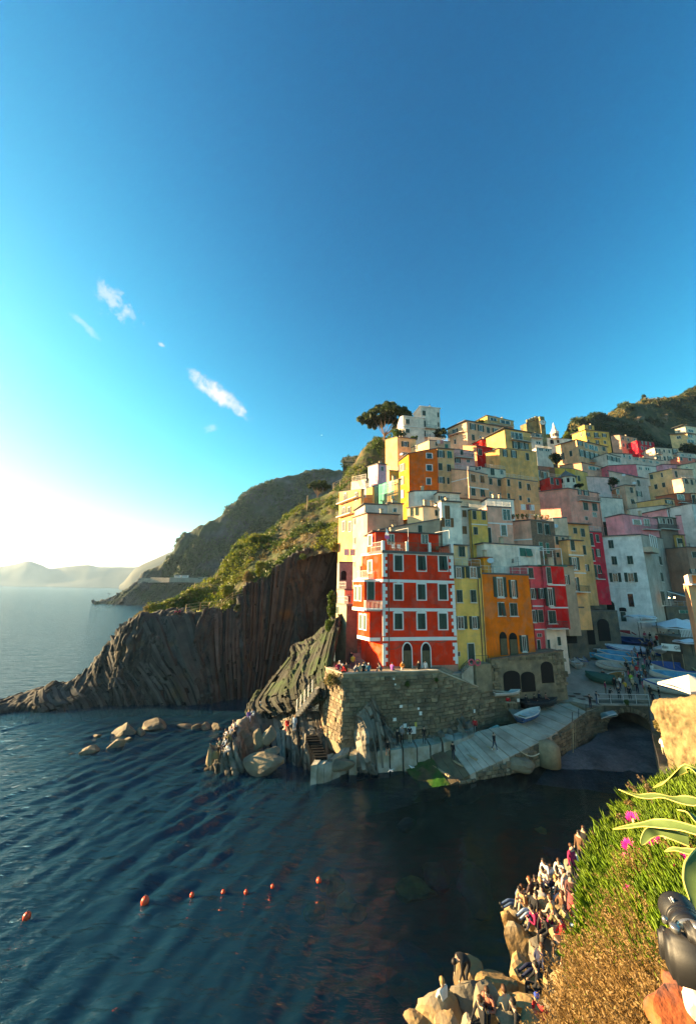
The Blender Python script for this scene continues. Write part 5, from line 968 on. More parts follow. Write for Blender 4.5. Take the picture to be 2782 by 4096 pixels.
# ---- arched retaining wall below the orange and pink houses
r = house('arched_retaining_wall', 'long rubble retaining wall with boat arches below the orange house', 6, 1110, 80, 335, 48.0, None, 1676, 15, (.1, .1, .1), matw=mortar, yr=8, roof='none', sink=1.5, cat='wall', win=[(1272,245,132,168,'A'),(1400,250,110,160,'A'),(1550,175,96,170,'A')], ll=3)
_, A, B, C, D, zb_, zA_, tr_, _ = HOUSES[-1]; Ln = (B-A).length; zBt = on_wall(6, 1676, 8, A, tr_)[1]
archs = [(on_wall(6, x, 245, A, tr_)[0], w) for x, w in ((1272, 1.75), (1400, 1.5), (1550, 1.5))]
st = masonry(r, A, B, lambda s: zb_+1.0, lambda s: zA_+(zBt-zA_)*s/Ln, .28, .46, skip=lambda c, z: any(abs(c-s) < w and z < zb_+5.2 for s, w in archs)); lay_stones(r, st, 280)
mb = MB(r.location); nn = Vector((math.sin(tr_), -math.cos(tr_), 0))
for k in range(12):
    a = A.lerp(B, k/12); b = A.lerp(B, (k+1)/12); z0, z1 = zA_+(zBt-zA_)*k/12, zA_+(zBt-zA_)*(k+1)/12; mb = MB(r.location); e = (b-a).normalized()*.015
    mb.hexa([(a+nn*.12+e).to_tuple()[:2]+(z0+.01,), (b+nn*.12-e).to_tuple()[:2]+(z1+.01,), (b-nn*.4-e).to_tuple()[:2]+(z1+.01,), (a-nn*.4+e).to_tuple()[:2]+(z0+.01,), (a+nn*.12+e).to_tuple()[:2]+(z0+.14,), (b+nn*.12-e).to_tuple()[:2]+(z1+.14,), (b-nn*.4-e).to_tuple()[:2]+(z1+.14,), (a-nn*.4+e).to_tuple()[:2]+(z0+.14,)]); mb.build('coping_stone', brick_side, r)
# ---- boat ramp, piazza, channel
def pz(Y): return 3.75+.36*max(0.0, Y-51.0)
def on_piazza(n, x, y):
    r_ = ray(n, x, y); k = r_[2]/r_[1]; Y = (3.75-.36*51-CH)/(k-.36)
    if Y < 51: Y = (3.75-CH)/k
    return Vector((r_[0]/r_[1]*Y, Y, pz(Y)))
RL = [atz(6, 640, 830, 1.15), atz(6, 850, 745, 1.7), atz(6, 1000, 640, 2.45), atz(6, 1320, 575, 3.0), atz(7, 300, 690, 3.62), Vector((29.6, 53.2, 4.2))]
RR = [atz(6, 790, 1062, 0.1), atz(6, 1010, 950, .8), atz(6, 1240, 850, 1.5), atz(6, 1578, 680, 2.6), atz(7, 560, 800, 3.5), atz(7, 720, 742, 3.85)]
ramp_root = empty('boat_ramp', RL[0], 'grey concrete boat ramp of long slabs descending into the water', 'ramp')
def along(Lp, t):
    t = t*(len(Lp)-1); i = min(int(t), len(Lp)-2); return Lp[i].lerp(Lp[i+1], t-i)
NS = 22
for k in range(NS):
    t0, t1 = k/NS+.0025, (k+1)/NS-.0025; a, b, c, d_ = along(RL, t0), along(RR, t0), along(RR, t1), along(RL, t1); mb = MB(ramp_root.location); dz = Vector((0, 0, 1.2)); j = Vector((0, 0, random.uniform(-.015, .015)))
    mb.hexa([tuple(p-dz) for p in (b, c, d_, a)]+[tuple(p+j) for p in (b, c, d_, a)]); mb.build('slab', wet_ramp if k < 3 else conc, ramp_root)
mb = MB(ramp_root.location)
for k in range(NS): 
    a, b, c, d_ = [along(q, t) for q, t in ((RL, k/NS), (RR, k/NS), (RR, (k+1)/NS), (RL, (k+1)/NS))]; dz = Vector((0, 0, 4.5)); du = Vector((0, 0, .07))
    mb.hexa([tuple(p-dz) for p in (b, c, d_, a)]+[tuple(p-du) for p in (b, c, d_, a)])
mb.build('ramp_core', mortar, ramp_root)
# timbers let into the lower ramp
for (x0, y0, x1, y1) in ((655,888,782,988),(745,840,890,935),(838,812,1000,912),(905,765,1140,870)):
    p, q = atz(6, x0, y0, .95), atz(6, x1, y1, .75); best = None
    mb = MB(ramp_root.location); d = (q-p); th = math.atan2(d.y, d.x); c = (p+q)/2
    tt = min(range(60), key=lambda k: (along(RL, k/59).lerp(along(RR, k/59), .5)-c).length)/59; c.z = along(RL, tt).lerp(along(RR, tt), .5).z+.03; mb.box(c, (d.length, .22, .12), th); mb.build('timber', timber, ramp_root)
# algae bed and drowned end of the ramp
rows = [[atz(6, 385, 870, .55), atz(6, 520, 845, .8), atz(6, 640, 815, 1.0)], [atz(6, 450, 960, .12), atz(6, 560, 950, .3), atz(6, 690, 930, .75)], [atz(6, 560, 1110, -.25), atz(6, 640, 1090, -.05), atz(6, 790, 1068, .05)]]
def dispQ(P, Nn, v, u): P = P.copy(); P[:, 2] += fbm(P, 1.4, 3)*.07; return P, None
loft('algae_slope', rows, 40, 40, [algae], dispQ)
drown = mat('drowned_ramp', (.09, .05, .045), .8, .5, .8, col2=(.10, .085, .02), sc2=.5)
rows = [[atz(6, -140, 980, -.5), atz(6, 150, 930, -.35), atz(6, 400, 880, -.02), atz(6, 640, 900, .1)], [atz(6, -250, 1200, -1.0), atz(6, 100, 1140, -.9), atz(6, 360, 1080, -.6), atz(6, 700, 1110, -.5)], [atz(6, -350, 1420, -1.8), atz(6, 60, 1330, -1.8), atz(6, 330, 1260, -1.6), atz(6, 780, 1150, -1.5)]]
loft('drowned_ramp', rows, 50, 40, [drown], dispQ)
# side wall of the ramp: stones
st = []
for k in range(4):
    p, q = RR[k], RR[k+1] ; zl = [-.2, 0, .1, .3, .5][k]; Ln = (q-p).xy.length
    st += masonry(ramp_root, p.xy+Vector((.02, -.02)), q.xy+Vector((.02, -.02)), lambda s, zl=zl: zl, lambda s, p=p, q=q, Ln=Ln: p.z+(q.z-p.z)*s/Ln-.1, .3, .5)
lay_stones(ramp_root, st, 240)
# big mooring block, small slab block, ropes and stakes
def lump(name, c, size, m, label, cat, seed=1, rz=0, sub=3, planes=14, group=None, squash=1.0, rough=.09):
    rs = np.random.default_rng(seed); bmx = bmesh.new(); bmesh.ops.create_icosphere(bmx, subdivisions=sub, radius=1.0); V = np.array([v.co[:] for v in bmx.verts])
    pn = rs.normal(size=(planes, 3)); pn /= np.linalg.norm(pn, axis=1)[:, None]; pd = rs.uniform(.5, .95, planes)
    dots = V@pn.T; rr_ = np.where(dots > 1e-3, pd/np.maximum(dots, 1e-3), 9).min(1); rr_ = np.minimum(rr_, 1.12)
    V = V*rr_[:, None]; V = V+V*(fbm(V+seed*3.1, 2.2, 3)*rough)[:, None]
    for v, co in zip(bmx.verts, V*np.array(size)): v.co = co
    me = bpy.data.meshes.new(name); bmx.to_mesh(me); bmx.free(); me.materials.append(m)
    o = link(name, me, None, c, rz); tag(o, label, cat, group); return o
c = atz(7, 215, 1285, .2); c = Vector((c.x, c.y, 1.25)); mb = MB(Vector((c.x, c.y, .2)))
mb.lathe((c.x, c.y, .1), [(1.15, 0), (1.2, 1.3), (1.12, 1.9), (.8, 2.25), (.2, 2.35)], 14); o = mb.build('mooring_block', mat('mooring_concrete', (.27, .21, .13), .9, .35, 1.5, .6, 5), None, True, (c.x, c.y, .2)); tag(o, 'large rounded concrete mooring block on the pebbles beside the ramp wall', 'block')
c = atz(6, 1310, 950, .3); o = lump('ledge_rock', c+Vector((0, .2, .3)), (1.9, .9, .75), pale_m, 'flat topped stone block at the foot of the boat ramp', 'rock', 5)
def rope(name, pts, r_, label, m=None, cat='rope'):
    mb = MB(pts[0]); mb.tube(pts, r_, 5); o = mb.build(name, m or rope_m, None, loc=pts[0]); tag(o, label, cat); return o
def mid_sag(p, q, s, n=10): return [p.lerp(q, k/n)+Vector((0, 0, -s*4*(k/n)*(1-k/n))) for k in range(n+1)]
rope('mooring_rope', mid_sag(atz(6, 1345, 800, 1.9), atz(6, 1490, 815, 1.6), .35), .05, 'pale rope looped along the ramp wall to the mooring block')
def stake(n, x, y0, y1, Y, label, r_=.05, m=None):
    a, b = atY(n, x, y0, Y), atY(n, x, y1, Y); mb = MB(b); mb.tube([b, a], r_, 6); o = mb.build('stake', m or timber, None, loc=b); tag(o, label, 'pole')
stake(7, 440, 965, 1255, 43.9, 'long pale pole leaning on the ramp wall above the pebbles', .06)
stake(7, 462, 905, 1150, 44.9, 'thin dark pole against the ramp wall', .035)
for x, y0, y1, Y in ((433, 806, 893, 45.2), (491, 775, 862, 46.2), (558, 735, 826, 47.3)): 
    a, b = atY(7, x, y0, Y), atY(7, x, y1, Y); mb = MB(b); mb.tube([b, a], .04, 6); o = mb.build('edge_post', iron_m, None, loc=b); tag(o, 'thin iron post standing on the ramp edge near the bridge', 'post', 'posts on the ramp edge')
# piazza sheet
rows = [[Vector((x, Y, pz(Y)-(.25 if Y < 50.5 else 0))) for x in (22.5, 30, 38, 46, 58, 70)] for Y in (50.2, 51, 53, 57, 62, 68, 76)]
rows[0] = [Vector((24, 50.5, 3.3)), Vector((29.8, 52.6, 3.75)), Vector((33.6, 49.8, 3.88)), Vector((39.5, 49.6, 4.1)), Vector((50, 47, 4.4)), Vector((70, 44, 4.6))]
def dispP(P, Nn, v, u): P = P.copy(); P[:, 2] += fbm(P, .5, 2)*.03; return P, None
loft('piazza', rows, 60, 60, [pave], dispP)
mb = MB(); pl = [RL[3], RL[4], RL[5], Vector((29.8, 53.5, 4.2)), Vector((24, 55, 4.6)), Vector((20.5, 49.5, 4.0))]; mb.poly([tuple(p+Vector((0, 0, .02))) for p in pl]); o = mb.build('harbour_pavement', pave); tag(o, kind='structure')
for x, y in ((425, 655), (472, 632), (515, 681), (560, 657)):
    c = on_piazza(7, x, y); c.z = max(c.z, 3.8)-.02; mb = MB(c); mb.lathe(c, [(.48, 0), (.5, .05), (.46, .06)], 16); o = mb.build('manhole_cover', mat('rusty_iron', (.10, .065, .05), .7, .3, 3), None, loc=c); tag(o, 'round rusty manhole cover in the pavement above the ramp', 'manhole cover', 'manhole covers above the ramp')
# channel beach and walls
BW = [atz(7, 1240, 1330, 2.3), atz(7, 1200, 1180, 2.7), atz(7, 1160, 960, 3.4), atz(7, 1145, 780, 4.2)]     # top edge of the right quay wall
rows = [[Vector((19, 39.5, -.55)), Vector((25, 38.5, -.6)), Vector((33, 37.5, -.6))], [Vector((21.5, 41.6, .12)), Vector((27, 41.5, .05)), Vector((34, 41, 0))], [Vector((25, 44, .5)), Vector((31, 45, .5)), Vector((37, 45, .4))], [Vector((32, 49, .9)), Vector((36, 50, .9)), Vector((40, 50, .9))], [Vector((32, 60, 1.2)), Vector((36, 60, 1.2)), Vector((42, 60, 1.2))]]
def dispK(P, Nn, v, u): P = P.copy(); P[:, 2] += fbm(P, .5, 2)*.12+fbm(P, 4, 2)*.03; return P, None
loft('pebble_beach', rows, 70, 90, [pebble_m], dispK)
quay = empty('channel_quay', BW[0], 'stone quay wall with path along the channel right of the bridge', 'quay')
ext = [BW[0]+Vector((-2.6, -4.0, -.7))]+BW
mb = MB(quay.location)
for p, q in zip(ext[:-1], ext[1:]):
    mb.hexa([(p.x, p.y, -2), (p.x+2.2, p.y-.6, -2), (q.x+2.2, q.y-.6, -2), (q.x, q.y, -2), (p.x, p.y, p.z), (p.x+2.2, p.y-.6, p.z), (q.x+2.2, q.y-.6, q.z), (q.x, q.y, q.z)])
mb.build('quay_wall', mat('quay_stone', (.20, .18, .14), .9, .4, 1.2, .7, 5, col2=(.10, .12, .07), sc2=.7), quay)
mb = MB(quay.location)
for p, q in zip(ext[1:-1], ext[2:]):
    n_ = 5
    for k in range(n_): e = p.lerp(q, k/n_); mb.tube([e, e+Vector((0, 0, 1))], .03, 5)
    mb.tube([p+Vector((0, 0, 1)), q+Vector((0, 0, 1))], .025, 5); mb.tube([p+Vector((0, 0, .5)), q+Vector((0, 0, .5))], .02, 5)
mb.build('railing', iron_m, quay)
# bridge
b0, b1 = Vector((33.3, 49.35, 0)), Vector((39.35, 49.35, 0)); bridge = empty('stone_bridge', b0, 'low stone arch bridge over the channel with iron railing', 'bridge'); zc, spn = 1.0, (b1-b0).length
rise = 2.15; na = 18; dpt = 9.0
def apt(t, e=0): a = math.pi*(1-t); return Vector((b0.x+spn/2+(spn/2-.15+e)*math.cos(a), 0, zc+(rise+e)*math.sin(a)))
mb = MB(bridge.location)
for k in range(na):
    p, q = apt(k/na), apt((k+1)/na); y0 = b0.y+.15
    mb.poly([(p.x, y0, p.z), (q.x, y0, q.z), (q.x, y0+dpt, q.z), (p.x, y0+dpt, p.z)]); mb.poly([(p.x, y0, p.z), (p.x, y0, 3.9), (q.x, y0, 3.9), (q.x, y0, q.z)])
mb.poly([(b0.x-.5, y0+dpt, -1), (b1.x+1, y0+dpt, -1), (b1.x+1, y0+dpt, 4), (b0.x-.5, y0+dpt, 4)]); mb.poly([(b0.x-.3, y0, 3.9), (b1.x+.6, y0, 3.9), (b1.x+.6, y0+2, 3.95), (b0.x-.3, y0+2, 3.95)])
mb.build('vault', old_stone, bridge)
for k in range(24):
    t0, t1 = k/24+.006, (k+1)/24-.006; e = random.uniform(.45, .62); mb = MB(bridge.location); pr = [apt(t0), apt(t1), apt(t1, e), apt(t0, e)]; y0 = b0.y-.02+random.uniform(-.03, .03)
    mb.hexa([(p.x, y0, p.z) for p in pr]+[(p.x, y0+.3, p.z) for p in pr]); mb.build('voussoir', wall_stone, bridge)
for k in range(7):
    a = b0.x-.2+k*(spn+.4)/7; mb = MB(bridge.location); mb.box((a+.45, b0.y+.2, 3.98), (.86, .5, .16)); mb.build('coping_stone', conc, bridge)
mb = MB(bridge.location); ra = [Vector((b0.x-.4+k*(spn+.6)/4, b0.y+.25, 4.06)) for k in range(5)]
for p in ra: mb.tube([p, p+Vector((0, 0, 1.15))], .035, 5)
mb.tube([ra[0]+Vector((0, 0, 1.15)), ra[-1]+Vector((0, 0, 1.15))], .035, 5); mb.tube([ra[0]+Vector((0, 0, .6)), ra[-1]+Vector((0, 0, .6))], .02, 5); mb.build('railing', wrail_m, bridge)
# left abutment
mb = MB(bridge.location); mb.hexa([(p.x, p.y, z) for z in (-1.5, 3.8) for p in (RR[4]+Vector((0, .1, 0)), Vector((b0.x+.1, b0.y+.15, 0)), Vector((b0.x+.1, 58, 0)), Vector((29, 58, 0)))]); mb.build('abutment', mortar, bridge)
mb = MB(bridge.location); mb.hexa([(p.x, p.y, z) for z in (-1.5, 4.0) for p in (Vector((b1.x-.1, b1.y+.15, 0)), Vector((b1.x+6, b1.y-.6, 0)), Vector((b1.x+6, 58, 0)), Vector((b1.x-.1, 58, 0)))]); mb.build('abutment', mortar, bridge)
st = masonry(bridge, RR[4].xy, b0.xy+Vector((0, .1)), lambda s: .6, lambda s: 3.7, .3, .5); lay_stones(bridge, st, 60)
# dinghy hung over the parapet
# ---- quay walkway along the bastion foot
QF = [atz(5, 1072, 905, 1.5), atz(5, 1200, 880, 1.6), atz(6, -20, 812, 1.7), atz(6, 130, 800, 1.8), atz(6, 380, 770, 1.95), atz(6, 640, 742, 2.05), atz(6, 860, 690, 2.2), atz(6, 965, 655, 2.4)]
QB = [atz(5, 1110, 870, 1.6), atz(5, 1280, 825, 1.7), atz(6, 0, 770, 1.8), atz(6, 160, 765, 1.9), atz(6, 350, 715, 2.0), atz(6, 600, 680, 2.1), atz(6, 880, 630, 2.3), atz(6, 1010, 612, 2.5)]
qw = empty('quay_walkway', QF[0], 'narrow stone quay walkway along the foot of the bastion wall', 'quay')
nq = 17
for k in range(nq):
    t0, t1 = k/nq+.003, (k+1)/nq-.003; a, b, c, d_ = along(QF, t0), along(QF, t1), along(QB, t1), along(QB, t0); ju = random.uniform(-.14, .10)
    mb = MB(qw.location); o_ = Vector((0, -random.uniform(.0, .55), 0)); mb.hexa([(a.x, a.y+o_.y-.25, -1), (b.x, b.y+o_.y-.25, -1), (c.x, c.y+.6, -1), (d_.x, d_.y+.6, -1), (a.x, a.y+o_.y, a.z+ju), (b.x, b.y+o_.y, b.z+ju), (c.x, c.y+.6, c.z+ju), (d_.x, d_.y+.6, d_.z+ju)]); mb.build('quay_block', mat('quay_block', (.38, .34, .28), .9, .35, 1.0, .6, 5, col2=(.25, .20, .13), sc2=.6, rnd=.15), qw)
# ================================================================== ROCK OUTCROPS
cO = [((250,938),(275,800,1.0)),((310,985),(350,740,2.5)),((420,985),(440,655,3.5)),((530,980),(500,600,4.5)),((585,945),(560,552,6)),((640,915),(640,490,8)),((720,900),(720,445,9)),((800,890),(800,430,9.5)),((880,915),(900,425,9.5)),
      ((950,960),(960,445,9)),((1040,970),(1050,485,8)),((1110,955),(1130,485,7.5)),((1180,900),(1200,560,5)),((1290,850),(1290,600,3.5)),((1400,815),(1420,520,4)),((1500,790),(1510,425,3.4)),((1570,780),(1565,378,2.8)),((1650,765),(1640,560,2.0)),((1740,760),(1735,700,1.0))]
rows = [[], [], [], [], []]
for i, ((bx_, by_), (cx_, cy_, dy)) in enumerate(cO):
    b = atz(5, bx_, by_, 0.0); c = atY(5, cx_, cy_, b.y+dy)
    if i > 13: th = math.atan2(W2.y-W1.y, W2.x-W1.x); sw, zw = on_wall(5, cx_, cy_, W1, th); c = Vector((W1.x+sw*math.cos(th), W1.y+sw*math.sin(th)-.3, zw)); b = Vector((c.x+.7, c.y-1.0, 1.2))
    gap = 1.0 if 4 <= i <= 7 else 0
    rows[0].append(b+Vector((0, -.3, -1.6))); rows[1].append(b.lerp(c, .35)+Vector((0, .9*gap-.3, .5-1.3*gap))); rows[2].append(b.lerp(c, .7)+Vector((0, .2, .45-.9*gap))); rows[3].append(c); rows[4].append(c+Vector((.5, 4, -1.2)))
outm = mat('outcrop_rock', (0.165, 0.145, 0.115), 0.85, 0.45, 0.9, 0.6, 6, col2=(0.27, 0.245, 0.205), sc2=0.35, thr=(.5, .66), attr='lay', spec=.3)
def dispO(P, Nn, v, u):
    d, lay = strata(P, .42, 1.7, .62, .8, .5); P = P+Nn*(d*np.where(v > .9, .3, 1)+fbm(P, .5, 3)*.22)[:, None]
    return P, lay*np.clip(.4+.6*P[:, 2]/.9, .4, 1.0)*1.1
oo, outG = loft('rock_outcrop', rows, 420, 150, [outm], dispO)
slabs(oo, rows[:4], 46, (0, -.6, .75), lambda u: .05, (.0, .42), .9, outm, 8, .03, .97, (1, 2, 2))
# slabs leaning on the bastion and the gully rocks
rows = [[], [], []]
for (bx_, by_, cx_, cy_) in ((575,690,590,500),(640,690,640,545),(700,684,690,600),(760,672,740,580),(830,662,800,600),(880,650,870,500),(920,645,905,560),(950,640,945,590)):
    b = atz(6, bx_, by_, 2.0); th = math.atan2(W2.y-W1.y, W2.x-W1.x); c = atY(6, cx_, cy_, b.y+.55); rows[0].append(b+Vector((0, -.5, -.3))); rows[1].append(c+Vector((0, -.25, 0))); rows[2].append(c+Vector((0, 1.2, -.2)))
loft('rock_fins', rows, 120, 40, [outm], dispO)
gm = mat('gully_rock', (0.042, 0.041, 0.033), 0.9, 0.5, 0.8, 0.7, 4, col2=(0.03, 0.048, 0.018), sc2=0.4, attr='lay')
t3 = [('D',-500,1000,55),('D',-150,800,54),('D',60,680,52.5),('D',250,470,51.5),('D',420,330,51),('D',540,150,51),('D',640,60,51.5)]; m3 = [(5,560,440,52),(5,700,400,50),(5,860,320,48.5),(5,1000,250,47),(5,1110,190,46),(5,1190,120,45),(5,1240,90,45)]; b3 = [(5,600,520,49),(5,740,470,48),(5,880,450,47),(5,1000,430,45.5),(5,1100,380,44),(5,1190,330,43),(5,1250,320,43)]
rows = [[atY(*p)+Vector((0, 0, -.6)) for p in b3], [atY(*p) for p in m3], [atY(*p) for p in t3], [atY(*p)+Vector((0, 5, 1)) for p in t3]]
oo, _ = loft('gully_rock', rows, 200, 120, [gm], dispO)
slabs(oo, rows[:3], 30, (-.1, -.8, .5), lambda u: .10, (.1, .6), .7, gm, 9, .05, .95, (2, 3))
# steps cut into the rock with a rope rail
rs_ = empty('rock_steps', atz(5, 1150, 860, 1.5), 'short flight of steps cut into the slanting rock slabs', 'steps'); a, b = atz(5, 1150, 855, 1.7), atY(5, 1075, 690, 41.4)
for k in range(9):
    p = a.lerp(b, k/8); mb = MB(rs_.location); mb.box((p.x, p.y+.1, p.z), (1.2, .5, .35), R_(8)); mb.build('step', outm, rs_)
rs2 = empty('rock_stair', atY(5, 985, 470, 44.5), 'pale steps with rope rail rising to the bastion from the rocks', 'stairs'); a, b = atY(5, 985, 470, 44.3), atY(5, 1120, 300, 43.6)
for k in range(10):
    p = a.lerp(b, k/9); mb = MB(rs2.location); mb.box((p.x, p.y, p.z-.25), (.42, 1.3, .5), R_(-15)); mb.build('step', conc, rs2)
for k in (0, 2, 4, 6, 8):
    p = a.lerp(b, k/9)+Vector((-.3, -.6, 0)); mb = MB(rs2.location); mb.tube([p, p+Vector((0, 0, 1.25))], .045, 5); mb.build('rail_post', white_p, rs2)
for h_ in (.5, .85, 1.2):
    mb = MB(rs2.location); mb.tube([a+Vector((-.3, -.6, h_)), b+Vector((-.3, -.6, h_))], .025, 4); mb.build('rope_rail', rope_m, rs2)
# boulders at the outcrop and out in the water
SEA = 'rocks standing in the sea'; sea_m = mat('sea_rock', (.15, .12, .08), .8, .5, 1.6, .9, 4, col2=(.07, .062, .05), sc2=.9, rnd=.2)
def brock(n, x0, x1, y0, y1, Y, m, label, seed, depth=.8, rz=0, z=None, group=None, planes=18):
    c = atY(n, (x0+x1)/2, (y0+y1)/2, Y); w = (atY(n, x1, (y0+y1)/2, Y)-atY(n, x0, (y0+y1)/2, Y)).length/2; h = abs(atY(n, x0, y0, Y).z-atY(n, x0, y1, Y).z)/2
    if n == 'E': c.z -= h*.3; m = sea_m
    return lump('boulder', c, (w*1.25, w*depth*1.1, h*1.28), m, label, 'boulder', seed, rz, group=group, planes=planes)
brock(5, 490, 910, 800, 978, 39.6, pale_m, 'huge flat pale boulder lying at the waterline of the outcrop', 11, .5, .0, planes=44)
brock(5, 615, 702, 650, 805, 41, pale_m, 'grey egg shaped boulder wedged between rock slabs', 12, .8)
brock(5, 700, 805, 598, 755, 41, pale_m, 'tall leaning pale boulder above the huge flat boulder', 13, .7)
brock(5, 705, 812, 762, 850, 40.2, pale_m, 'pale rounded boulder resting behind the huge flat boulder', 14, .8)
brock(5, 245, 300, 780, 935, 39.6, gold_m, 'sunlit pointed rock at the seaward tip of the outcrop', 15, .8)
brock(5, 300, 355, 790, 870, 39.8, gold_m, 'small sunlit boulder at the seaward tip of the outcrop', 16, .8)
brock(5, 1080, 1420, 850, 960, 39.0, pale_m, 'long pale rock slab at the left end of the quay walkway', 17, .35, .1)
brock('E', 700, 900, 170, 300, atz('E', 800, 290, 0).y+1, pale_m, 'largest pale sea rock in the group off the outcrop', 21, .8)
brock('E', 925, 1130, 130, 240, atz('E', 1030, 235, 0).y+1, pale_m, 'split pale sea rock standing nearest the dark cliff', 22, .8)
brock('E', 655, 785, 300, 400, atz('E', 720, 395, 0).y+.8, gold_m, 'low golden rock sloping into the water below the largest sea rock', 23, .7, .5)
brock('E', 420, 580, 365, 438, atz('E', 500, 430, 0).y+.6, pale_m, 'dark wet rock alone at the outer end of the sea rocks', 24, .7)
brock('E', 880, 955, 215, 285, atz('E', 920, 280, 0).y+.5, gold_m, 'small ochre rock tucked beside the largest sea rock', 25, .8)
for k, (x0, x1, y0, y1) in enumerate(((1205,1320,182,222),(1320,1400,175,235),(1395,1470,172,232),(1465,1545,165,240),(535,600,262,300),(600,640,285,305),(340,410,412,440),(470,510,446,462),(1310,1340,538,570),(790,850,285,330))):
    brock('E', x0, x1, y0, y1, atz('E', (x0+x1)/2, y1-2, 0).y+.5, pale_m, 'low pale rock barely breaking the surface near the outcrop', 30+k, .8, k*.7, group=SEA)
for k, (x, y, s_) in enumerate(((490,648,1.6),(462,682,3.0),(500,676,4.0),(540,682,3.0))):
    c = atz(8, x, y, .2); lump('boulder', c, (s_*1.8, s_, s_*.9), strata_m, 'dark skerry off the second headland', 'boulder', 50+k, group='skerries off the second headland')
# ---- drowned boulders in the cove
for k in range(18):
    x = RNG.uniform(3, 20); y = RNG.uniform(21, 36); s_ = RNG.uniform(.5, 1.5); zb2 = float(bedz(np.array([x]), np.array([y]))[0])
    o = lump('drowned_boulder', (x, y, zb2+.15), (s_*1.3, s_, s_*.6), drown if k % 3 else mat('weedy_rock', (.22, .17, .03), .9, .6, 1.5), 'weedy boulder lying under the shallow cove water', 'boulder', 70+k, k, 2, group='drowned boulders in the cove')
for k in range(5): lump('drowned_boulder', (-1.4+.55*k, 26.0+.8*((k*3) % 4), -1.15), (.8, .7, .55), mat('weedy_rock', (.22, .17, .03)), 'weedy boulder lying under the shallow cove water', 'boulder', 90+k, k, 3, group='drowned boulders in the cove')
# ================================================================== RIGHT ROCK WALL, PARASOLS
ochre_w = mat('ochre_rock_wall', (0.23, 0.16, 0.08), 0.95, 0.55, 1.3, 1.0, 2.5, col2=(0.15, 0.115, 0.06), sc2=1.1)
wl = [(Vector((40.2, 47.6, 3.6)), .4), (Vector((36.2, 43.2, 3.0)), 1.6), (atY('B', 770, 1600, 38.4), 4.6), (atY('B', 812, 1800, 36.8), 5.4), (atY('B', 1000, 1800, 36.0), 5.6), (atY('B', 1300, 1800, 34.8), 5.6), (atY('B', 1800, 1850, 32.5), 5.8), (atY('B', 2500, 2000, 29), 6)]
rows = [[], [], [], [], []]
for b, h_ in wl:
    c = b+Vector((.35, .7, h_)); rows[0].append(b+Vector((0, 0, -5))); rows[1].append(b); rows[2].append(b.lerp(c, .5)+Vector((-.1, -.15, 0))); rows[3].append(c); rows[4].append(c+Vector((9, 2.0, -.2)))
def dispW(P, Nn, v, u): P = P+Nn*((fbm(P, .45, 4)*.25+fbm(P, 1.6, 4)*.16)*np.where(v > .8, .2, 1))[:, None]; return P, None
loft('ochre_rock_wall', rows, 150, 120, [ochre_w], dispW)
def parasol(label, top, R0, h, drop, m, pole_m, n=8, z0=None, group=None):
    e = empty('parasol', (top.x, top.y, top.z-h), label, 'parasol', group); mb = MB(e.location); rim = []
    for k in range(n):
        a = 2*math.pi*(k+.5)/n; rim.append(Vector((top.x+R0*math.cos(a), top.y+R0*math.sin(a), top.z-drop)))
    for k in range(n): 
        p, q = rim[k], rim[(k+1) % n]; md = (p+q)/2+Vector((0, 0, .06*R0)); mb.poly([top, p, md]); mb.poly([top, md, q]); mb.poly([p, p-Vector((0, 0, .2)), (p+q)/2-Vector((0, 0, .14)), q-Vector((0, 0, .2)), q])
    mb.build('canopy', m, e)
    for k in range(n): mb2 = MB(e.location); mb2.tube([top-Vector((0, 0, .06)), rim[k]-Vector((0, 0, .05))], .02, 4); mb2.build('rib', pole_m, e)
    mb = MB(e.location); mb.tube([(top.x, top.y, top.z-h), (top.x, top.y, top.z)], .05, 6); mb.build('pole', pole_m, e); return e
cream_c = mat('cream_canvas', (.70, .60, .50), .85, .1, 2); white_c = mat('white_canvas', (.62, .64, .68), .85, .1, 2)
parasol('cream canvas parasol on the sunlit terrace at the right edge', atY('B', 1130, 240, 37.0), 2.5, 3.2, 1.15, cream_c, brown_sh, 4)
parasol('large white parasol over the restaurant tables beside the white harbour house', atY('A', 1250, 920, 64), 3.7, 4.0, 1.5, white_c, iron_m, 8)
parasol('white parasol partly behind the large restaurant parasol', atY('A', 1420, 935, 68), 2.6, 3.6, 1.0, white_c, iron_m, 8)
parasol('flat white parasol at the foot of the white harbour house', atY('A', 640, 862, 65), 2.4, 2.4, .35, white_c, iron_m, 6)
parasol('small white parasol above the white balustrade at the street', atY('A', 1480, 1255, 57), 2.2, 2.6, .5, white_c, iron_m, 6)
# white canvas awning over the shop, dark awning over the gallery, balustrade and banner
def awning(label, n, pts, Y, dy, m):
    P4 = [atY(n, x, y, Y+(dy if k in (2, 3) else 0)) for k, (x, y) in enumerate(pts)]; e = empty('awning', P4[0], label, 'awning'); mb = MB(P4[0]); mb.hexa([tuple(p-Vector((0, 0, .07))) for p in P4]+[tuple(p) for p in P4]); mb.build('canopy', m, e)
    for p in P4[:2]: mb = MB(P4[0]); mb.tube([p-Vector((0, 0, 2.6)), p], .05, 5); mb.build('post', iron_m, e)
    mb = MB(P4[0]); mb.tube([P4[0], P4[1]], .06, 5); mb.build('front_bar', white_p, e); return e
awning('pale canvas awning over the shop front of the white harbour house', 'A', [(610,985),(915,975),(905,885),(760,885)], 63.5, 2.2, white_c)
awning('dark sloping awning over the restaurant gallery with two lit bulbs', 'A', [(1095,475),(1450,575),(1450,520),(1130,460)], 68, 3, iron_m)
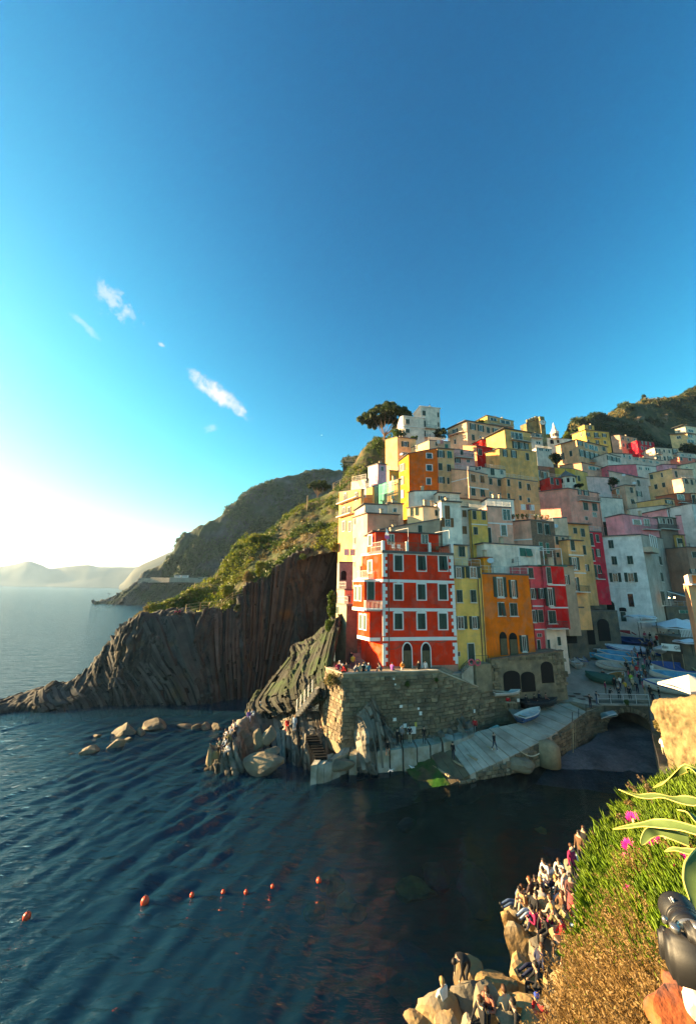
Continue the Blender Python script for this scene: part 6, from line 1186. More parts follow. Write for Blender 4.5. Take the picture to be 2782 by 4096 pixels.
for x, y in ((1127, 585), (1218, 578)):
    c = atY('A', x, y, 69); mb = MB(c); mb.lathe((c.x, c.y, c.z-.12), [(.03, 0), (.12, .06), (.14, .14), (.06, .24)], 8); o = mb.build('light_bulb', mat('bulb_glow', (.9, .8, .6), emit=((1, .75, .45), 6)), None, True, c); tag(o, 'small lit bulb hanging under the dark gallery awning', 'lamp', 'bulbs under the gallery awning')
# terrace deck with white balustrade and cloth banner
c = atY('A', 1310, 1230, 57.5); e = empty('street_terrace', (c.x, c.y, pz(57.5)), 'raised restaurant terrace with white balustrade and cloth banner beside the street', 'terrace')
mb = MB(e.location); mb.box((c.x+4, c.y+2, c.z-.1), (8.4, 4.5, .2)); mb.build('deck', old_stone, e); mb = MB(e.location); mb.box((c.x+4, c.y+2, (c.z-.2+pz(57.5)-1)/2), (8.0, 4.1, c.z-.2-pz(57.5)+1)); mb.build('base', old_stone, e)
for k in range(18): mb = MB(e.location); mb.box((c.x+.1+k*.24, c.y-.2, c.z+.55), (.06, .06, 1.1)); mb.build('baluster', white_p, e)
mb = MB(e.location); mb.box((c.x+2.2, c.y-.2, c.z+1.15), (4.6, .1, .08)); mb.build('handrail', white_p, e)
b0_ = atY('A', 1005, 1385, 56.8); b1_ = atY('A', 1308, 1412, 56.8); ban = empty('banner', b0_, 'white cloth banner with dark lettering fixed to the street terrace', 'banner')
mb = MB(b0_); prev = None
for k in range(9):
    p = b0_.lerp(b1_, k/8)+Vector((0, .04*math.sin(k*2.1), 0)); 
    if prev: mb.poly([prev-Vector((0, 0, .55)), p-Vector((0, 0, .55)), p+Vector((0, 0, .45)), prev+Vector((0, 0, .45))])
    prev = p
mb.build('cloth', sign_w, ban)
def text(parent, s, loc, size, rz, m, name='lettering', tilt=math.pi/2):
    cu = bpy.data.curves.new(name, 'FONT'); cu.body = s; cu.size = size; cu.extrude = .004; cu.align_x = 'CENTER'; cu.align_y = 'CENTER'; tmp = bpy.data.objects.new('tmp', cu); COL.objects.link(tmp)
    dg = bpy.context.evaluated_depsgraph_get(); me = bpy.data.meshes.new_from_object(tmp.evaluated_get(dg)); bpy.data.objects.remove(tmp); me.materials.clear(); me.materials.append(m)
    o = link(name, me, parent, Vector(loc)-parent.location); o.rotation_euler = (tilt, 0, rz); return o
text(ban, 'dau', b0_.lerp(b1_, .16)+Vector((0, -.09, -.02)), .7, 0, iron_m); text(ban, 'Gila', b0_.lerp(b1_, .86)+Vector((0, -.09, -.03)), .7, 0, iron_m)
mb = MB(e.location)
for k in range(3):
    q = Vector((c.x-3.6+k*1.6, c.y-.3, pz(57)))
    mb.tube([q, q+Vector((0, 0, 3.2))], .05, 5)
mb.build('post', timber, e)
# ================================================================== BOATS
def boat(name, label, P, heading, Ln, Bm, Dp, hull_c, stripe_c, in_c, tilt=0.0, cover=None, group=None, thw=3, pitch=0.0):
    e = empty(name, P, label, 'boat', group); e.rotation_euler = (tilt, pitch, heading)
    ns, nr = 15, 6; ts = np.linspace(0, 1, ns)
    def half(t): return Bm/2*(0.80+.2*min(1, t/.35))*(1-max(0, (t-.45)/.55)**2.3)
    def keel(t): return .10+.55*Dp*max(0, (t-.72)/.28)**2.0
    def sheer(t): return Dp*(1.0+.30*max(0, t-.45)**1.6/.38+.06*(1-t))
    hm = [mat('boat_%s' % n_, c_, .5, .18, 2.0) for n_, c_ in ((str(hull_c), hull_c), (str(stripe_c), stripe_c), (str(in_c), in_c))]
    prof = [(0, 0), (.55, .06), (.84, .32), (.95, .62), (1.0, .84), (1.03, 1.0)]
    def ring(t, k=1.0, lift=0):
        b, z0, z1 = half(t)*k, keel(t)+lift, sheer(t); x = -Ln/2+Ln*t
        return [(x, -b*p, z0+(z1-z0)*q) for p, q in prof[::-1]]+[(x, b*p, z0+(z1-z0)*q) for p, q in prof[1:]]
    V = []; Fc = []; mi = []; m_ = 2*nr-1
    for t in ts: V += ring(t)
    for i in range(ns-1):
        for j in range(m_-1):
            Fc.append([i*m_+j, (i+1)*m_+j, (i+1)*m_+j+1, i*m_+j+1]); mi.append(1 if j in (0, m_-2) else 0)
    Fc.append(list(range(m_))); mi.append(0)
    link('hull', mesh_np('hull', V, Fc, hm, mi, True), e)
    V = []; Fc = []
    for t in ts: V += ring(min(t, .985), .9, .12)
    for i in range(ns-1):
        for j in range(m_-1): Fc.append([i*m_+j+1, (i+1)*m_+j+1, (i+1)*m_+j, i*m_+j])
    Fc.append(list(range(m_))[::-1]); link('inner_hull', mesh_np('inner_hull', V, Fc, [hm[2]], None, True), e)
    mb = MB(); mb.tube([(-Ln/2+Ln*t, -half(t)*1.03, sheer(t)) for t in ts], .045, 5); mb.tube([(-Ln/2+Ln*t, half(t)*1.03, sheer(t)) for t in ts], .045, 5); mb.tube([(-Ln/2, -half(0)*1.03, sheer(0)), (-Ln/2, half(0)*1.03, sheer(0))], .045, 5); mb.build('gunwale', hm[1], e)
    if cover:
        V = []; Fc = []; nn_ = 7
        for t in ts:
            b, z1 = half(t)*1.1+.02, sheer(t); x = -Ln/2*1.01+Ln*1.02*t
            for k in range(nn_): a = math.pi*k/(nn_-1); V.append((x, -b*math.cos(a), z1-.12+(.30*Dp+.18)*math.sin(a)*(1-.5*t)+.04*math.sin(k*3+t*17)))
        for i in range(ns-1):
            for j in range(nn_-1): Fc.append([i*nn_+j, (i+1)*nn_+j, (i+1)*nn_+j+1, i*nn_+j+1])
        Fc.append(list(range(nn_))); link('cover', mesh_np('cover', V, Fc, [cover], None, True), e)
    else:
        for k in range(thw):
            t = .2+.5*k/max(1, thw-1); mb = MB(); mb.box((-Ln/2+Ln*t, 0, sheer(t)-.2), (.28, half(t)*1.8, .05)); mb.build('thwart', hm[2] if k else timber, e)
    return e
blu = (.02, .09, .30); cya = (.03, .30, .46); wht = (.58, .57, .55); nav = (.012, .035, .11); crm_ = (.60, .52, .40); wood = (.30, .15, .05); redc = (.42, .02, .03)
tarp_g = mat('green_tarp', (.012, .085, .065), .7, .3, 2); tarp_k = mat('black_tarp', (.012, .013, .015), .6, .4, 2); tarp_w = mat('white_tarp', (.55, .56, .58), .7, .2, 2)
stripe_t = mat('striped_tarp', (.55, .56, .58), .7, .1, 2)
G1 = 'boats hauled up on the boat street'
def pboat(n, x, y, hd, Ln, Bm, Dp, a, b, c, label, **k):
    P = on_piazza(n, x, y); pit = math.atan(.36*math.sin(R_(hd))) if P.y > 51 else 0
    return boat(k.pop('name', 'rowing_boat'), label, P, R_(hd), Ln, Bm, Dp, a, b, c, pitch=-pit, group=G1, tilt=k.pop('tilt', 0)+ (math.atan(.36*math.cos(R_(hd))) if P.y > 51 else 0), **k)
pboat(7, 985, 118, 174, 6.4, 2.0, .95, wht, wht, redc, 'white rowing boat with red inside at the top of the boat row')
pboat(7, 965, 178, 172, 6.2, 2.0, .85, nav, blu, nav, 'navy blue rowing boat below the white one with red inside')
pboat(7, 905, 250, 170, 6.0, 1.9, .85, blu, blu, blu, 'royal blue boat under a long white cover', cover=tarp_w)
pboat(7, 840, 300, 170, 6.0, 1.9, .75, cya, wht, cya, 'sky blue boat with white rim behind the turquoise boat')
pboat(7, 812, 348, 170, 5.8, 1.9, .85, (.03, .34, .47), wht, cya, 'turquoise boat with white stripe beside the white work boat')
pboat(7, 800, 412, 174, 5.0, 1.9, .9, wht, (.35, .34, .32), (.4, .39, .36), 'white work boat with grey boards in the boat row')
pboat(7, 838, 508, 20, 3.4, 1.5, .7, wht, wht, wood, 'small white boat with wooden inside at the bottom of the row')
pboat(7, 678, 530, 160, 3.6, 1.7, 1.0, (.02, .1, .08), (.02, .1, .08), (.02, .1, .08), 'small boat wrapped in green tarpaulin', cover=tarp_g)
pboat(7, 468, 258, 176, 4.6, 1.7, .7, crm_, (.2, .1, .08), crm_, 'cream boat with dark rim beside the crimson house')
pboat(7, 565, 225, 176, 3.6, 1.5, .5, wht, wht, cya, 'slim white skiff behind the cream boat')
pboat(7, 422, 300, 165, 3.2, 1.6, .7, wht, wht, wht, 'upturned looking white boat with pale cover next to the retaining wall', cover=tarp_w)
pboat(7, 578, 303, 178, 2.8, 1.3, .6, cya, cya, cya, 'little blue boat in front of the slim white skiff')
pboat(7, 437, 372, 95, 2.6, 1.3, .9, wht, wht, wht, 'short white dinghy seen from its stern by the retaining wall')
pboat(7, 508, 352, 80, 2.4, 1.2, .9, wht, blu, wht, 'short dinghy with blue and white striped side')
pboat(7, 1400, 450, 172, 7.5, 2.4, 1.15, wht, blu, blu, 'large white boat with blue gunwale on the right of the street')
pboat(7, 1385, 520, 170, 7.0, 2.2, 1.0, wht, wht, cya, 'white boat with pale blue inside next to the large blue edged boat')
pboat(7, 1370, 625, 172, 8.0, 2.5, 1.2, wht, blu, wht, 'big white boat with red keel line closest to the bridge')
pboat(7, 1280, 290, 172, 4.5, 1.6, .7, blu, wht, blu, 'blue striped boat below the cloth banner')
c = on_piazza(7, 1315, 335); lump('boat_cover', c+Vector((0, 0, 1.9)), (2.0, 1.2, .9), tarp_w, 'round pale tarpaulin heap on the large blue edged boat', 'tarpaulin', 41, rough=.02, planes=30)
P = atz(6, 1420, 548, 3.2); boat('rowing_boat', 'small blue boat with white rim lying alone on the ramp', P, R_(32), 4.2, 1.6, .75, (.02, .09, .22), wht, wht, group=G1, pitch=-.06)
P = atY(7, 130, 690, 49.0); boat('covered_boat', 'long low boat under a black cover beside the arched wall', Vector((P.x, P.y, 3.6)), R_(16), 5.5, 1.8, .8, (.02, .02, .02), (.02, .02, .02), (.02, .02, .02), cover=tarp_k, group=G1)
P = atY(6, 1235, 342, 47.9); boat('dinghy', 'pale grey dinghy on top of the bastion wall end', Vector((P.x, P.y, P.z-.3)), R_(15), 4.0, 1.3, .5, (.5, .49, .46), wht, (.45, .44, .42), group=G1)
P = atY(7, 757, 790, 48.4); e = boat('dinghy', 'small pale blue dinghy hung over the parapet left of the bridge', P, R_(25), 2.4, 1.3, .6, (.16, .28, .30), wht, cya, tilt=2.6, group=G1)
# ================================================================== PEOPLE
skin_c = [(.46, .27, .18), (.52, .32, .22), (.36, .20, .12)]
skinm = [mat('skin_%d' % k, c_, .6, .08, 6) for k, c_ in enumerate(skin_c)]
def cloth(c): return mat('cloth_%02x%02x%02x' % tuple(int(q*255) for q in c), c, .9, .25, 7.0, .2, 20)
hair_d = mat('hair_dark', (.015, .010, .008), .6, .2, 9); hair_b = mat('hair_brown', (.07, .028, .012), .6, .2, 9); hair_y = mat('hair_blond', (.34, .19, .07), .6, .2, 9); hair_w = mat('hair_white', (.55, .55, .55), .7, .1, 9)
# pose: dict joint -> (x, y, z) facing -y (towards camera), units m for 1.72 m person
def stand(dz=0, **k):
    J = dict(pel=(0, 0, .93), wai=(0, -.01, 1.08), che=(0, 0, 1.30), neck=(0, 0, 1.47), head=(0, -.02, 1.58), top=(0, -.01, 1.68), nose=(0, -.115, 1.585),
             shL=(.17, 0, 1.40), elL=(.23, .03, 1.12), wrL=(.25, -.06, .88), haL=(.25, -.09, .79), shR=(-.17, 0, 1.40), elR=(-.23, .03, 1.12), wrR=(-.25, -.06, .88), haR=(-.25, -.09, .79),
             hiL=(.09, 0, .90), knL=(.10, -.02, .49), anL=(.11, .02, .08), toL=(.12, -.13, .04), hiR=(-.09, 0, .90), knR=(-.10, -.02, .49), anR=(-.11, .02, .08), toR=(-.12, -.13, .04)); J.update(k); return J
POSES = {'stand': stand()}
POSES['walk'] = stand(knL=(.10, -.16, .50), anL=(.10, -.22, .10), toL=(.10, -.36, .07), knR=(-.10, .06, .50), anR=(-.10, .30, .14), toR=(-.10, .18, .04), elL=(.24, .14, 1.14), wrL=(.24, .06, .92), haL=(.24, .03, .84), elR=(-.24, -.08, 1.14), wrR=(-.22, -.24, .97), haR=(-.21, -.30, .93))
POSES['photo'] = stand(elL=(.24, -.14, 1.18), wrL=(.09, -.30, 1.42), haL=(.05, -.32, 1.50), elR=(-.24, -.14, 1.18), wrR=(-.09, -.30, 1.42), haR=(-.05, -.32, 1.50))
POSES['arms'] = stand(elL=(.24, -.06, 1.12), wrL=(.06, -.24, 1.12), haL=(-.02, -.26, 1.13), elR=(-.24, -.06, 1.12), wrR=(-.06, -.22, 1.08), haR=(.02, -.25, 1.07))
def sitp(drop=.0, lean=.04, kn=(.12, -.44, .05), an=(.11, -.46, -.36), to=(.12, -.60, -.40), wr=None, dz=0.0):
    w = wr or (.16, -.36, .12)
    def m(p): return (-p[0], p[1], p[2])
    J = dict(pel=(0, 0, .08), wai=(0, lean*.4, .24), che=(0, -lean, .45), neck=(0, -lean*1.6, .62), head=(0, -lean*2-.02, .73), top=(0, -lean*2-.01, .83), nose=(0, -lean*2-.115, .735),
             shL=(.17, -lean*1.3, .55), elL=(.24, -.10-lean, .30), wrL=w, haL=(w[0]-.03, w[1]-.07, w[2]), shR=(-.17, -lean*1.3, .55), elR=(-.24, -.10-lean, .30), wrR=m(w), haR=(-w[0]+.03, w[1]-.07, w[2]),
             hiL=(.09, -.02, .08), knL=kn, anL=an, toL=to, hiR=(-.09, -.02, .08), knR=m(kn), anR=m(an), toR=m(to)); return J
POSES['sit'] = sitp()
POSES['sitlean'] = sitp(lean=.16, wr=(.10, -.46, .14))
POSES['knees'] = sitp(lean=.14, kn=(.10, -.36, .42), an=(.10, -.50, .02), to=(.10, -.64, -.02), wr=(.08, -.44, .36))
POSES['legsout'] = sitp(lean=-.10, kn=(.10, -.46, .20), an=(.10, -.86, .03), to=(.11, -.92, .12), wr=(.26, .16, .03))
b_ = stand(); 
POSES['bend'] = stand(pel=(0, .10, .86), wai=(0, .0, 1.0), che=(0, -.22, 1.06), neck=(0, -.40, 1.04), head=(0, -.50, .98), top=(0, -.60, .95), nose=(0, -.52, .87), shL=(.17, -.30, 1.03), elL=(.20, -.34, .74), wrL=(.16, -.42, .50), haL=(.15, -.44, .42), shR=(-.17, -.30, 1.03), elR=(-.20, -.34, .74), wrR=(-.16, -.42, .50), haR=(-.15, -.44, .42), hiL=(.09, .10, .84), knL=(.11, -.10, .48), hiR=(-.09, .10, .84), knR=(-.11, -.10, .48))
POSES['crouch'] = stand(pel=(0, .08, .34), wai=(0, .03, .46), che=(0, -.10, .66), neck=(0, -.18, .82), head=(0, -.22, .93), top=(0, -.21, 1.03), nose=(0, -.32, .93), shL=(.17, -.14, .76), elL=(.24, -.26, .54), wrL=(.14, -.46, .48), haL=(.11, -.52, .48), shR=(-.17, -.14, .76), elR=(-.24, -.26, .54), wrR=(-.14, -.46, .48), haR=(-.11, -.52, .48), hiL=(.10, .06, .33), knL=(.16, -.30, .50), anL=(.13, -.06, .08), toL=(.14, -.22, .04), hiR=(-.10, .06, .33), knR=(-.16, -.30, .50), anR=(-.13, -.06, .08), toR=(-.14, -.22, .04))
POSES['lean'] = stand(wai=(0, -.02, 1.07), che=(0, -.10, 1.26), neck=(0, -.18, 1.40), head=(0, -.24, 1.50), top=(0, -.24, 1.60), nose=(0, -.34, 1.49), shL=(.17, -.14, 1.34), elL=(.24, -.24, 1.10), wrL=(.10, -.42, 1.12), haL=(.05, -.46, 1.12), shR=(-.17, -.14, 1.34), elR=(-.24, -.24, 1.10), wrR=(-.10, -.42, 1.12), haR=(-.05, -.46, 1.12))
RAD = dict(pel=(.150, .115), wai=(.130, .095), che=(.155, .105), neck=(.058, .058), head=(.085, .105), top=(.072, .085), nose=(.016, .016), shL=(.072, .068), elL=(.046, .046), wrL=(.032, .032), haL=(.042, .026), hiL=(.092, .095), knL=(.062, .062), anL=(.042, .045), toL=(.042, .035))
for k_ in list(RAD):
    if k_[-1] == 'L': RAD[k_[:-1]+'R'] = RAD[k_]
BON = [('pel', 'wai'), ('wai', 'che'), ('che', 'neck'), ('neck', 'head'), ('head', 'top'), ('head', 'nose')]+[(a+s_ if a not in ('che', 'pel') else a, b+s_) for s_ in 'LR' for a, b in (('che', 'sh'), ('sh', 'el'), ('el', 'wr'), ('wr', 'ha'), ('pel', 'hi'), ('hi', 'kn'), ('kn', 'an'), ('an', 'to'))]
# material slot per bone: 0 skin 1 top 2 bottom 3 shoe
BM = {}
for a, b in BON:
    s_ = 1
    if b in ('neck', 'head', 'top', 'nose'): s_ = 0
    if b[:2] == 'ha': s_ = 0
    if b[:2] in ('hi', 'kn', 'an'): s_ = 2
    if b[:2] == 'to': s_ = 3
    BM[(a, b)] = s_
BODY = {}
def body_mesh(pose, style):
    key = (pose, style)
    if key in BODY: return BODY[key]
    J = POSES[pose]; names = list(J); me = bpy.data.meshes.new('tmp_body'); me.from_pydata([J[n_] for n_ in names], [(names.index(a), names.index(b)) for a, b in BON], [])
    o = bpy.data.objects.new('tmp_body', me); COL.objects.link(o); md = o.modifiers.new('s', 'SKIN'); sv = me.skin_vertices[0].data
    coat = style in ('coat', 'dress')
    for i, n_ in enumerate(names):
        r0 = RAD[n_]; k_ = 1.12 if (coat and n_ in ('pel', 'wai', 'che')) else 1.0
        if style == 'puffy' and n_ in ('che', 'wai', 'shL', 'shR', 'elL', 'elR'): k_ = 1.25
        sv[i].radius = (r0[0]*k_, r0[1]*k_); sv[i].use_root = (n_ == 'pel')
    md.use_smooth_shade = True; o.modifiers.new('u', 'SUBSURF').levels = 1
    dg = bpy.context.evaluated_depsgraph_get(); ev = bpy.data.meshes.new_from_object(o.evaluated_get(dg)); bpy.data.objects.remove(o)
    ev.name = 'person_body'; ev.materials.clear()
    for m_ in (skinm[0], cloth((.05, .05, .05)), cloth((.05, .06, .1)), hair_d): ev.materials.append(m_)
    A_ = np.array([J[a] for a, b in BON]); B_ = np.array([J[b] for a, b in BON]); sl = [BM[x] for x in BON]
    if style == 'shorts': sl = [0 if b[:2] == 'an' else q for (a, b), q in zip(BON, sl)]
    if style == 'tee': sl = [0 if b[:2] in ('wr',) else q for (a, b), q in zip(BON, sl)]
    cs = np.array([p.center[:] for p in ev.polygons]); rad = np.array([max(RAD[b][0], .04) for a, b in BON])
    d = B_-A_; t = np.clip(((cs[:, None, :]-A_)*d).sum(2)/((d*d).sum(1)+1e-9), 0, 1); ds = np.linalg.norm(cs[:, None, :]-(A_+t[:, :, None]*d), axis=2)/rad
    ev.polygons.foreach_set('material_index', np.array(sl)[ds.argmin(1)].astype(np.int32)); ev.polygons.foreach_set('use_smooth', [True]*len(ev.polygons)); BODY[key] = ev; return ev
HAIR = {}
def hair_mesh(kind):
    if kind in HAIR: return HAIR[kind]
    bmx = bmesh.new(); bmesh.ops.create_icosphere(bmx, subdivisions=2, radius=1)
    for v in bmx.verts:
        c_ = v.co; face = c_.y < -.35 and c_.z < .42
        r_ = .72 if face else 1.0
        v.co = Vector((c_.x*.093*r_, c_.y*.112*r_+.012, c_.z*.105))
        if kind == 'long' and c_.z < -.1 and c_.y > -.1: v.co.z -= (.30*(-c_.z)); v.co.y += .02
        if kind == 'bun' and c_.y > .7: v.co.y += .05
    if kind == 'hat':
        for v in bmx.verts:
            if v.co.z < .0: v.co.z = max(v.co.z, -.005)
    me = bpy.data.meshes.new('hair'); bmx.to_mesh(me); bmx.free(); me.materials.append(hair_d); me.polygons.foreach_set('use_smooth', [True]*len(me.polygons)); HAIR[kind] = me; return me
SKIRT = None
def person(P, face, pose, top, bot, label, hair='short', hc=None, style='plain', h=1.72, group=None, shoe=None, skin=0, skirt=None, bag=None):
    """face: direction (deg, 0 = +x, -90 = to the camera) the person looks"""
    k = h/1.72; e = empty('person', P, label, 'person', group); e.rotation_euler[2] = R_(face+90); e.scale = (k, k, k)
    me = body_mesh(pose, style); o = link('body', me, e)
    for i, m_ in enumerate((skinm[skin % 3], cloth(top), cloth(bot), shoe or cloth((.06, .055, .05)))): o.material_slots[i].link = 'OBJECT'; o.material_slots[i].material = m_
    J = POSES[pose]; hd = Vector(J['head'])*.5+Vector(J['top'])*.5; hm = link('hair' if hair != 'hat' else 'hat', hair_mesh(hair), e, hd+Vector((0, .012, .0)))
    if pose == 'bend': hm.rotation_euler[0] = 1.1
    hm.material_slots[0].link = 'OBJECT'; hm.material_slots[0].material = hc or hair_d
    if skirt:
        pe = J['pel']; mb = MB(); mb.lathe((0, pe[1], pe[2]-.80), [(.30, 0), (.27, .25), (.20, .6), (.15, .88)], 12); mb.build('skirt', cloth(skirt), e, True)
    if bag:
        ch = Vector(J['che']); mb = MB(); mb.box(ch+Vector((0, .17, -.08)), (.28, .16, .42)); mb.build('backpack', cloth(bag), e)
    return e
BK = (.014, .014, .016); NV = (.015, .02, .05); DN = (.05, .09, .17); LD = (.28, .36, .46); WH = (.66, .65, .64); GR = (.22, .22, .23); BE = (.42, .33, .22); RD = (.55, .02, .025); PK = (.60, .10, .20); ORr = (.65, .20, .03); YL = (.62, .38, .05); BR = (.11, .055, .03); TL = (.03, .14, .20); PU = (.14, .08, .30); MG = (.30, .015, .07); KH = (.17, .15, .07)
# --- terrace by the red house
def on_terr(n, x, y, z=None): return atz(n, x, y, TZ if z is None else z)
pts = [('D',845,905,'walk',YL,NV,'man in a yellow jacket walking down the harbour stairs',-90,'short',hair_d,1.7),('D',970,855,'walk',WH,BK,'person in white with a red backpack climbing the harbour stairs',85,'short',hair_d,.9),('D',815,790,'walk',BK,BK,'long haired person in black coming down the stairs behind the yellow jacket',-90,'long',hair_b,2.2)]
for n, x, y, ps, a, b, lb, fc, hr, hcx, zo in pts:
    P = on_terr(n, x, y, TZ+zo); kk = max(0, min(15, int((P.y-S0.y)/.42))); person(Vector((P.x, P.y, TZ+.17*(kk+1))), fc, ps, a, b, lb, hr, hcx, bag=RD if 'backpack' in lb else None)
def wallp(n, x, y, pose, a, b, lb, fc=-90, hair='short', hc=None, dz=None, **k):
    """seated on or standing behind the parapet"""
    p, q = (W0, W1) if nat(n, x, y)[0] < 1372 else (W1, W2); th = math.atan2(q.y-p.y, q.x-p.x); s, _ = on_wall(n, x, y, p, th); d = Vector((math.cos(th), math.sin(th), 0)); nn = Vector((d.y, -d.x, 0))
    if pose[:3] in ('sit', 'kne'): P = Vector((p.x, p.y, ztw+.13))+d*s-nn*.25
    else: P = Vector((p.x, p.y, TZ))+d*s-nn*1.0
    person(P, fc, pose, a, b, lb, hair, hc, **k)
wallp('D', 880, 1240, 'knees', GR, NV, 'person in grey sitting on the parapet by the stairs', 20); wallp('D', 985, 1240, 'sit', BE, DN, 'blond person in beige sitting on the parapet', 90, 'long', hair_y); wallp('D', 1060, 1240, 'sit', BK, BK, 'dark haired person in black sitting on the parapet', 90, 'long'); wallp('D', 1165, 1240, 'sit', TL, NV, 'person in a teal jacket with pale hat on the parapet', 90, 'hat', hair_w)
wallp('D', 1110, 1060, 'stand', WH, BK, 'fair haired person standing behind the parapet group', -90, 'short', hair_y); wallp('D', 1415, 1240, 'knees', (.10, .13, .15), NV, 'man in dark grey resting on the parapet beside the drainpipe', 190, 'short', hair_b)
wallp('D', 700, 1240, 'sitlean', RD, BK, 'person in red with a white cap lounging on the bastion corner', 200, 'hat', hair_w); wallp('D', 600, 1160, 'sit', NV, BK, 'dark clothed person sitting on the bastion edge', 150); wallp('D', 575, 1000, 'stand', BR, BK, 'woman in brown standing in the bastion corner', -100, 'long', hair_b); wallp('D', 520, 1090, 'sit', MG, BK, 'woman in maroon sitting on the bastion edge', 120, 'long', hair_b); wallp('D', 440, 1060, 'stand', GR, BK, 'white haired person in grey at the end of the bastion', -120, 'short', hair_w)
wallp(6, 438, 165, 'arms', ORr, WH, 'woman in an orange jacket standing at the red house door', -90, 'long', hair_d); wallp(6, 568, 160, 'stand', BK, BK, 'man in black standing before the second arched door', -80); wallp(6, 622, 160, 'stand', WH, GR, 'person in a white shirt beside the man in black at the doors', -100, 'short', hair_d); wallp(6, 335, 170, 'sit', (.40, .10, .35), DN, 'person in a magenta top sitting on the parapet', 60)
# --- quay and ramp
def flat(n, x, y, z, *a, **k): person(atz(n, x, y, z), *a, **k)
flat(6, 372, 760, 2.0, -60, 'arms', BK, BK, 'man in black on the quay beside a grey haired man', 'short'); flat(6, 408, 738, 2.1, -110, 'arms', GR, BK, 'grey haired man in a grey jacket on the quay', 'short', hair_w); flat(6, 470, 735, 2.1, -100, 'arms', BK, BE, 'man in a black jacket and beige trousers on the quay', 'short'); flat(6, 583, 740, 2.1, -80, 'stand', BK, (.04, .05, .06), 'tall dark dressed man standing alone on the quay', 'short')
flat(6, 295, 778, 2.35, -95, 'sit', BK, BR, 'dark haired woman sitting on the quay edge', 'long', hair_d); flat(6, 983, 600, 3.0, -110, 'sit', RD, BK, 'person in a red jacket sitting at the top of the quay', 'short', hair_b)
def onramp(x, y):
    best = None
    for z in np.linspace(.2, 3.8, 60):
        p = atz(6, x, y, float(z)); t = min(range(80), key=lambda k: (along(RL, k/79).lerp(along(RR, k/79), .5).xy-p.xy).length)/79; zr = along(RL, t).lerp(along(RR, t), .5).z
        if best is None or abs(zr-z) < best[0]: best = (abs(zr-z), p)
    return best[1]
person(onramp(1138, 795), -60, 'walk', BK, (.04, .06, .09), 'man in a black jacket walking on the concrete ramp', 'short', hair_b, shoe=cloth(WH)); person(onramp(812, 868), 40, 'stand', BK, (.03, .04, .06), 'fisherman in black standing low on the ramp', 'short')
# --- outcrop: seated groups
def onout(x, y, Yoff=0):
    u, v = nat(5, x, y); r_ = pix_ray(u, v); G = outG.reshape(-1, 3); Q = np.stack([G[:, 0], G[:, 1], G[:, 2]-CH], 1)
    t = Q@r_/(r_@r_); dd = np.linalg.norm(Q-t[:, None]*r_, axis=1); ok = dd < dd.min()+.18; i = np.where(ok)[0][np.argmin(t[ok])]; return Vector(G[i])
op = [(595,500,'sit',PU,LD,'woman in a purple top sitting on the upper rock ledge','long',hair_y,-60),(600,500,'sitlean',LD,LD,'person in pale blue sitting in front of the purple top','short',hair_b,-100),(700,455,'sitlean',TL,BK,'person in a bright blue jacket sitting on the upper rock ledge','hat',hair_w,190),(835,415,'legsout',GR,BE,'person lounging on the rock ledge below the stairs','short',hair_d,200),
      (490,600,'knees',WH,BK,'woman in white with dark hair at the left rock edge','long',hair_d,200),(462,615,'sit',(.55,.35,.30),LD,'person in pale pink beside the woman in white','long',hair_b,230),(405,690,'knees',WH,BK,'person in white with black trousers on the left rocks','short',hair_d,200),(445,700,'knees',KH,BK,'person in olive sitting among the left rocks','short',hair_d,180),(345,760,'knees',(.12,.16,.13),BK,'person in grey green near the water on the left rocks','short',hair_b,200),(385,750,'sit',LD,NV,'person in light blue on the left rocks','short',hair_d,230),(440,790,'sitlean',WH,GR,'person in a white shirt sitting low on the left rocks','short',hair_b,210),
      (828,600,'sit',KH,BK,'person in an olive jacket beside the red jackets on the slab','short',hair_d,-90),(885,590,'sit',RD,RD,'person all in red sitting on top of the slanting slab','short',hair_b,-80),(838,660,'sit',KH,WH,'person in camouflage with white trousers on the slab edge','short',hair_d,-95),(935,640,'stand',LD,LD,'person in pale denim standing on the slanting slab','short',hair_y,-100),(1160,640,'sit',BK,BK,'person in black sitting alone near the bastion corner','short',hair_d,230),(490,705,'crouch',BK,NV,'dark dressed person crouching over bags on the left rocks','short',hair_d,160)]
for x, y, ps, a, b, lb, hr, hcx, fc in op:
    P = onout(x, y); person(P, fc, ps, a, b, lb, hr, hcx)
